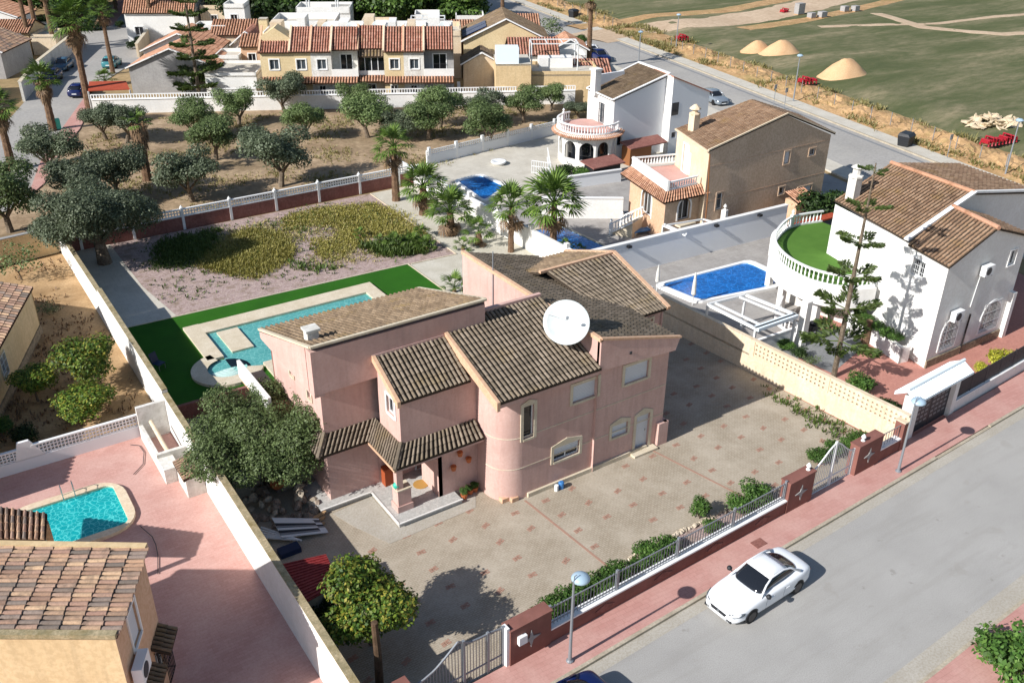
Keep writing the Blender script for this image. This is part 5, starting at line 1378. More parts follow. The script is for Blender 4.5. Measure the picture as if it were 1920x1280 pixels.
FB1 = FR(61.6, 64.9, 0)
m = MB(); panel(m, FB1, 0, 4.9, -.05, 4.2, [(.35, .0 + 1.5, .95, 2.1), (.15, 3.95 - .0, .2, 4.0)]); m.build('wing_wall', 'shaded_white_render', Hr)
m = MB(); panel(m, FB1, 0, 4.9, 4.2, 5.0); gable_tri(m, FB1, 0, 4.9, 5.0, [(4.9, 5.45), (0, 7.45)]); panel(m, FR(66.5, 64.9, 90), 0, 6, -.05, 5.4); m.build('wing_wall', 'shaded_white_render', Hr)
m = MB(); m.loft([[FB1.p(.1, z, .003), FB1.p(.95, z, .003), FB1.p(.95, z, .02), FB1.p(.1, z, .02)] for z in (3.75, 4.95)]); m.build('window_recess', 'dark_glass', Hr)
window(Hr, FB1, .35, 1.5, .95, 2.1, trim=0, mull=0)
m = MB(); m.add([(61.6, 65.9, -.05), (61.6, 64.9, -.05), (61.6, 64.9, 7.45), (61.6, 65.9, 7.45)], [(0, 1, 2, 3)]); m.build('return_wall', 'white_render', Hr)
m = MB(); m.slab([(61.5, 64.8, 7.5), (66.8, 64.8, 5.4), (67.8, 71, 5.4), (rB.x, rB.y, 7.5)], .12); m.build('wing_roof', 'tile_brick', Hr)
q = at(1117, 168, 6.1); m = MB(); m.box(q.x - .35, q.x + .35, q.y - .3, q.y + .4, 5.6, 7.9); m.box(q.x - .45, q.x + .45, q.y - .4, q.y + .5, 7.9, 8.05); m.build('chimney', 'white_render', Hr)
m = MB(); m.box(q.x + 1.2, q.x + 4.2, q.y + .9, q.y + 1.1, 5.8, 7.2); m.build('roof_parapet', 'shaded_white_render', Hr)
# balcony drum
cx, cy, rr = 53.9, 67.7, 3.0
m = MB(); m.lathe((cx, cy, 2.75), [(0, 0), (rr, 0), (rr + .25, .1), (rr + .25, .3), (rr, .4), (0, .4)], 36); m.build('balcony_slab', 'white_render', Hr, smooth=False)
m = MB(); m.lathe((cx, cy, 3.15), [(0, 0), (rr - .1, 0), (rr - .1, .02), (0, .02)], 36); m.build('balcony_floor', 'paving_pink', Hr)
m = MB()
for k in range(64):
    a = PI * .55 + 1.25 * PI * k / 64; c_, s_ = math.cos(a), math.sin(a)
    m.tube([(cx + c_ * (rr - .02), cy + s_ * (rr - .02), 3.12), (cx + c_ * (rr + .4), cy + s_ * (rr + .4), 2.86)], [.085, .1], 6)
m.build('tile_skirt', 'tile_orange', Hr, stuff=True)
balustrade(Hr, [(cx + (rr - .1) * math.cos(a), cy + (rr - .1) * math.sin(a), 3.16) for a in [PI * (.5 + 1.2 * k / 20) for k in range(21)]], sp=.28, posts=[(cx - .9, cy + rr - .3, 3.16)])
for k in range(5):
    a0 = PI * (.78 + .2 * k); a1 = a0 + .2 * PI; r2 = 2.75
    p0_, p1_ = V((cx + r2 * math.cos(a0), cy + r2 * math.sin(a0), 0)), V((cx + r2 * math.cos(a1), cy + r2 * math.sin(a1), 0))
    Fk = FR(p0_.x, p0_.y, math.degrees(math.atan2((p1_ - p0_).y, (p1_ - p0_).x))); Lk = (p1_ - p0_).length
    m = MB(); panel(m, Fk, 0, Lk, 0, 2.8, [(.2, .7, Lk - .2, 2.35)]); arch_fill(m, Fk, .2, Lk - .2, 2.35, .2); m.build('arcade_bay', 'white_render', Hr)
m = MB(); m.lathe((cx, cy, 0), [(1.9, 0), (1.9, 2.74)], 20); m.build('porch_dark_core', 'dark_glass', Hr)  # dark core standing in for the shaded interior behind the arches
o = thing('garden_shed', 'brown wooden shed with a plum roof beside the round balcony house', 'shed', tuple(at(1195, 320)))
p = at(1180, 312); m = MB(); m.box(p.x, p.x + 2.6, p.y, p.y + 1.2, 0, 1.7); m.build('walls', 'wood_brown', o)
m = MB(); m.slab([(p.x - .1, p.y - .2, 1.72), (p.x + 4.4, p.y - .2, 1.72), (p.x + 4.6, p.y + 1.5, 2.0), (p.x - .1, p.y + 1.5, 2.0)], .1); m.build('roof', 'plum_render', o)
o = thing('garden_shed', 'low red roofed shelter beside the bushes of the round balcony house', 'shed', tuple(at(1140, 345)))
p = at(1112, 345); m = MB(); m.box(p.x + .2, p.x + 3.2, p.y + .2, p.y + 1.6, 0, 1.3); m.build('walls', 'black_metal', o)
m = MB(); m.slab([(p.x, p.y, 1.4), (p.x + 3.6, p.y, 1.4), (p.x + 3.8, p.y + 2, 1.6), (p.x, p.y + 2, 1.6)], .1); m.build('roof', 'plum_render', o)
o = thing('white_gate', 'white scrolled garden gate and stair rail left of the round balcony', 'gate', tuple(at(1010, 320)))
g0, g1 = at(997, 325), at(1032, 330)
m = MB()
for k in range(9): a = g0 + (g1 - g0) * k / 8; m.beam(a, a + V((0, 0, 1.2)), .05)
for z in (.1, .7, 1.2): m.beam(g0 + V((0, 0, z)), g1 + V((0, 0, z)), .05)
m.build('gate_leaf', 'white_metal', o)
m = MB(); m.beam(g1 + V((0, 0, .9)), g1 + V((.9, 1.8, 2.0)), .08); m.beam(g1, g1 + V((.9, 1.8, 1.1)), .1)
for k in range(6): a = g1 + V((.9, 1.8, 1.1)) * (k / 6); m.beam(a, a + V((0, 0, .9)), .04)
m.build('stair_rail', 'white_metal', o)
p = at(935, 308); m = MB(); m.lathe((p.x, p.y, .0), [(.5, .0), (.75, .25), (.7, .35), (.6, .3), (0, .2)], 16)
tag(m.build('upturned_boat_lounger', 'white_plastic', smooth=True, origin=tuple(p)), 'white rounded plastic tub on the far pool terrace', 'tub')

# ============================================================ row houses beyond the olive grove (turned 30 degrees)
UA = -30
Uv, Vv = V((math.cos(R(30)), -.5, 0)), V((.5, math.cos(R(30)), 0))
def UVp(u, v, z=0): return Uv * u + Vv * v + V((0, 0, z))
def rowhouse(label, u0, u1, v0, wallm, kind, tile, idx):
    o = thing('terraced_house', label, 'terraced house', tuple(UVp((u0 + u1) / 2, v0)), group='terraced houses beyond the olive grove')
    F = FR(*UVp(u0, v0).xy, UA); L = u1 - u0
    rec = kind in ('balcony', 'glazed')
    m = MB()
    holes = [(L * .3, .15, L * .62, 2.2)]
    if not rec: holes.append((L * .3, 4.0, L * .3 + 1.0, 5.1))
    panel(m, F, 0, L, -.05, 6.0 if not rec else 3.2, holes, .2); m.build('front_wall', wallm, o)
    window(o, F, L * .3, .15, L * .62, 2.2, trim=.08, tr='white_paint', name='terrace_door')
    if not rec: window(o, F, L * .3, 4.0, L * .3 + 1.0, 5.1, trim=.12, tr='white_paint', glass='grey_glass')
    if rec:
        Fr = FR(*UVp(u0, v0 + 1.3).xy, UA); m = MB(); panel(m, Fr, 0, L, 3.2, 6.0, [(L * .3, 3.4, L * .75, 5.4)]); 
        m.add([F.p(0, 3.2), F.p(0, 3.2, -1.3), F.p(0, 6, -1.3), F.p(0, 6)], [(0, 1, 2, 3)]); m.add([F.p(L, 3.2), F.p(L, 3.2, -1.3), F.p(L, 6, -1.3), F.p(L, 6)], [(0, 1, 2, 3)]); m.build('recess_wall', wallm if kind == 'balcony' else 'cream_render', o)
        window(o, Fr, L * .3, 3.4, L * .75, 5.4, trim=.08, tr='white_paint')
        m = MB(); fbox(m, F, 0, L, 3.2, 4.0 if kind == 'balcony' else 3.7, -.12, .05); m.build('balcony_parapet', 'white_render', o)
        m = MB(); fbox(m, F, 0, L, 3.1, 3.2, -1.3, 0); m.build('balcony_slab', 'white_dirty', o)
        if kind == 'glazed':
            for a in range(4):
                m = MB(); fbox(m, F, L * a / 4 + .05, L * (a + 1) / 4 - .03, 3.75, 5.2, -.06, -.03); m.build('pane', 'dark_glass', o)
            m = MB()
            for a in range(5): fbox(m, F, L * a / 4 - .04, L * a / 4 + .04, 3.7, 5.3, -.08, .03)
            fbox(m, F, 0, L, 5.2, 5.35, -.1, .04); m.build('glazing_frame', 'white_metal', o)
            tiles(o, F.p(0, 5.3, .35), F.p(L, 5.3, .35), F.p(L, 6.1, -.6), F.p(0, 6.1, -.6), 'tile_brown', cw=.35, rl=.5)
    dz = 0 if not rec else .1
    if kind != 'end': tiles(o, F.p(0, 5.95 + dz, .3 if not rec else -.3), F.p(L, 5.95 + dz, .3 if not rec else -.3), F.p(L, 8.1, -3.1), F.p(0, 8.1, -3.1), tile, 'tile_bed_warm', cw=.3, rl=.5)
    else:
        mid = L * .5
        tiles(o, F.p(-.2, 5.9, .3), F.p(L, 5.9, .3), F.p(L, 7.0, -1.4), F.p(-.2, 7.0, -1.4), tile, 'tile_bed_warm', cw=.3, rl=.5)
        m = MB(); m.loft([[F.p(0, 6, -1.2), F.p(L, 6, -1.2), F.p(L, 7.2, -1.2), F.p(mid, 8.3, -1.2), F.p(0, 7.3, -1.2)], [F.p(0, 6, -4), F.p(L, 6, -4), F.p(L, 7.2, -4), F.p(mid, 8.3, -4), F.p(0, 7.3, -4)]]); m.build('gable', 'yellow_render', o)
    m = MB(); m.beam(F.p(0, 6.05, .32), F.p(0, 8.2, -3.1), .22, .2); m.build('party_verge', 'cream_render' if idx % 2 else 'peach_render', o)
    tiles(o, F.p(0, 2.7, 1.1), F.p(L, 2.7, 1.1), F.p(L, 3.2, 0), F.p(0, 3.2, 0), 'tile_orange', 'tile_bed_warm', cw=.32, rl=.5)
    m = MB(); m.loft([[F.p(0, z, -3.1), F.p(L, z, -3.1), F.p(L, z, -10), F.p(0, z, -10)] for z in (-.05, 6.6)]); m.build('rear_block', 'white_dirty' if idx % 3 else 'cream_render', o)
    m = MB(); 
    for a in (0, L - .15): fbox(m, F, a, a + .15, 6.6, 7.5, -10, -3.2)
    fbox(m, F, 0, L, 6.6, 7.6, -10, -9.85); m.build('roof_parapet', 'white_render', o)
    m = MB(); fbox(m, F, L * .15, L * .55, 6.6, 8.2 + .5 * (idx % 3 == 1), -7.6 - idx % 2, -5.2); m.build('stair_tower', 'white_render' if idx % 2 else 'cream_render', o)
    sd_ = -1 if idx % 2 else 1
    m = MB(); c_ = F.p(L * .7, 7.6, -5); 
    for r_, q in ((.02, 0), (.7, .15), (.72, .12), (.02, -.03)):
        m.v += [tuple(c_ + V((-.45, -.75, .5)).normalized() * q + (V((.85, -.5, 0)) * math.cos(2 * PI * k / 14) + V((.2, .35, .9)) * math.sin(2 * PI * k / 14)) * r_) for k in range(14)]
    for s_ in range(3):
        for k in range(14): m.f.append((s_ * 14 + k, s_ * 14 + (k + 1) % 14, (s_ + 1) * 14 + (k + 1) % 14, (s_ + 1) * 14 + k)); m.mi.append(0)
    m.tube([F.p(L * .7, 6.6, -5.1), c_], .04, 6)
    if idx in (2, 3, 4, 7): m.build('roof_dish', 'dish_white', o)
    else: pass
    return o
units = [(490, 545, 'yellow_render', 'end', 'tile_brick', 'yellow end house with a small gable, leftmost of the terrace'),
         (545, 583, 'yellow_render', 'flat', 'tile_brick', 'narrow yellow terraced house, second from the left end of the row'),
         (583, 621, 'white_dirty', 'flat', 'tile_brick', 'off white terraced house with a barred upper window left of a recessed balcony'),
         (621, 670, 'white_dirty', 'balcony', 'tile_brick', 'terraced house with a shaded recessed balcony left of the dark glazed gallery'),
         (670, 719, 'cream_render', 'glazed', 'tile_brick', 'terraced house with a dark glazed upper gallery in the middle of the row'),
         (719, 756, 'yellow_render', 'flat', 'tile_brick', 'yellow terraced house just right of the dark glazed gallery'),
         (756, 794, 'white_dirty', 'flat', 'tile_brick', 'white terraced house left of the last balcony on the right'),
         (794, 850, 'grey_render', 'balcony', 'tile_brick', 'grey shaded terraced house with a balcony at the right end of the row')]
for k, (a, b_, wm, kd, tm, lb) in enumerate(units):
    rowhouse(lb, -21 + (a - 490) * .0596, -21 + (b_ - 490) * .0596, 107.3 + (.7 if kd == 'glazed' else 0), wm, kd, tm, k)
def block(name, label, cat, u0, u1, v0, v1, h, wm, roof=None, rh=1.2, rm='tile_orange', wins=(), par=.0, group=None, base=0):
    """a simple house of the turned street: walls with openings, a roof of its kind"""
    o = thing(name, label, cat, tuple(UVp((u0 + u1) / 2, v0)), group=group)
    F = FR(*UVp(u0, v0).xy, UA); L = u1 - u0; D_ = v1 - v0
    m = MB(); panel(m, F, 0, L, base - .05, h, wins); m.build('front_wall', wm, o)
    for w_ in wins: window(o, F, *w_, trim=.1, tr='white_paint', glass='dark_glass')
    m = MB(); F2 = FR(*UVp(u0, v1).xy, UA - 90); panel(m, F2, 0, D_, base - .05, h); F3 = FR(*UVp(u1, v0).xy, UA + 90); panel(m, F3, 0, D_, base - .05, h); F4 = FR(*UVp(u1, v1).xy, UA + 180); panel(m, F4, 0, L, base - .05, h)
    if roof == 'v':                              # gable end faces the front
        gable_tri(m, F, 0, L, h, [(L / 2, h + rh)]); gable_tri(m, F4, 0, L, h, [(L / 2, h + rh)])
    if roof == 'u': gable_tri(m, F2, 0, D_, h, [(D_ / 2, h + rh)]); gable_tri(m, F3, 0, D_, h, [(D_ / 2, h + rh)])
    m.build('walls', wm, o)
    if roof == 'v':
        tiles(o, F.p(-.3, h - .05, -D_ - .2), F.p(-.3, h - .05, .2), F.p(L / 2, h + rh + .05, .2), F.p(L / 2, h + rh + .05, -D_ - .2), rm, 'tile_bed_warm', cw=.35, rl=.5)
        tiles(o, F.p(L + .3, h - .05, .2), F.p(L + .3, h - .05, -D_ - .2), F.p(L / 2, h + rh + .05, -D_ - .2), F.p(L / 2, h + rh + .05, .2), rm, 'tile_bed_warm', cw=.35, rl=.5)
        m = MB(); m.beam(F.p(-.35, h, .22), F.p(L / 2, h + rh + .1, .22), .2, .14); m.beam(F.p(L / 2, h + rh + .1, .22), F.p(L + .35, h, .22), .2, .14); m.build('verge', 'white_paint', o)
    elif roof == 'u':
        tiles(o, F.p(-.2, h - .05, .3), F.p(L + .2, h - .05, .3), F.p(L + .2, h + rh + .05, -D_ / 2), F.p(-.2, h + rh + .05, -D_ / 2), rm, 'tile_bed_warm', cw=.35, rl=.5)
        tiles(o, F.p(L + .2, h - .05, -D_ - .3), F.p(-.2, h - .05, -D_ - .3), F.p(-.2, h + rh + .05, -D_ / 2), F.p(L + .2, h + rh + .05, -D_ / 2), rm, 'tile_bed_warm', cw=.35, rl=.5)
    else:
        m = MB(); m.loft([[F.p(0, z, 0), F.p(L, z, 0), F.p(L, z, -D_), F.p(0, z, -D_)] for z in (h - .2, h)]); m.build('flat_roof', 'pale_paving', o)
        if par:
            m = MB(); fbox(m, F, 0, L, h, h + par, -.15, 0); fbox(m, F, 0, L, h, h + par, -D_, -D_ + .15); fbox(m, F, 0, .15, h, h + par, -D_, 0); fbox(m, F, L - .15, L, h, h + par, -D_, 0); m.build('parapet', wm, o)
    return o, F, L, D_
# second line behind the row
block('white_flat_house', 'long white flat roofed house with parapets behind the terrace roofs', 'house', -23, -14.8, 127, 134, 5.2, 'white_render', par=.8)
o, F, L, D_ = block('white_flat_house', 'white flat roofed house with a white roof pergola left of the dark trees', 'house', -21, -13.6, 136, 141, 5.6, 'white_render', par=.8)
m = MB()
for a in (0, 4):
    for d in (-.5, -3): m.beam(F.p(1.5 + a, 5.8, d), F.p(1.5 + a, 8.2, d), .14)
for d in (-.5, -3): m.beam(F.p(1.5, 8.2, d), F.p(5.5, 8.2, d), .14)
for a in (0, 4): m.beam(F.p(1.5 + a, 8.2, -.5), F.p(1.5 + a, 8.2, -3), .14)
m.build('roof_pergola', 'white_metal', o)
o, F, L, D_ = block('cream_flat_house', 'cream flat roofed house with a slatted white roof frame behind the terrace', 'house', -5.5, 1.5, 121, 128, 5.2, 'cream_render', par=.6)
m = MB()
for a in range(4): m.beam(F.p(.8 + a * 1.4, 7.2, 0), F.p(.8 + a * 1.4, 7.2, -2.5), .12)
for d in (0, -2.5): m.beam(F.p(.8, 7.2, d), F.p(5.0, 7.2, d), .12)
for a in (.8, 5.0):
    for d in (0, -2.5): m.beam(F.p(a, 5.2, d), F.p(a, 7.2, d), .12)
m.build('roof_pergola', 'white_metal', o)
block('orange_chimney_house', 'tall narrow ochre wall with a chimney at the left end of the terrace roofs', 'chimney', -22.6, -21.6, 117, 118.2, 7.9, 'yellow_render')
o, F, L, D_ = block('solar_house', 'ochre house with two blue solar panels on its tiled roof', 'house', 1.8, 12.5, 120.5, 130, 4.6, 'yellow_render', 'v', 2.6, 'tile_brown')
a, b_, c_, d_ = F.p(-.1, 5.0, -.9), F.p(-.1, 5.0, -5.3), F.p(2.9, 6.3, -5.3), F.p(2.9, 6.3, -.9)
for t in (0, .52):
    m = MB(); L0, L1 = a + (b_ - a) * t, a + (b_ - a) * (t + .46); U0, U1 = d_ + (c_ - d_) * t, d_ + (c_ - d_) * (t + .46)
    m.slab([L0, L1, U1, U0], .06); oo = m.build('solar_panel', 'solar', o)
    m = MB()
    for k in range(5): f = (k + .5) / 5; m.beam(L0 + (L1 - L0) * f + V((0, 0, .02)), U0 + (U1 - U0) * f + V((0, 0, .02)), .03)
    m.build('cell_line', 'grey_metal', oo)
block('small_gable_house', 'small cream house with a brown gable roof between the terrace and the solar house', 'house', 1.6, 6.0, 111.5, 116, 3.6, 'cream_render', 'v', 1.3, 'tile_brown')
block('white_gabled_house', 'white walled house with a brick red roof in front of the solar house', 'house', 7.2, 13, 113.5, 120, 4.3, 'white_render', 'u', 1.4, 'tile_brick')
o, F, L, D_ = block('cube_house', 'white cube house with a roof terrace, pergola and tall pale yellow side wall', 'house', 5.2, 9.2, 106.8, 112.2, 4.6, 'sand_render', par=.0)
m = MB(); fbox(m, F, 0, 2.6, 4.6, 6.3, -2.2, -.1); m.build('roof_room', 'blue_white', o)
o, F, L, D_ = block('grey_roof_house', 'low house with a wide grey terrace roof and white pergola beside the cube house', 'house', 9.3, 17.2, 107.8, 113.5, 3.2, 'sand_render', par=.35)
m = MB()
for a in range(4):
    m.beam(F.p(.2 + a * 1.8, 6.2, -2.2), F.p(.2 + a * 1.8, 6.2, -5), .1)
for d in (-2.2, -5): m.beam(F.p(.2, 6.2, d), F.p(5.6, 6.2, d), .1)
for a in (.2, 5.6):
    for d in (-2.2, -5): m.beam(F.p(a, 3.2, d), F.p(a, 6.2, d), .1)
m.build('roof_pergola', 'white_metal', o)
m = MB(); m.loft([[F.p(x, z, -5.7) for x in (1.2, 5.2)] + [F.p(x, z, -3.6) for x in (5.2, 1.2)] for z in (3.2, 4.3)]); m.build('roof_room', 'white_render', o)
block('tiled_annex', 'long low annex with a dark brick roof falling towards the parked cars', 'house', 14.2, 19, 110.5, 118, 2.6, 'sand_render', 'u', 1.0, 'tile_brick')
# houses left of the row
block('grey_gable_house', 'grey rendered house with a bright orange roof slope beside the left street', 'house', -37.5, -27.5, 113.5, 121, 3.0, 'grey_render', 'v', 2.1, 'tile_orange', wins=[(7.0, .9, 8.6, 2.2)])
block('orange_roof_house', 'second orange roofed white house behind the grey gable house', 'house', -38, -29, 121.5, 129, 3.4, 'white_render', 'v', 2.0, 'tile_orange')
o, F, L, D_ = block('far_orange_house', 'far house with a broad sunlit orange roof beside the left street', 'house', -47.5, -37.5, 146, 154, 4.2, 'white_render', 'u', 3.4, 'tile_orange', wins=[(1.2, 1.0, 2.4, 2.2)])
block('cream_house', 'cream house with a pale orange roof left of the terrace', 'house', -31, -25.5, 128, 134, 4.2, 'cream_render', 'u', 1.4, 'tile_orange')
block('brown_roof_house', 'house with a dark brown steep roof left of the terrace beside white garden walls', 'house', -27.5, -24, 124, 132, 3.6, 'white_dirty', 'v', 1.6, 'tile_brick')
o, F, L, D_ = block('white_porch_house', 'white porch with a flat roof left of the terraced houses', 'house', -28, -22.2, 110, 117, 2.8, 'white_render', par=.3)
block('white_patio_house', 'white patio walls and terrace between the orange roofs and the terrace', 'house', -37.5, -30, 131, 141, 1.9, 'white_render', par=.3)
o = thing('red_shade_roof', 'long red shade roof beside the parked dark blue car', 'shelter', tuple(at(205, 185)))
q = [at(165, 170, 2.3), at(243, 167, 2.3), at(236, 152, 2.5), at(167, 153, 2.5)]
m = MB(); m.slab(q, .1); m.build('roof', 'red_roof', o)
for p in q[:2]:
    m = MB(); m.beam((p.x, p.y, 0), (p.x, p.y, 2.2), .15); m.build('post', 'white_render', o)
# west side of the left street
block('orange_shed', 'small building with an orange roof at the top left edge', 'house', -68, -58, 137, 143, 3.0, 'sand_render', 'u', 1.2, 'tile_orange')
block('cream_annex', 'cream annex wall with a garage door left of the palms at the top left', 'house', -57.8, -54.5, 137, 142, 2.4, 'cream_render', par=.3)
block('grey_corner_house', 'grey house with a pale gable roof at the left edge above the street palms', 'house', -62, -55.5, 122, 131, 3.2, 'grey_render', 'v', 1.4, 'tile_warm')
block('palm_villa', 'white villa with terracotta roof behind the street palms at the left edge', 'house', -60, -53.5, 105, 114, 3.0, 'white_render', 'v', 1.2, 'tile_orange')
for lb, a, b_, h in (('tall white street wall with arches beside the teal car', (48, 190), (75, 155), 2.2), ('white stepped garden wall on the west side of the left street', (80, 148), (150, 88), 2.2), ('low cream wall at the far left street corner', (0, 66), (110, 62), 1.6)):
    wall('street_wall', lb, at(*a), at(*b_), h, h, .3, 'white_dirty', 'pale_stone')
wall('garden_wall', 'white garden wall with flower pots opposite the turquoise car', at(262, 108), at(285, 75), 1.8, 1.8, .3, 'cream_render', 'pale_stone')
wall('garden_wall', 'white wall under the parked cars by the wide far road', at(1052, 112), at(1108, 112), 1.6, 1.6, .3, 'white_render', 'white_paint')

# denser clutter of the old quarter: stepped white blocks, sheds and shade roofs
EXTRA = [
 ('white_cube_house', 'small white cube house directly right of the orange gable house', -28.5, -25.5, 117.5, 122, 3.2, 'white_render', None, 0, .4),
 ('white_cube_house', 'low white block with a parapet between the two orange roofs', -33.5, -29.3, 129.5, 133, 4.6, 'white_render', None, 0, .5),
 ('pink_block_house', 'pinkish block house with a small tiled roof left of the ochre chimney wall', -25.5, -22.8, 119, 124, 4.4, 'peach_render', 'u', 1.0, 0),
 ('white_cube_house', 'narrow white tower block behind the brown steep roof', -31, -28.2, 137, 141, 6.2, 'white_render', None, 0, .5),
 ('cream_block_house', 'cream block with a flat roof behind the far orange roofed house', -37, -32, 148, 154, 4.4, 'cream_render', None, 0, .5),
 ('white_cube_house', 'white stepped block behind the grey end house of the terrace', -4.5, -1.2, 129, 133, 6.0, 'white_render', None, 0, .5),
 ('cream_block_house', 'cream stepped block left of the dark wood behind the terrace', -11.5, -7, 127.5, 132, 5.2, 'cream_render', None, 0, .5),
 ('peach_roof_house', 'peach house with a pale tiled roof at the right end behind the terrace', -1, 3.2, 129, 134, 4.2, 'peach_render', 'u', 1.2, 0),
 ('white_cube_house', 'white walled patio house between cube house and tiled annex', 12.5, 16.5, 114.5, 118.5, 3.4, 'white_render', None, 0, .6),
 ('white_gable_annex', 'white annex with a small gable right of the solar house', 13.2, 17.5, 121, 127, 3.4, 'white_render', 'v', 1.2, 0),
 ('sand_block_house', 'sand coloured block house behind the solar house beside the far road', 6, 12.5, 133, 140, 4.2, 'yellow_render', 'u', 1.2, 0),
 ('white_cube_house', 'white block house at the far end beside the far road', 1, 5, 137, 142, 4.6, 'white_render', None, 0, .5),
 ('west_villa', 'white villa with an orange roof west of the left street near the hedge', -72, -63, 146, 153, 3.6, 'white_render', 'v', 1.6, 0),
 ('west_annex', 'long white garden annex west of the left street', -66, -58.5, 131.5, 136, 2.6, 'white_render', None, 0, .4)]
for nm, lb, u0, u1, v0, v1, h, wm, rf, rh, par in EXTRA:
    L = u1 - u0
    block(nm, lb, 'house', u0, u1, v0, v1, h, wm, rf, rh or 1.2, 'tile_orange', par=par, wins=[(L * .3, .9 if h < 4 else h - 2, L * .3 + .9, 2.0 if h < 4 else h - .9)])
YW = [('low white patio wall with a gate gap left of the terraced houses', (-27, 108.2), (-22, 108.2)), ('white garden wall running back between the white porch and the terrace', (-22.3, 117), (-22.3, 108.5)), ('cream patio wall right of the grey end house', (.9, 111), (.9, 107.6)), ('white patio wall in front of the white gabled house', (5.9, 113.2), (13.5, 113.2)), ('white yard wall below the tiled annex beside the parked cars', (14, 109.8), (20, 109.8))]
for lb, a, b_ in YW: wall('patio_wall', lb, UVp(*a), UVp(*b_), 1.7, 1.7, .2, 'white_render', 'white_paint')
# ============================================================ plants
rnd = random.Random(5)
def leaves(lobes, n, size, el=1.6, shell=.55, flat=.6, jit=.18, up=.5, mb=None):
    """many small leaf blades through the volume of overlapping lobes"""
    m = mb or MB(); tot = sum(l[3] * l[4] * l[5] for l in lobes)
    for (cx, cy, cz, rx, ry, rz) in lobes:
        k = int(n * rx * ry * rz / tot)
        for _ in range(k):
            d = Vector((rnd.gauss(0, 1), rnd.gauss(0, 1), rnd.gauss(0, 1))).normalized()
            if d.z < -.5 and rnd.random() < .6: d.z *= -.5
            f = 1 + .35 * noise.noise(Vector((d.x * 2.3 + cx, d.y * 2.3 + cy, d.z * 2.3 + cz)) * 1.6)
            r = (shell + (1 - shell) * rnd.random() ** .6) * f
            p = Vector((cx + d.x * rx * r, cy + d.y * ry * r, cz + d.z * rz * r))
            nn = (d + Vector((rnd.uniform(-1, 1), rnd.uniform(-1, 1), rnd.uniform(-.6, 1) + up)) * flat * 1.9).normalized()
            t = nn.cross(Vector((rnd.uniform(-1, 1), rnd.uniform(-1, 1), rnd.uniform(-1, 1)))).normalized(); b = nn.cross(t)
            s = size * rnd.uniform(.6, 1.3)
            o = len(m.v)
            m.v += [tuple(p - t * s * el * .5), tuple(p + b * s * .5), tuple(p + t * s * el * .5), tuple(p - b * s * .5)]
            m.f.append((o, o + 1, o + 2, o + 3)); m.mi.append(0)
    return m
def lobeset(n, R_, H_, zc, spread=.62, lr=(.4, .62), seed=0):
    q = random.Random(seed); L = [(0, 0, zc, R_ * .6, R_ * .6, H_ * .62)]
    for k in range(n):
        a = 2 * PI * k / n + q.uniform(-.4, .4); d = R_ * spread * q.uniform(.7, 1.15); r = R_ * q.uniform(*lr)
        L.append((d * math.cos(a), d * math.sin(a), zc + H_ * q.uniform(-.35, .55), r, r, r * q.uniform(.6, .85) * H_ / R_ * 1.2))
    return L
def trunk_mesh(h, r, branches, R_, zt, seed, mat='bark', twist=.25):
    q = random.Random(seed); m = MB()
    bx, by = q.uniform(-twist, twist), q.uniform(-twist, twist)
    m.tube([(0, 0, -.1), (bx * .5, by * .5, h * .5), (bx, by, h)], [r * 1.25, r, r * .85], 8)
    for k in range(branches):
        a = 2 * PI * k / branches + q.uniform(-.4, .4)
        m.tube([(bx, by, h - .1), (bx + R_ * .3 * math.cos(a), by + R_ * .3 * math.sin(a), h + (zt - h) * .5), (bx + R_ * .65 * math.cos(a), by + R_ * .65 * math.sin(a), zt + q.uniform(-.1, .4))], [r * .55, r * .38, r * .1], 6)
    return mesh_of(m, 'trunk', mat)
PROTO = {}
def proto(key, crowns, trunk): PROTO[key] = (crowns, trunk)
def mk(key, R_, H_, zc, n, size, mat, nl=7, th=None, tr=.16, seeds=(1, 2, 3, 4), el=1.7, shell=.5, lr=(.4, .62), spread=.62, tmat='bark', br=4):
    cs = []
    for sd in seeds: cs.append(mesh_of(leaves(lobeset(nl, R_, H_, zc, spread, lr, sd), n, size, el, shell), 'crown', mat))
    ts = [trunk_mesh(th or zc - H_ * .7, tr, br, R_, zc, sd, tmat) for sd in seeds[:2]]
    proto(key, cs, ts)
mk('olive', 2.5, 1.9, 2.6, 13000, .105, 'leaf_olive', nl=10, th=1.0, tr=.2, lr=(.3, .5), spread=.68, seeds=(1, 2, 3, 4))
mk('olive_green', 2.5, 2.0, 2.7, 13000, .105, 'leaf_olive_green', nl=10, th=1.0, tr=.2, lr=(.3, .5), spread=.66, seeds=(5, 6, 7))
mk('big_olive', 4.0, 2.7, 3.5, 62000, .09, 'leaf_olive', nl=16, lr=(.26, .42), spread=.74, th=1.5, tr=.4, seeds=(12,), br=6, shell=.45)
mk('citrus', 1.6, 1.15, 1.7, 8000, .09, 'leaf_citrus', th=.7, tr=.08, seeds=(21, 22), lr=(.45, .65), spread=.5)
mk('lemon', 2.0, 1.8, 2.1, 17000, .1, 'leaf_citrus', th=.7, tr=.1, seeds=(31,), nl=12, lr=(.3, .5), spread=.55)
mk('bush', 1.0, .7, .65, 2400, .09, 'leaf_hedge', th=.3, tr=.05, seeds=(41, 42, 43), lr=(.45, .7), spread=.5)
mk('dark_bush', 1.0, .8, .75, 2600, .09, 'leaf_dark', th=.3, tr=.05, seeds=(44, 45), lr=(.45, .7), spread=.5)
mk('yellow_bush', .8, .6, .6, 1400, .08, 'leaf_yellow', th=.3, tr=.04, seeds=(47,), lr=(.45, .7), spread=.5)
mk('red_bush', 1.0, .7, .7, 1400, .1, 'leaf_red', th=.3, tr=.04, seeds=(48,))
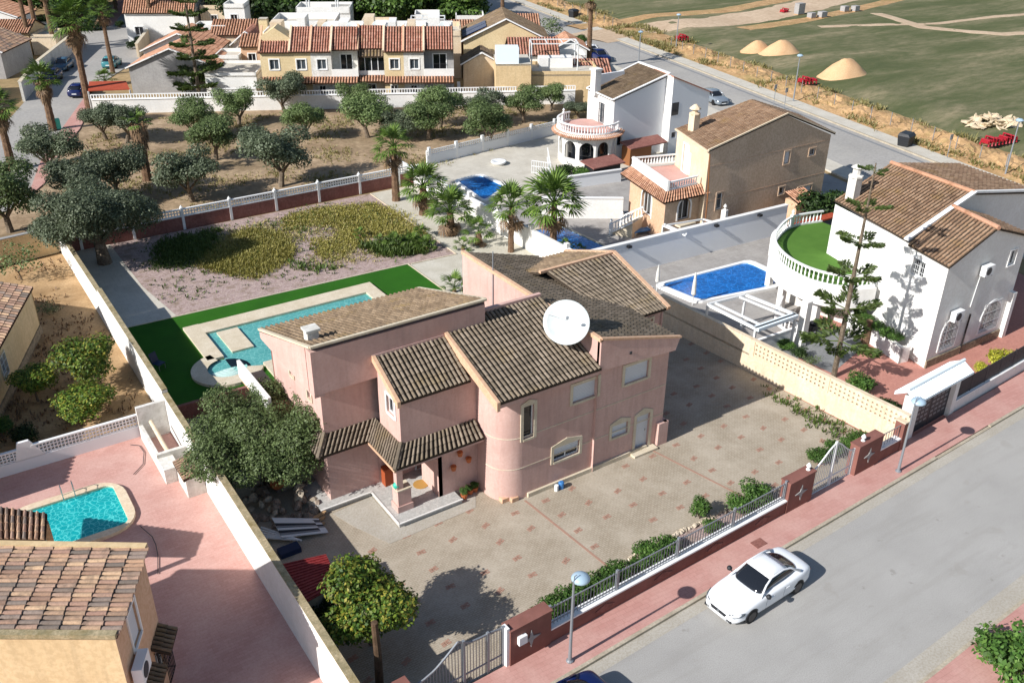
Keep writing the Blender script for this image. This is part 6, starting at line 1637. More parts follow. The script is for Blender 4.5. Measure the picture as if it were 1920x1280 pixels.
mk('sparse', 1.2, .9, 1.3, 700, .09, 'leaf_olive_green', th=.6, tr=.04, seeds=(51, 52), shell=.3)
mk('forest', 4.4, 3.6, 5.5, 7000, .38, 'leaf_forest', nl=9, th=3, tr=.3, seeds=(61, 62, 63), el=1.3)
mk('forest_dark', 4.0, 4.2, 5.5, 7000, .38, 'leaf_dark', nl=9, th=3, tr=.3, seeds=(64, 65), el=1.3)
cnt = {}
def tree(key, p, s=1.0, label='', name='olive_tree', cat='tree', group=None, sz=None, stem='trunk', rot=None):
    cs, ts = PROTO[key]; k = cnt.get(key, 0); cnt[key] = k + 1
    a = rnd.uniform(0, 2 * PI) if rot is None else rot
    o = thing(name, label, cat, (p[0], p[1], p[2] if len(p) > 2 else 0), group=group, local=True)
    inst(cs[k % len(cs)], 'crown' if stem == 'trunk' else 'foliage', o, (0, 0, 0), a, (s, s, sz or s))
    inst(ts[k % len(ts)], stem, o, (0, 0, 0), a, (s, s, sz or s))
    return o
OG = 'olive trees of the grove beyond the back wall'
OL = [((100, 330), 1.0, 0, 'round olive at the near left corner of the grove beside the left pavement'),
      ((20, 435), 1.1, 1, 'olive cut by the left picture edge above the sand coloured wall'),
      ((238, 268), .9, 0, 'olive in front of the red shade roof at the far left of the grove'),
      ((200, 262), .8, 0, 'left one of the pair of olives below the red shade roof'),
      ((368, 262), .85, 1, 'olive just behind the double trunked one left of the grove centre'),
      ((405, 300), .95, 1, 'olive with a visible dark trunk in the left middle of the grove'),
      ((448, 235), .85, 1, 'small round olive below the white porch at the far wall'),
      ((527, 350), 1.15, 0, 'large wide olive nearest to the back wall in the grove middle'),
      ((362, 378), 1.0, 0, 'olive close behind the left part of the back wall'),
      ((225, 372), .95, 0, 'olive between the big wall olive and the dead palm'),
      ((160, 388), 1.0, 0, 'olive half hidden behind the big wall olive, to its left'),
      ((535, 212), .95, 0, 'silvery olive before the yellow end house of the terrace'),
      ((573, 262), .8, 1, 'slim olive with a shrub round its trunk in the middle of the grove'),
      ((690, 258), 1.0, 1, 'dense olive in front of the dark glazed gallery'),
      ((668, 215), .75, 1, 'olive right below the recessed balcony at the far wall'),
      ((825, 240), .95, 1, 'olive behind the pair of dark trunks below the right end of the terrace'),
      ((803, 262), .9, 1, 'olive with a straight trunk left of the tall fan palm shadow'),
      ((752, 262), .7, 0, 'low olive behind the crown of the tall garden palm'),
      ((917, 279), 1.0, 1, 'olive with a forked dark trunk near the far pool wall'),
      ((905, 235), .8, 0, 'grey green olive below the cube house'),
      ((982, 230), .8, 1, 'rounded olive left of the round balcony house'),
      ((1032, 208), .7, 1, 'slender olive next to the chimney of the round balcony house')]
for q, s_, k, lb in OL: tree('olive_green' if k else 'olive', at(*q), s_ * 1.08, lb, group=OG)
tree('olive', at(1085, 222), .7, 'low silvery olive bush against the round balcony house', sz=.45, group=OG)
tree('big_olive', (9.8, 66.5), 1.08, 'huge spreading olive at the far end of the white boundary wall', rot=1.2)
mk('villa_olive', 4.0, 2.7, 3.5, 62000, .09, 'leaf_olive_green', nl=16, lr=(.26, .42), spread=.74, th=1.5, tr=.4, seeds=(17,), br=6, shell=.45)
tree('villa_olive', (10.3, 35.7), .82, 'large dense olive beside the left wall of the pink villa', rot=3.4)
tree('citrus', at(178, 726), 1.15, 'taller citrus tree with a bent trunk in the citrus garden', 'citrus_tree')
tree('citrus', at(72, 752), .8, 'small citrus tree nearest the cottage wall', 'citrus_tree', sz=.7)
tree('citrus', at(172, 788), 1.0, 'broad low citrus bush touching the lattice wall', 'citrus_tree', sz=.72)
tree('dark_bush', at(48, 828), .75, 'small round bush by the lattice wall at the left edge', 'shrub', 'shrub', stem='stem')
tree('bush', at(2, 812), .7, 'bright green shrub cut by the left picture edge', 'shrub', 'shrub', stem='stem')
tree('sparse', at(42, 525), 1.2, 'thin scrubby bush behind the cottage', 'shrub', 'shrub', stem='stem')
tree('sparse', at(95, 590), .7, 'dry low bush beside the cottage corner', 'shrub', 'shrub', stem='stem', sz=.35)
tree('lemon', (9.9, 23.9), .95, 'yellow green lemon tree beside the street corner of the courtyard', 'lemon_tree')
tree('dark_bush', (8.7, 25.6), .9, 'dark shrub squeezed between lemon tree and boundary wall', 'shrub', 'shrub', stem='stem', sz=1.1)
tree('bush', at(1885, 1262), 1.5, 'loose green bush on the pavement at the lower right corner', 'shrub', 'shrub', stem='stem')
tree('dark_bush', at(1058, 335), 1.0, 'left one of two round bushes before the round balcony house', 'shrub', 'shrub', stem='stem')
tree('bush', at(1092, 335), .95, 'right one of two round bushes before the round balcony house', 'shrub', 'shrub', stem='stem')
tree('dark_bush', at(1530, 418), 2.0, 'dense green shrub between the beige house and the white villa', 'shrub', 'shrub', stem='stem')
tree('bush', at(1560, 400), 1.3, 'lighter shrub in the shade right of the tiled boiler hut', 'shrub', 'shrub', stem='stem')
tree('yellow_bush', at(1872, 694), 1.2, 'larger yellow green shrub behind the dark slatted fence', 'shrub', 'shrub', stem='stem')
tree('yellow_bush', at(1838, 700), .6, 'smaller yellow green shrub left of the larger one by the slatted fence', 'shrub', 'shrub', stem='stem')
tree('bush', at(1610, 735), .9, 'round shrub on the red paving close to the pierced wall', 'shrub', 'shrub', stem='stem')
tree('dark_bush', at(1660, 775), .7, 'low shrub by the pierced wall near the tiled gateway', 'shrub', 'shrub', stem='stem')
tree('bush', at(1474, 655), .55, 'potted shrub at the near end of the pergola deck', 'shrub', 'shrub', stem='stem')
tree('dark_bush', at(1498, 672), .55, 'small shrub next to the potted one on the grey deck', 'shrub', 'shrub', stem='stem')
tree('sparse', at(1517, 695), .5, 'reddish thin shrub beside the pierced wall', 'shrub', 'shrub', stem='stem')
tree('bush', at(1408, 690), .4, 'weed growing at the foot of the cream wall near its plain part', 'weed', 'weed', stem='stem')
tree('bush', at(1436, 705), .3, 'smaller weed at the foot of the cream wall', 'weed', 'weed', stem='stem')
tree('bush', at(1350, 425), .6, 'olive green shrub under the thin pergola beams', 'shrub', 'shrub', stem='stem')
tree('red_bush', at(482, 172), 1.3, 'red bougainvillea left of the terraced houses', 'bougainvillea', 'shrub', stem='stem')
tree('forest', at(1082, 92), .3, 'clipped dark green bush above the parked white car', 'shrub', 'shrub', stem='stem', sz=.22)
tree('sparse', at(1035, 82), 1.8, 'forked dark cactus like tree beside the wide far road', 'tree', 'tree')
for k, q in enumerate(((225, 52), (92, 118), (35, 122), (248, 92), (262, 82))):
    tree('dark_bush', at(*q), .8, ['dark bush by the far street corner', 'round dark bush left of the teal car', 'dark bush left of its round neighbour by the street wall', 'bush behind the turquoise car', 'bush by the white garden wall and flower pots'][k], 'shrub', 'shrub', stem='stem')
# planter hedge, street bed roses
for k in range(5):
    t = (k + .5) / 5; tree('bush', (45.35 + 1.0 * t, 27.0 + 4.0 * t, .9), .5, ['hedge plant at the street end of the white planter', 'second hedge plant from the street end of the white planter', 'hedge plant in the middle of the white planter', 'fourth hedge plant from the street end of the white planter', 'hedge plant at the far end of the white planter'][k], 'hedge_plant', 'hedge', stem='stem', group='hedge in the white planter')
BED = [(15.9, 21.2, .75), (16.9, 21.35, .7), (17.9, 21.5, .65), (18.9, 21.4, .75), (19.8, 21.6, .6), (20.9, 21.5, .5), (21.7, 21.75, .75), (22.6, 21.6, .6), (25.2, 21.7, .45), (27.3, 21.9, .7), (28.2, 21.95, .8)]
RL = ['rose bush at the left end of the street bed next to the intercom pier', 'rose bush just left of the left street lamp pole', 'rose bush directly behind the head of the left street lamp', 'fuller rose bush right of the left street lamp', 'rose bush where the red paver line meets the street bed', 'low rose bush right of the end of the red paver line', 'taller leafy rose bush near the start of the stone edging', 'last rose bush of the row before the bare gravel stretch']
for k, (x, y, s_) in enumerate(BED):
    tree('bush', (x, y), s_, RL[k] if k < 8 else ['small bush halfway along the street bed', 'bush near the right end of the street bed', 'taller bush beside the star pier right of the street bed'][k - 8], 'rose_bush', 'shrub', stem='stem', group='rose bushes behind the street railing' if k < 8 else None)
tree('bush', (25.4, 22.6), .5, 'leafy plant leaning over the stone edge in the middle of the bed', 'shrub', 'shrub', stem='stem', sz=.9)
for k, (x, y) in enumerate(((33.3, 22.6), (34.3, 22.5), (35.3, 22.3), (36.2, 22.4))): tree('bush', (x, y), .6, ['weedy bush just inside the white arched gate', 'bush behind the right star pier', 'bush behind the short street wall', 'bush in the corner below the cream wall'][k], 'shrub', 'shrub', stem='stem')
# ground cover as masses
def tufts(name, poly_, n, size, mat, hmin=.1, hmax=.5, dens=.12, seed=3):
    q = random.Random(seed); m = MB(); xs = [p[0] for p in poly_]; ys = [p[1] for p in poly_]
    def ins(x, y):
        c = False
        for i in range(len(poly_)):
            (x1, y1), (x2, y2) = poly_[i - 1], poly_[i]
            if (y1 > y) != (y2 > y) and x < (x2 - x1) * (y - y1) / (y2 - y1) + x1: c = not c
        return c
    k = 0; tries = 0
    while k < n and tries < n * 8:
        tries += 1
        x, y = q.uniform(min(xs), max(xs)), q.uniform(min(ys), max(ys))
        if not ins(x, y): continue
        f = noise.noise(Vector((x * .22, y * .22, seed)))
        if f < dens - q.random() * .15: continue
        k += 1; x += q.gauss(0, .3); y += q.gauss(0, .3)
        for _ in range(5):
            a = q.uniform(0, 2 * PI); h = q.uniform(hmin, hmax) * (1 + f); r = q.uniform(.02, .22)
            p = Vector((x + r * math.cos(a), y + r * math.sin(a), .01)); t = Vector((math.cos(a) * h * .5, math.sin(a) * h * .5, h)); s = Vector((-math.sin(a), math.cos(a), 0)) * size * q.uniform(.5, 1.2)
            o = len(m.v); m.v += [tuple(p - s * .5), tuple(p + s * .5), tuple(p + t * .7 + s * .6), tuple(p + t), tuple(p + t * .7 - s * .6)]
            m.f.append((o, o + 1, o + 2, o + 3, o + 4)); m.mi.append(0)
    return m.build(name, mat, stuff=True)
PXP = lambda L: [(at(*q).x, at(*q).y) for q in L]
tufts('weeds', PXP([(372, 500), (395, 462), (470, 430), (535, 440), (552, 475), (525, 500), (478, 522), (430, 515)]), 4200, .05, 'leaf_weed', .04, .24, -.35)
tufts('weeds', PXP([(540, 395), (600, 385), (700, 382), (760, 405), (795, 438), (770, 455), (700, 440), (665, 468), (640, 488), (598, 485), (590, 455), (525, 430)]), 5200, .05, 'leaf_weed', .03, .2, -.12, 5)
tufts('weeds', PXP([(285, 505), (300, 455), (410, 430), (395, 470), (360, 500)]), 1800, .05, 'leaf_weed_green', .05, .22, -.2, 9)
tufts('weeds', PXP([(660, 440), (700, 440), (790, 450), (800, 475), (730, 482), (690, 470)]), 700, .07, 'leaf_weed_green', .1, .4, .0, 4)
tufts('weeds', PXP([(372, 500), (395, 440), (560, 400), (700, 380), (800, 430), (790, 470), (640, 500), (520, 515)]), 2200, .045, 'leaf_straw', .03, .16, -.1, 21)
tufts('weeds', PXP([(545, 490), (640, 500), (640, 512), (550, 505)]), 70, .08, 'leaf_weed_green', .06, .25, -.1, 4)
tufts('weeds', [(11.5, 57.5), (12, 69), (31, 69.5), (31.5, 55)], 700, .07, 'leaf_weed_green', .05, .2, -.2, 8)
tufts('dry_grass', [(8, 72), (36, 71.5), (56, 78), (64, 85), (20, 106), (13, 96)], 3000, .06, 'leaf_straw', .05, .2, .1, 12)
tufts('dry_grass', [(-8, 45), (7, 44), (7.3, 69), (-6, 66)], 1200, .07, 'leaf_dry', .05, .2, -.1, 13)
tufts('weeds', [(36.3, 31), (37.1, 22), (35.2, 22), (36.2, 31)], 130, .07, 'leaf_weed_green', .05, .25, -.2, 14)
tufts('bank_weeds', [(fkx(30) + 2.6, 30), (fkx(30) + 9, 30), (fkx(47) + 9, 47), (fkx(92) + 10, 92), (fkx(150) + 10, 150), (fkx(150) + 2.6, 150), (fkx(92) + 2.6, 92), (fkx(47) + 2.6, 47)], 3600, .1, 'leaf_straw', .2, .6, .05, 15)
poly('planting_bed', [(15.5, WY(15.5) + .3), (28.7, WY(28.7) + .3), (28.9, 22.35), (22, 22.3), (19, 21.95), (15.5, 21.9)], .02, 'bark_mulch')
# --- palms
fr = MB()                                            # one fan frond: stalk and split blade
fr.tube([(0, 0, 0), (.45, 0, .1), (.85, 0, .08)], [.03, .022, .015], 4)
for k in range(15):
    a = R(-78 + 156 * k / 14); L_ = .82 * (1 - .25 * abs(a) / 1.4); c_ = Vector((.85, 0, .08)); d = Vector((math.cos(a), math.sin(a), 0)); sN_ = Vector((-d.y, d.x, 0)) * .05
    zz = .03 if k % 2 else -.03
    p1 = c_ + d * L_ * .55 + Vector((0, 0, zz)); p2 = c_ + d * L_ + Vector((0, 0, -.16 + zz))
    fr.add([c_, p1 - sN_, p2, p1 + sN_], [(0, 1, 2, 3)])
FROND = mesh_of(fr, 'frond', 'leaf_palm'); 
FROND_DRY = mesh_of(fr, 'dead_frond', 'leaf_dry')
tk = {}
def palm(p, h, s, label, n=26, dry=8, lean=(0, 0), r=.22, skirt=0, group=None, name='fan_palm'):
    o = thing(name, label, 'palm', tuple(p), group=group, local=True)
    key = (round(h, 1), r, lean)
    m = MB(); pts = []; rs = []; N = max(6, int(h / .35))
    for k in range(N + 1):
        t = k / N; pts.append((lean[0] * t * t, lean[1] * t * t, h * t)); rs.append(r * (1.35 - .5 * t) * (1.0 if k % 2 else 1.09))
    m.tube(pts, rs, 8); m.build('trunk', 'palm_bark', o)
    top = Vector((lean[0], lean[1], h))
    for k in range(n):
        el = R(78 - 100 * (k / n) ** .85); a = k * 2.4 + rnd.uniform(-.2, .2); sc = s * rnd.uniform(.85, 1.1)
        inst(FROND, 'frond', o, top + Vector((0, 0, -.02 * k / n)), 0, sc, rot=(rnd.uniform(-.3, .3), -el, a))
    for k in range(dry):
        inst(FROND_DRY, 'dead_frond', o, top - Vector((0, 0, .15)), 0, s * rnd.uniform(.7, .95), rot=(rnd.uniform(-.3, .3), R(rnd.uniform(50, 80)), k * 2.4))
    if skirt:
        m = MB()
        for k in range(420):
            a = rnd.uniform(0, 2 * PI); z = top.z - rnd.uniform(0, skirt); rr = (.25 + .55 * (1 - (top.z - z) / skirt) ** .6) * rnd.uniform(.6, 1.1)
            q = Vector((top.x + rr * math.cos(a), top.y + rr * math.sin(a), z)); w_ = Vector((-math.sin(a), math.cos(a), 0)) * .07
            e_ = q + Vector((math.cos(a) * .12, math.sin(a) * .12, -rnd.uniform(.4, .8)))
            m.add([q - w_, q + w_, e_], [(0, 1, 2)])
        m.build('dead_skirt', 'leaf_dry', o, stuff=True)
    return o
def ptop(b, t):
    g = at(*b); return zat(*t, g.x, g.y)
def PP(b, t, s, lb, **k): return palm(at(*b), ptop(b, t), s, lb, **k)
PP((743, 376), (737, 275), 1.35, 'tall fan palm at the far corner of the gravel path by the back wall', r=.26)
PP((795, 402), (791, 350), 1.4, 'fan palm with a short thick trunk next to the tallest garden palm', r=.3, n=34)
PP((845, 440), (846, 398), 1.3, 'stocky fan palm in the middle of the gravel path', r=.28, n=28)
PP((898, 458), (896, 436), .9, 'small young palm on the gravel near the villa roof', r=.22, n=14, dry=3)
PP((958, 472), (950, 388), 1.3, 'slim fan palm in front of the slim blue pool, left one', r=.17, n=28)
PP((1036, 488), (1034, 383), 1.65, 'big fan palm right behind the dark villa roof', r=.22, n=36)
PP((868, 468), (862, 462), .55, 'low palm sprouting beside the stocky palm', r=.12, n=12, dry=2)
for k, q in enumerate(((790, 445), (775, 462), (800, 468), (740, 462), (712, 458), (675, 445))): palm(at(*q), .25, .62 if k < 4 else .4, ['bushy dwarf palm at the gravel edge, furthest back', 'dwarf palm in the mulch beside the gravel edge', 'dwarf palm nearest the gravel corner', 'dwarf palm among the green weeds', 'small dwarf palm left of the weeds centre', 'smallest dwarf palm between the yellow weeds'][k], n=14, dry=2, r=.1, name='dwarf_palm')
palm(at(852, 548), .3, .8, 'feathery palm plant in the nook behind the pool wing', n=14, dry=3, r=.12, name='dwarf_palm')
for k, q in enumerate(((1060, 470), (1085, 478))): palm(at(*q), .3, .5, ['small palm between the slim pool and the villa roof', 'second small palm before the slim pool, right of the first'][k], n=12, dry=1, r=.1, name='dwarf_palm')
# street palms and far palms
PP((100, 245), (76, 150), 1.35, 'street palm with a shaggy brown skirt at the left edge', r=.3, skirt=2.2, n=30)
PP((24, 318), (0, 205), 1.35, 'palm cut by the left edge with a dark drooping crown', r=.28, skirt=1.6)
PP((168, 205), (125, 45), 1.9, 'tallest leaning street palm with a heavy crown and dead skirt', r=.3, skirt=3.0, n=34)
PP((212, 138), (186, 22), 1.3, 'slender leaning palm beside the turquoise car', r=.22)
PP((277, 338), (255, 232), 1.0, 'nearly dead palm with dark trunk and few green fronds in the grove', r=.3, n=9, dry=16, skirt=2.4)
FPL_ = [((60, 100), (42, -25)), ((76, 92), (60, -40)), ((105, 100), (80, -25)), ((290, 78), (277, -40)), ((510, 62), (497, -40)), ((519, 60), (505, -60)), ((942, 60), (946, -50)), ((1103, 130), (1108, -10))]
lbs = ['leftmost of three bare palm trunks rising out of the picture top left', 'middle one of three bare palm trunks rising out of the picture top left', 'right one of three bare palm trunks rising out of the picture top left', 'tall palm trunk beside the orange roofed far house', 'left one of two dark palm trunks behind the yellow end house', 'right one of two dark palm trunks behind the yellow end house', 'tall palm trunk by the solar roof reaching out of the picture', 'tall palm standing beside the wide far road']
for (b_, t_), lb in zip(FPL_, lbs): PP(b_, t_, 1.4, lb, r=.27, n=22)
PP((848, 48), (848, 8), 1.0, 'palm in front of the dark trees behind the terrace', r=.22)
palm(at(198, 160), .6, 1.0, 'low palm beside the red shade roof', n=18, dry=2, r=.15, name='dwarf_palm')
# --- norfolk island pines
def pine(b_, t_, label, whorls, R_, z0, seed=1, sp=1.0, rt=.16):
    q = random.Random(seed); g = at(*b_); h = zat(*t_, g.x, g.y)
    o = thing('norfolk_pine', label, 'pine tree', tuple(g), local=True)
    m = MB(); m.tube([(0, 0, 0), (0, 0, h * .5), (0, 0, h)], [rt, rt * .7, rt * .2], 8); m.build('trunk', 'bark', o)
    br = MB()
    br.tube([(0, 0, 0), (.5, 0, .02), (1, 0, .14)], [.022, .014, .006], 4)
    for _ in range(300):
        t = q.uniform(.22, 1.0) ** .8; y = q.uniform(-1, 1) * .26 * (1.15 - t * .5) * (1 if t > .3 else .5); p = Vector((t, y, .02 + .13 * t * t + q.uniform(-.05, .06)))
        d = Vector((.6, y * 3, q.uniform(-.1, .5))).normalized() * .13; s_ = Vector((q.uniform(-1, 1), q.uniform(-1, 1), q.uniform(-1, 1))).normalized() * .022
        br.add([p - s_, p + d * .5 - s_, p + d, p + d * .5 + s_, p + s_], [(0, 1, 2, 3, 4)])
    BRM = mesh_of(br, 'branch', 'leaf_pine')
    for w_ in range(whorls):
        t = w_ / (whorls - 1); z = z0 + (h - z0 - .4) * t; L_ = R_ * (1 - .62 * t) * q.uniform(.85, 1.1); n_ = 5 if t < .8 else 4
        for k in range(n_):
            inst(BRM, 'branch', o, (0, 0, z), 0, (L_ * q.uniform(.8, 1.1), L_, L_), rot=(0, R(q.uniform(-8, 8)), 2 * PI * k / n_ + w_ * .5 + q.uniform(-.2, .2)))
    return o
pine((1563, 706), (1636, 305), 'tall sparse norfolk pine rising from the red paving before the white villa', 6, 2.3, 2.3, 3)
pine((375, 188), (358, -60), 'very tall norfolk pine standing left of the terraced houses', 9, 3.2, 1.6, 4, rt=.22)
# --- wood beyond the houses
FO = random.Random(9)
W_L = 'tree of the dense dark green wood beyond the houses'
k = 0
for v, u0, u1, st in ((145, -25, 4, 4.6), (152, -33, 4, 5), (159, -35, 3, 5), (160, -76, -60, 5), (166, -72, 4, 5.2), (173, -74, 3, 5.6), (181, -78, 0, 6), (191, -80, -4, 6.5), (203, -82, -8, 7), (218, -84, -10, 8)):
    u = u0
    while u < u1:
        uu, vv = u + FO.uniform(-1.2, 1.2), v + FO.uniform(-1.5, 1.5)
        if not (-57 < uu < -44 and vv < 230):
            tree('forest_dark' if FO.random() < .4 else 'forest', UVp(uu, vv), FO.uniform(.75, 1.15), W_L, 'wood_tree', group='trees of the far wood'); k += 1
        u += st
for v in (142,):
    o_ = UVp(-26, v); m = MB(); F = FR(o_.x, o_.y, -30); hb = leaves([(F.p(x, 1).x, F.p(x, 1).y, .9, 1.5, 1.1, 1.0) for x in range(0, 30, 2)], 11000, .25, 1.3, .6)
    tag(hb.build('hedge', 'leaf_hedge', origin=tuple(o_)), 'long clipped hedge in front of the far wood', 'hedge')
o_ = at(20, 58); hb = leaves([(at(x, 57).x, at(x, 57).y, .9, 1.6, 1.2, 1.1) for x in range(-40, 190, 14)], 9000, .25, 1.3, .6)
tag(hb.build('hedge', 'leaf_dark', origin=tuple(o_)), 'dark clipped hedge below the wood at the top left', 'hedge')

# ============================================================ cars
def car(label, p, ang, paint, L=4.65, W=1.82, Hh=1.42, hatch=False, detail=True, plate=True):
    o = thing('parked_car', label, 'car', (p[0], p[1], p[2] if len(p) > 2 else 0), ang, local=True)
    h = L / 2
    # body: stations along x (front at +x): (x, half width, sill z, shoulder z, deck z)
    st = [(-h, .62, .42, .62, .70), (-h + .12, .78, .26, .74, .88), (-h + .45, .87, .22, .82, .97), (-h + 1.0, W / 2, .20, .84, .96), (-.5, W / 2, .19, .83, .93), (.4, W / 2, .19, .81, .90), (h - 1.35, W / 2, .20, .78, .90), (h - .75, .895, .22, .72, .84), (h - .32, .84, .22, .62, .755), (h - .1, .72, .22, .56, .67), (h, .6, .24, .5, .58)]
    if hatch: st[0] = (-h, .68, .42, .72, .95); st[1] = (-h + .12, .8, .26, .8, .98)
    m = MB(); loops = []
    for x, w_, z0, z1, z2 in st:
        loops.append([(x, -w_ * .9, z0), (x, -w_, z0 + .12), (x, -w_ * 1.005, (z0 + z1) / 2), (x, -w_ * .985, z1), (x, -w_ * .86, z2 - .02), (x, -w_ * .45, z2 + .02), (x, 0, z2 + .03), (x, w_ * .45, z2 + .02), (x, w_ * .86, z2 - .02), (x, w_ * .985, z1), (x, w_ * 1.005, (z0 + z1) / 2), (x, w_, z0 + .12), (x, w_ * .9, z0)])
    def cr(L, n_):
        o_ = []; L = [[Vector(p) for p in l] for l in L]
        for i in range(len(L) - 1):
            A_, B_, C_, D_ = [L[max(0, min(len(L) - 1, k))] for k in (i - 1, i, i + 1, i + 2)]
            for k in range(n_):
                t = k / n_; o_.append([.5 * (2 * b_ + (c_ - a_) * t + (2 * a_ - 5 * b_ + 4 * c_ - d_) * t * t + (-a_ + 3 * b_ - 3 * c_ + d_) * t ** 3) for a_, b_, c_, d_ in zip(A_, B_, C_, D_)])
        o_.append(L[-1]); return o_
    loops = cr(loops, 4 if detail else 2)
    cols = [list(c_) for c_ in zip(*loops)]; cols = cr(cols, 3 if detail else 1); loops = [list(c_) for c_ in zip(*cols)]
    m.loft(loops); b = m.build('body', paint, o, smooth=True)
    # greenhouse
    fx, rx = .78, (-h + .12 if hatch else -h + .55)
    gs = [(rx, .60, .95, .97), (rx + (.45 if hatch else .85), .67, .93, Hh - .07), (-.55, .70, .92, Hh), (.0, .70, .91, Hh - .015), (fx - .35, .70, .9, 1.2), (fx + .12, .69, .87, .93)]
    m = MB(); loops = []
    for x, w_, zb, zt in gs: loops.append([(x, -w_ - .12, zb - .06), (x, -w_ * .93, zb + (zt - zb) * .7), (x, -w_ * .8, zt), (x, 0, zt + .02), (x, w_ * .8, zt), (x, w_ * .93, zb + (zt - zb) * .7), (x, w_ + .12, zb - .06)])
    m.loft(loops); g = m.build('windows', 'dark_glass', o, smooth=True)
    sub = g.modifiers.new('sub', 'SUBSURF'); sub.levels = 1; sub.render_levels = 2 if detail else 1
    # roof skin and pillars
    m = MB(); xs = [(rx + (.5 if hatch else .88), Hh - .06), (-.62, Hh + .018), (-.1, Hh + .008), (.18, Hh - .075)]
    m.loft([[(x, -.56, z - .01), (x, -.3, z + .01), (x, 0, z + .018), (x, .3, z + .01), (x, .56, z - .01), (x, .56, z - .03), (x, -.56, z - .03)] for x, z in xs]); m.build('roof', paint, o, smooth=True)
    for s_ in (-1, 1):
        m = MB(); m.tube([(fx + .1, s_ * .8, .88), (fx - .33, s_ * .66, 1.19), (.1, s_ * .6, Hh - .05), (-.6, s_ * .59, Hh - .02), (rx + .75, s_ * .62, Hh - .12), (rx + .28, s_ * .76, 1.02)], [.045, .04, .038, .038, .045, .07], 5); m.build('pillar', paint, o, smooth=True)
        if detail:
            m = MB(); m.lathe((fx - .12, s_ * 1.0, .93), [(0, 0), (.1, .02), (.11, .1), (.07, .16), (0, .17)], 8); m.tube([(fx - .12, s_ * .85, .95), (fx - .12, s_ * 1.0, .98)], .03, 5); m.build('mirror', 'black_plastic', o, smooth=True)
            m = MB()
            for hx_ in (.25, -.65): m.box(hx_ - .1, hx_ + .1, s_ * (W / 2) - .012, s_ * (W / 2) + .02, .72, .745)
            m.build('door_handle', paint, o)
        m = MB(); m.loft([[(h - .5, s_ * .875, .62), (h - .3, s_ * .845, .585), (h - .08, s_ * .7, .555), (h - .035, s_ * .5, .56), (h - .07, s_ * .5, .635), (h - .16, s_ * .7, .66), (h - .34, s_ * .82, .69), (h - .52, s_ * .875, .7)], [(h - .5, s_ * .9, .62), (h - .3, s_ * .87, .585), (h - .05, s_ * .72, .555), (h - .0, s_ * .5, .56), (h - .04, s_ * .5, .645), (h - .13, s_ * .71, .68), (h - .32, s_ * .83, .715), (h - .52, s_ * .89, .715)]]); m.build('headlight', 'grey_glass', o)
        if detail:
            for gx in (.62, -.42):
                m = MB(); m.tube([(gx, s_ * (W / 2 + .004), .3), (gx - .02, s_ * (W / 2 + .008), .55), (gx - .05, s_ * (W / 2 - .008), .82)], .006, 4); m.build('panel_gap', 'dark_metal', b)
        m = MB(); m.box(-h + .02, -h + .14, s_ * .6 - .16, s_ * .6 + .13, .64, .72); m.build('tail_light', 'tail_red', o)
        if detail:
            m = MB(); m.box(h - .14, h + .0, s_ * .56 - .13, s_ * .56 + .1, .27, .38); m.build('air_intake', 'black_plastic', o)
        for wx in (-h + .98, h - .93):
            m = MB(); c_ = [(wx + .325 * math.cos(2 * PI * k / 20), .325 + .325 * math.sin(2 * PI * k / 20)) for k in range(20)]
            y0, y1 = s_ * (W / 2 - .2), s_ * (W / 2 + .01)
            m.loft([[(a, y0, z) for a, z in c_], [(a, y1, z) for a, z in c_]]); wh = m.build('wheel', 'rubber', o)
            m = MB(); c2 = [(wx + .22 * math.cos(2 * PI * k / 16), .325 + .22 * math.sin(2 * PI * k / 16)) for k in range(16)]
            m.loft([[(a, y1 + s_ * .002, z) for a, z in c2], [(a, y1 + s_ * .012, z) for a, z in c2]]); m.build('rim', 'rim', wh)
            if detail:
                m = MB(); c3 = [(wx + .375 * math.cos(PI * k / 12), .32 + .375 * math.sin(PI * k / 12)) for k in range(13)]
                m.loft([[(a, s_ * (W / 2 - .05), z) for a, z in c3], [(a, s_ * (W / 2 + .004), z) for a, z in c3]]); m.build('wheel_arch', 'black_plastic', wh)
    m = MB(); m.loft([[(h - .1, -.36, .4), (h - .1, .36, .4), (h - .1, .44, .555), (h - .1, -.44, .555)], [(h + .012, -.34, .4), (h + .012, .34, .4), (h + .01, .42, .555), (h + .01, -.42, .555)]]); m.build('grille', 'black_plastic', o)
    if detail: m = MB(); m.lathe((h + .0, 0, .48), [(0, -.06), (.05, -.05), (.05, .05), (0, .06)], 10); m.build('emblem', 'chrome', o)
    if plate:
        m = MB(); m.box(h - .02, h + .012, -.26, .26, .28, .37); m.build('number_plate', 'white_plastic', o)
        m = MB(); m.box(-h - .01, -h + .02, -.26, .26, .5, .6); m.build('number_plate', 'white_plastic', o)
    return o
car('glossy white coupe parked at the kerb of the near street', (23.95, 17.82, 0), R(182.6), 'car_white')
car('dark navy car just entering the picture at the bottom edge', (13.3, 17.0, 0), R(182.6), 'car_navy')
def cpx(lb, q, ang, paint, **k):
    g = at(*q); return car(lb, (g.x, g.y, 0), ang, paint, detail=False, **k)
cpx('teal blue car in the shade of the white street wall at the left', (120, 130), R(-118), 'car_blue', L=4.1, hatch=True)
cpx('dark car under the shade below the teal blue car', (98, 152), R(-118), 'car_navy', L=4.1, hatch=True)
cpx('dark blue car partly behind the leaning palm trunk', (152, 178), R(60), 'car_navy', L=4.1, hatch=True)
cpx('turquoise hatchback on the right side of the left street', (211, 125), R(62), 'car_teal', L=4.0, hatch=True)
cpx('silver hatchback parked against the far side of the round balcony house', (1338, 192), R(-101), 'car_silver', L=4.2, hatch=True)
cpx('white car with dark windows by the clipped bush on the far road', (1108, 104), R(-101), 'car_white', L=4.2, hatch=True)
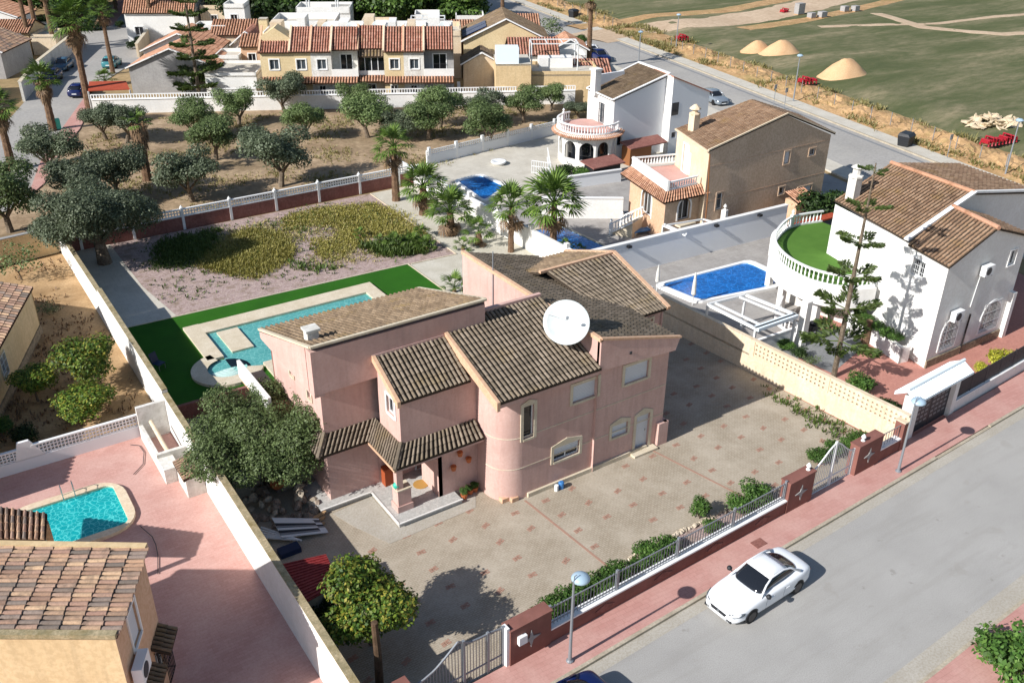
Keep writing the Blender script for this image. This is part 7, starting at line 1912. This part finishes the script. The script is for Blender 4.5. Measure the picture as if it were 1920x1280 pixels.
cpx('dark grey car in front of the white car on the far road', (1125, 113), R(-101), 'car_navy', L=4.2, hatch=True)
# ============================================================ small things
def bx(name, label, cat, pts, mat, group=None): 
    m = MB(); c_ = None
    for b_ in pts: m.box(*b_)
    return tag(m.build(name, mat, origin=(pts[0][0], pts[0][2], 0)), label, cat, group)
o = thing('red_shed', 'low shed with a dark red ribbed sheet roof by the boundary wall', 'shed', (9.3, 28, 0))
q = [at(522, 1058, 1.9), at(611, 1038, 1.7), at(636, 1094, 1.7), at(566, 1132, 1.9)]
m = MB(); m.slab(q[::-1], .04); m.build('roof_sheet', 'red_sheet', o)
for k in range(14):
    t = (k + .5) / 14; a, b_ = q[0] + (q[3] - q[0]) * t, q[1] + (q[2] - q[1]) * t
    m = MB(); m.beam(a + Vector((0, 0, .02)), b_ + Vector((0, 0, .02)), .045, .04); m.build('rib', 'red_sheet', o)
cs = sum(q, Vector((0, 0, 0))) / 4
m = MB(); m.prism([(cs.x + (p.x - cs.x) * .88, cs.y + (p.y - cs.y) * .88) for p in q][::-1], 0, 1.66); m.build('walls', 'grey_render', o)
m = MB(); q0 = at(712, 1290); zt_ = zat(712, 1165, q0.x, q0.y)
m.tube([(q0.x, q0.y, 0), (q0.x + .03, q0.y, zt_ * .5), (q0.x, q0.y, zt_)], [.16, .14, .12], 9)
tag(m.build('wooden_pole', 'weathered_pole', origin=(q0.x, q0.y, 0)), 'thick weathered wooden pole in front of the lemon tree', 'pole')
rk = MB()
import itertools
def rockmesh(sd):
    q = random.Random(sd); m = MB(); vs = []
    for i in range(5):
        for j in range(7):
            t = PI * (i + .5) / 5; a = 2 * PI * j / 7; r = q.uniform(.75, 1.15); vs.append((r * math.sin(t) * math.cos(a), r * math.sin(t) * math.sin(a), r * math.cos(t) * .75))
    m.add(vs, [(i * 7 + j, i * 7 + (j + 1) % 7, (i + 1) * 7 + (j + 1) % 7, (i + 1) * 7 + j) for i in range(4) for j in range(7)] + [tuple(range(7))[::-1], tuple(range(28, 35))])
    return m
RK = [mesh_of(rockmesh(k), 'stone', 'rock') for k in range(4)]; RKP = [mesh_of(rockmesh(k + 9), 'stone', 'pale_rock') for k in range(4)]
RKL = [mesh_of(rockmesh(k + 20), 'stone', 'limestone_rubble') for k in range(4)]
o = thing('rock_garden', 'heap of rough stones round a small fountain beside the pink villa', 'rockery', (10.3, 33.8, 0), local=True)
q = random.Random(4)
for k in range(95):
    a = q.uniform(0, 2 * PI); r = q.uniform(.3, 1.5) ** .7 * 1.3; s_ = q.uniform(.12, .34)
    inst(RK[k % 4] if q.random() < .7 else RKP[k % 4], 'stone', o, (r * math.cos(a), r * math.sin(a) * 1.2, .05 + max(0, .8 - r * .55) * q.random()), 0, (s_, s_ * q.uniform(.7, 1.2), s_ * .8), rot=(q.uniform(0, 3), q.uniform(0, 3), q.uniform(0, 3)))
m = MB(); c_ = (10.25, 34.3, .75)
m.lathe((0, 0, 0), [(.0, -.35), (.18, -.33), (.3, -.1), (.28, .12), (.14, .26), (.17, .33), (.12, .33), (.1, .2), (0, .1)], 16)
j = m.build('amphora', 'terracotta', origin=(0, 0, 0), smooth=True); j.location = c_; j.rotation_euler = (R(62), 0, R(25))
tag(j, 'orange clay amphora lying on the rock garden beside the villa', 'clay jar')
edge = thing('stone_edging', 'row of rough pale stones edging the bed behind the street railing', 'edging', (22, 22, 0), local=True)
for k in range(70):
    t = k / 69; x = 17.2 + 11.6 * t; y = 21.95 + .35 * min(1, t * 2.2) + q.uniform(-.06, .06); s_ = q.uniform(.07, .15)
    inst(RKP[k % 4], 'stone', edge, (x - 22, y - 22, .05), 0, s_, rot=(q.uniform(0, 3), q.uniform(0, 3), q.uniform(0, 3)))
pile = thing('scrap_pile', 'pile of leaning white boards and dark scrap between wall and red shed', 'scrap pile', tuple(at(530, 1020)), local=True)
for k in range(7):
    m = MB(); a = R(-40 + k * 5); m.loft([[(0, k * .12, .35 + k * .05), (1.9, k * .12 - .5, .12), (1.9, k * .12 - .15, .14), (0, k * .12 + .35, .38 + k * .05)], [(0, k * .12, .39 + k * .05), (1.9, k * .12 - .5, .16), (1.9, k * .12 - .15, .18), (0, k * .12 + .35, .42 + k * .05)]]); m.build('board', ['white_metal', 'grey_metal', 'dark_metal'][k % 3], pile)
for k in range(5):
    m = MB(); m.beam((-.9 + k * .1, .9 + k * .05, .2 + k * .05), (.2 + k * .12, -.1 - k * .1, .25), .06); m.build('bar', 'white_metal', pile)
m = MB(); m.box(-.4, .5, -.9, -.4, 0, .25); m.build('crate', 'navy_plastic', pile)
wp = thing('timber_planks', 'loose weathered timber planks by the rock garden', 'planks', tuple(at(575, 992)), R(8), local=True)
for k in range(6):
    m = MB(); m.beam((-.9 + k * .15, k * .09 - .2, .05 + k * .02), (.7 + k * .1, k * .12 - .25 + q.uniform(-.1, .1), .06 + k * .02), .12, .05); m.build('plank', 'pale_wood', wp)
for k, (x, y) in enumerate(((18.55, 28.25), (18.95, 28.05))):
    bx('paving_slab', ['pale square slab leaning at the foot of the round corner, left one', 'pale square slab at the foot of the round corner, right one'][k], 'slab', [(x, x + .36, y, y + .3, .0, .22)], 'peach_render')
m = MB(); m.lathe((21.5, 27.75, 0), [(0, 0), (.13, 0), (.14, .32), (.1, .36), (0, .36)], 12); tag(m.build('blue_canister', 'blue_plastic', origin=(21.5, 27.75, 0)), 'blue canister standing against the front wall of the villa', 'canister')
m = MB(); m.lathe((21.2, 27.72, 0), [(0, 0), (.1, 0), (.1, .3), (0, .3)], 10); tag(m.build('white_bucket', 'white_plastic', origin=(21.2, 27.72, 0)), 'white bucket next to the blue canister', 'bucket')
m = MB(); m.lathe((14.25, 30.2, 1.42), [(0, 0), (.1, .02), (.16, .12), (.16, .2), (.1, .3), (0, .33)], 12); tag(m.build('aqua_ball', 'aqua_plastic', smooth=True, origin=(14.25, 30.2, 1.4)), 'aqua green ball resting on the porch pillar', 'ball')
m = MB(); m.lathe((16.0, 31.3, .222), [(0, 0), (.36, 0), (.36, .02), (0, .02)], 12); tag(m.build('door_mat', 'straw', origin=(16, 31.3, .22)), 'straw coloured mat on the porch floor', 'mat')
bx('wooden_cupboard', 'orange brown wooden cupboard in the shade of the porch', 'cupboard', [(14.55, 15.4, 32.0, 32.4, .22, 1.15)], 'orange_wood')
m = MB()
for k, (x, y) in enumerate(((17.3, 29.55), (17.7, 29.7), (18.0, 29.75))): m.lathe((x, y, .0), [(0, 0), (.12, 0), (.17, .25), (.14, .25), (0, .2)], 10)
tag(m.build('flower_pots', 'terracotta', origin=(17.6, 29.6, 0)), 'three terracotta flower pots beside the porch steps', 'flower pots', None)
for k in range(3): tree('bush', (17.3 + k * .35, 29.6 + k * .1, .2), .22, ['little potted plant nearest the porch steps', 'little potted plant in the middle terracotta pot', 'little potted plant nearest the round corner'][k], 'potted_plant', 'plant', stem='stem', group='potted plants by the porch')
o = thing('lawn_chair', 'dark blue folding chair in the shade on the lawn near the boundary wall', 'chair', tuple(at(300, 692)), R(30), local=True)
m = MB(); m.box(-.25, .25, -.25, .25, .38, .42); m.build('seat', 'navy_plastic', o)
m = MB(); m.loft([[(-.25, .25, .42), (.25, .25, .42), (.25, .28, .42), (-.25, .28, .42)], [(-.25, .42, .95), (.25, .42, .95), (.25, .45, .95), (-.25, .45, .95)]]); m.build('backrest', 'navy_plastic', o)
for x in (-.22, .22):
    for y in (-.22, .22): m = MB(); m.beam((x, y, 0), (x, y, .4), .03); m.build('leg', 'grey_metal', o)
m = MB(); c_ = at(1622, 642); m.tube([(c_.x, c_.y, 0), (c_.x, c_.y, 1.5)], [.26, .2], 10); tag(m.build('palm_stump', 'palm_bark', origin=tuple(c_)), 'brown palm stump on the red paving by the white steps', 'stump')
o = thing('barbecue', 'dark barbecue grill standing at the foot of the white pillar', 'barbecue', tuple(at(1522, 632)), local=True)
m = MB(); m.box(-.4, .4, -.25, .25, .55, .9); m.build('grill_body', 'black_metal', o)
m = MB(); m.lathe((0, 0, .9), [(.3, 0), (.28, .12), (.1, .22), (0, .22)], 12); m.build('lid', 'black_metal', o, smooth=True)
for x in (-.35, .35): m = MB(); m.beam((x, 0, 0), (x, 0, .55), .05); m.build('leg', 'black_metal', o)
bx('garden_table', 'dark garden table under the thin pergola beams', 'table', [(at(1318, 430).x - .6, at(1318, 430).x + .6, at(1318, 430).y - .4, at(1318, 430).y + .4, .6, .7), (at(1318, 430).x - .1, at(1318, 430).x + .1, at(1318, 430).y - .1, at(1318, 430).y + .1, 0, .6)], 'black_metal')
# the wide road and the field
def container(label, q_, ang):
    o = thing('waste_container', label, 'waste container', tuple(at(*q_)) , R(ang), local=True)
    m = MB(); m.loft([[(-.62, -.5, .15), (.62, -.5, .15), (.62, .5, .15), (-.62, .5, .15)], [(-.75, -.6, 1.15), (.75, -.6, 1.15), (.75, .6, 1.15), (-.75, .6, 1.15)]]); m.build('bin', 'black_plastic', o)
    m = MB(); m.loft([[(-.78, -.62, 1.15), (.78, -.62, 1.15), (.78, .62, 1.15), (-.78, .62, 1.15)], [(-.7, -.4, 1.4), (.7, -.4, 1.4), (.7, .5, 1.45), (-.7, .5, 1.45)]]); m.build('lid', 'black_plastic', o)
    for x in (-.5, .5): m = MB(); m.lathe((x, 0, 0), [(.08, 0), (.08, .15)], 8); m.build('caster', 'rubber', o)
    return o
container('black waste container beside the far road across from the beige house', (1696, 275), 12)
container('dark waste container beside the far road near the tall palm', (1075, 34), 12)
def mound(label, q_, w_, h_):
    c_ = at(*q_); m = MB(); N, K = 40, 12; loops = []
    for i in range(K + 1):
        t = i / K; r = w_ * (1 - t); L = []
        for k in range(N):
            a = 2 * PI * k / N; rr = r * (1 + .12 * noise.noise(Vector((math.cos(a) * 1.5, math.sin(a) * 1.5, w_)))) 
            L.append((c_.x + rr * math.cos(a) * 1.25, c_.y + rr * math.sin(a) * .8, .3 + h_ * (math.sin(t * PI / 2) ** 1.25) * (1 + .12 * noise.noise(Vector((rr * math.cos(a), rr * math.sin(a), 2)) * .8)) + .05 * noise.noise(Vector((rr * math.cos(a), rr * math.sin(a), t)) * 3)))
        loops.append(L)
    m.loft(loops); return tag(m.build('sand_mound', 'mound_sand', smooth=True, origin=tuple(c_)), label, 'sand pile')
mound('left sand pile of the joined pair in the green field', (1418, 100), 2.3, 1.5)
mound('right sand pile of the joined pair in the green field', (1462, 105), 3.0, 1.9)
mound('single pale sand pile nearest the dirt bank in the field', (1580, 147), 3.4, 2.2)
rb = thing('rubble_heap', 'heap of pale broken concrete slabs at the right edge of the field', 'rubble heap', tuple(at(1862, 232, .5)), local=True)
for k in range(75):
    a = q.uniform(0, 2 * PI); r = q.uniform(0, 1) ** .6 * 3.2; s_ = q.uniform(.2, .55)
    inst(RKL[k % 4], 'slab_piece', rb, (r * math.cos(a) * 1.1, r * math.sin(a) * .7, .15 + max(0, 1.1 - r * .4) * q.random()), 0, (s_ * 1.6, s_, s_ * .35), rot=(q.uniform(-.7, .7), q.uniform(-.7, .7), q.uniform(0, 3)))
def barriers(label, q_, n_, ang):
    o = thing('red_barriers', label, 'road barriers', tuple(at(*q_, .4)), R(ang), local=True)
    for k in range(n_):
        m = MB(); x = k * .5; tube_ = [(x, -.5, .05), (x + .1, -.45, .6 + .25 * math.sin(k * 1.3)), (x + .1, .45, .6 + .25 * math.sin(k * 1.3)), (x, .5, .05)]
        m.tube(tube_, .11, 6); m.loft([[(x - .1, -.45, .3), (x + .1, -.45, .3), (x + .1, .45, .3), (x - .1, .45, .3)], [(x - .1, -.45, .6), (x + .1, -.45, .6), (x + .1, .45, .6), (x - .1, .45, .6)]]); m.build('barrier', 'red_plastic', o)
    return o
barriers('long stack of red plastic barriers at the right end of the dirt bank', (1845, 274), 9, -8)
barriers('stack of red plastic barriers on the dirt bank near the single sand pile', (1500, 158), 5, -15)
barriers('small stack of red barriers further up the dirt bank', (1270, 76), 4, -15)
barriers('few red barriers lying by the concrete blocks in the field', (1466, 26), 3, 0)
for k, (q_, w_, h_) in enumerate((((1497, 34), 1.6, 1.9), ((1520, 41), 1.2, .9), ((1540, 40), 1.4, 1.0), ((1582, 28), 1.2, 1.0), ((1602, 27), 1.2, 1.0))):
    c_ = at(*q_); o = thing('block_pallet', ['tallest pallet of grey blocks at the far edge of the field', 'pallet of grey blocks right of the tallest one', 'third pallet of grey blocks in the left group', 'left one of two separate block pallets in the field', 'right one of two separate block pallets in the field'][k], 'pallet', (c_.x, c_.y, fz(c_.x, c_.y)), local=True)
    m = MB(); m.box(-w_ / 2, w_ / 2, -.5, .5, .15, h_); m.build('blocks', 'grey_render', o)
    m = MB(); m.box(-w_ / 2, w_ / 2, -.5, .5, 0, .14); m.build('pallet_base', 'pale_wood', o)
for k, (b_, t_) in enumerate((((1487, 192), (1501, 107)), ((1884, 330), (1906, 228)), ((1197, 122), (1201, 62)), ((1267, 95), (1272, 30)))):
    g = at(*b_); hh = zat(*t_, g.x, g.y); o = thing('lamp_post', ['thin lamp post on the pavement in front of the single sand pile', 'thin lamp post in front of the long red barrier stack', 'lamp post rising behind the roof of the round balcony house', 'lamp post beside the small red barrier stack'][k], 'lamp post', tuple(g), local=True)
    m = MB(); m.tube([(0, 0, 0), (0, 0, hh)], [.09, .05], 8); m.build('pole', 'grey_metal', o)
    m = MB(); m.lathe((0, 0, hh), [(0, 0), (.3, .05), (.36, .15), (.2, .28), (0, .3)], 12); m.build('lamp_head', 'lamp_blue', o)
for k, q_ in enumerate(((1450, 198), (1470, 205), (1775, 298))):
    g = at(*q_); o = thing('traffic_sign', ['left one of two small signs at the edge of the far road', 'right one of two small signs at the edge of the far road', 'small sign post on the dirt bank left of the long barrier stack'][k], 'sign', tuple(g), local=True)
    m = MB(); m.tube([(0, 0, 0), (0, 0, 2.3)], .035, 6); m.build('pole', 'grey_metal', o)
    m = MB(); m.box(-.22, .22, -.02, .02, 1.9, 2.4); m.build('sign_plate', 'grey_metal', o)
fx_ = thing('site_fence', 'thin post and wire fence along the dirt bank of the field', 'fence', (fkx(70) + 5, 70, 0), local=True)
pm = MB(); pm.box(-.03, .03, -.03, .03, 0, 1.3); pm = mesh_of(pm, 'post', 'grey_metal')
for k in range(38):
    y = 32 + k * 3.0
    if 106 < y < 120: continue
    inst(pm, 'post', fx_, (fkx(y) + 4.2 - fx_.location.x, y - 70, .5), 0, (1, 1, 1 + .1 * math.sin(k)))
p_ = at(436, 243); 
bx('turquoise_bin', 'small turquoise bin on the left pavement beside the skirted palm', 'bin', [(at(109, 243).x - .3, at(109, 243).x + .3, at(109, 243).y - .3, at(109, 243).y + .3, .1, 1.1)], 'aqua_plastic')
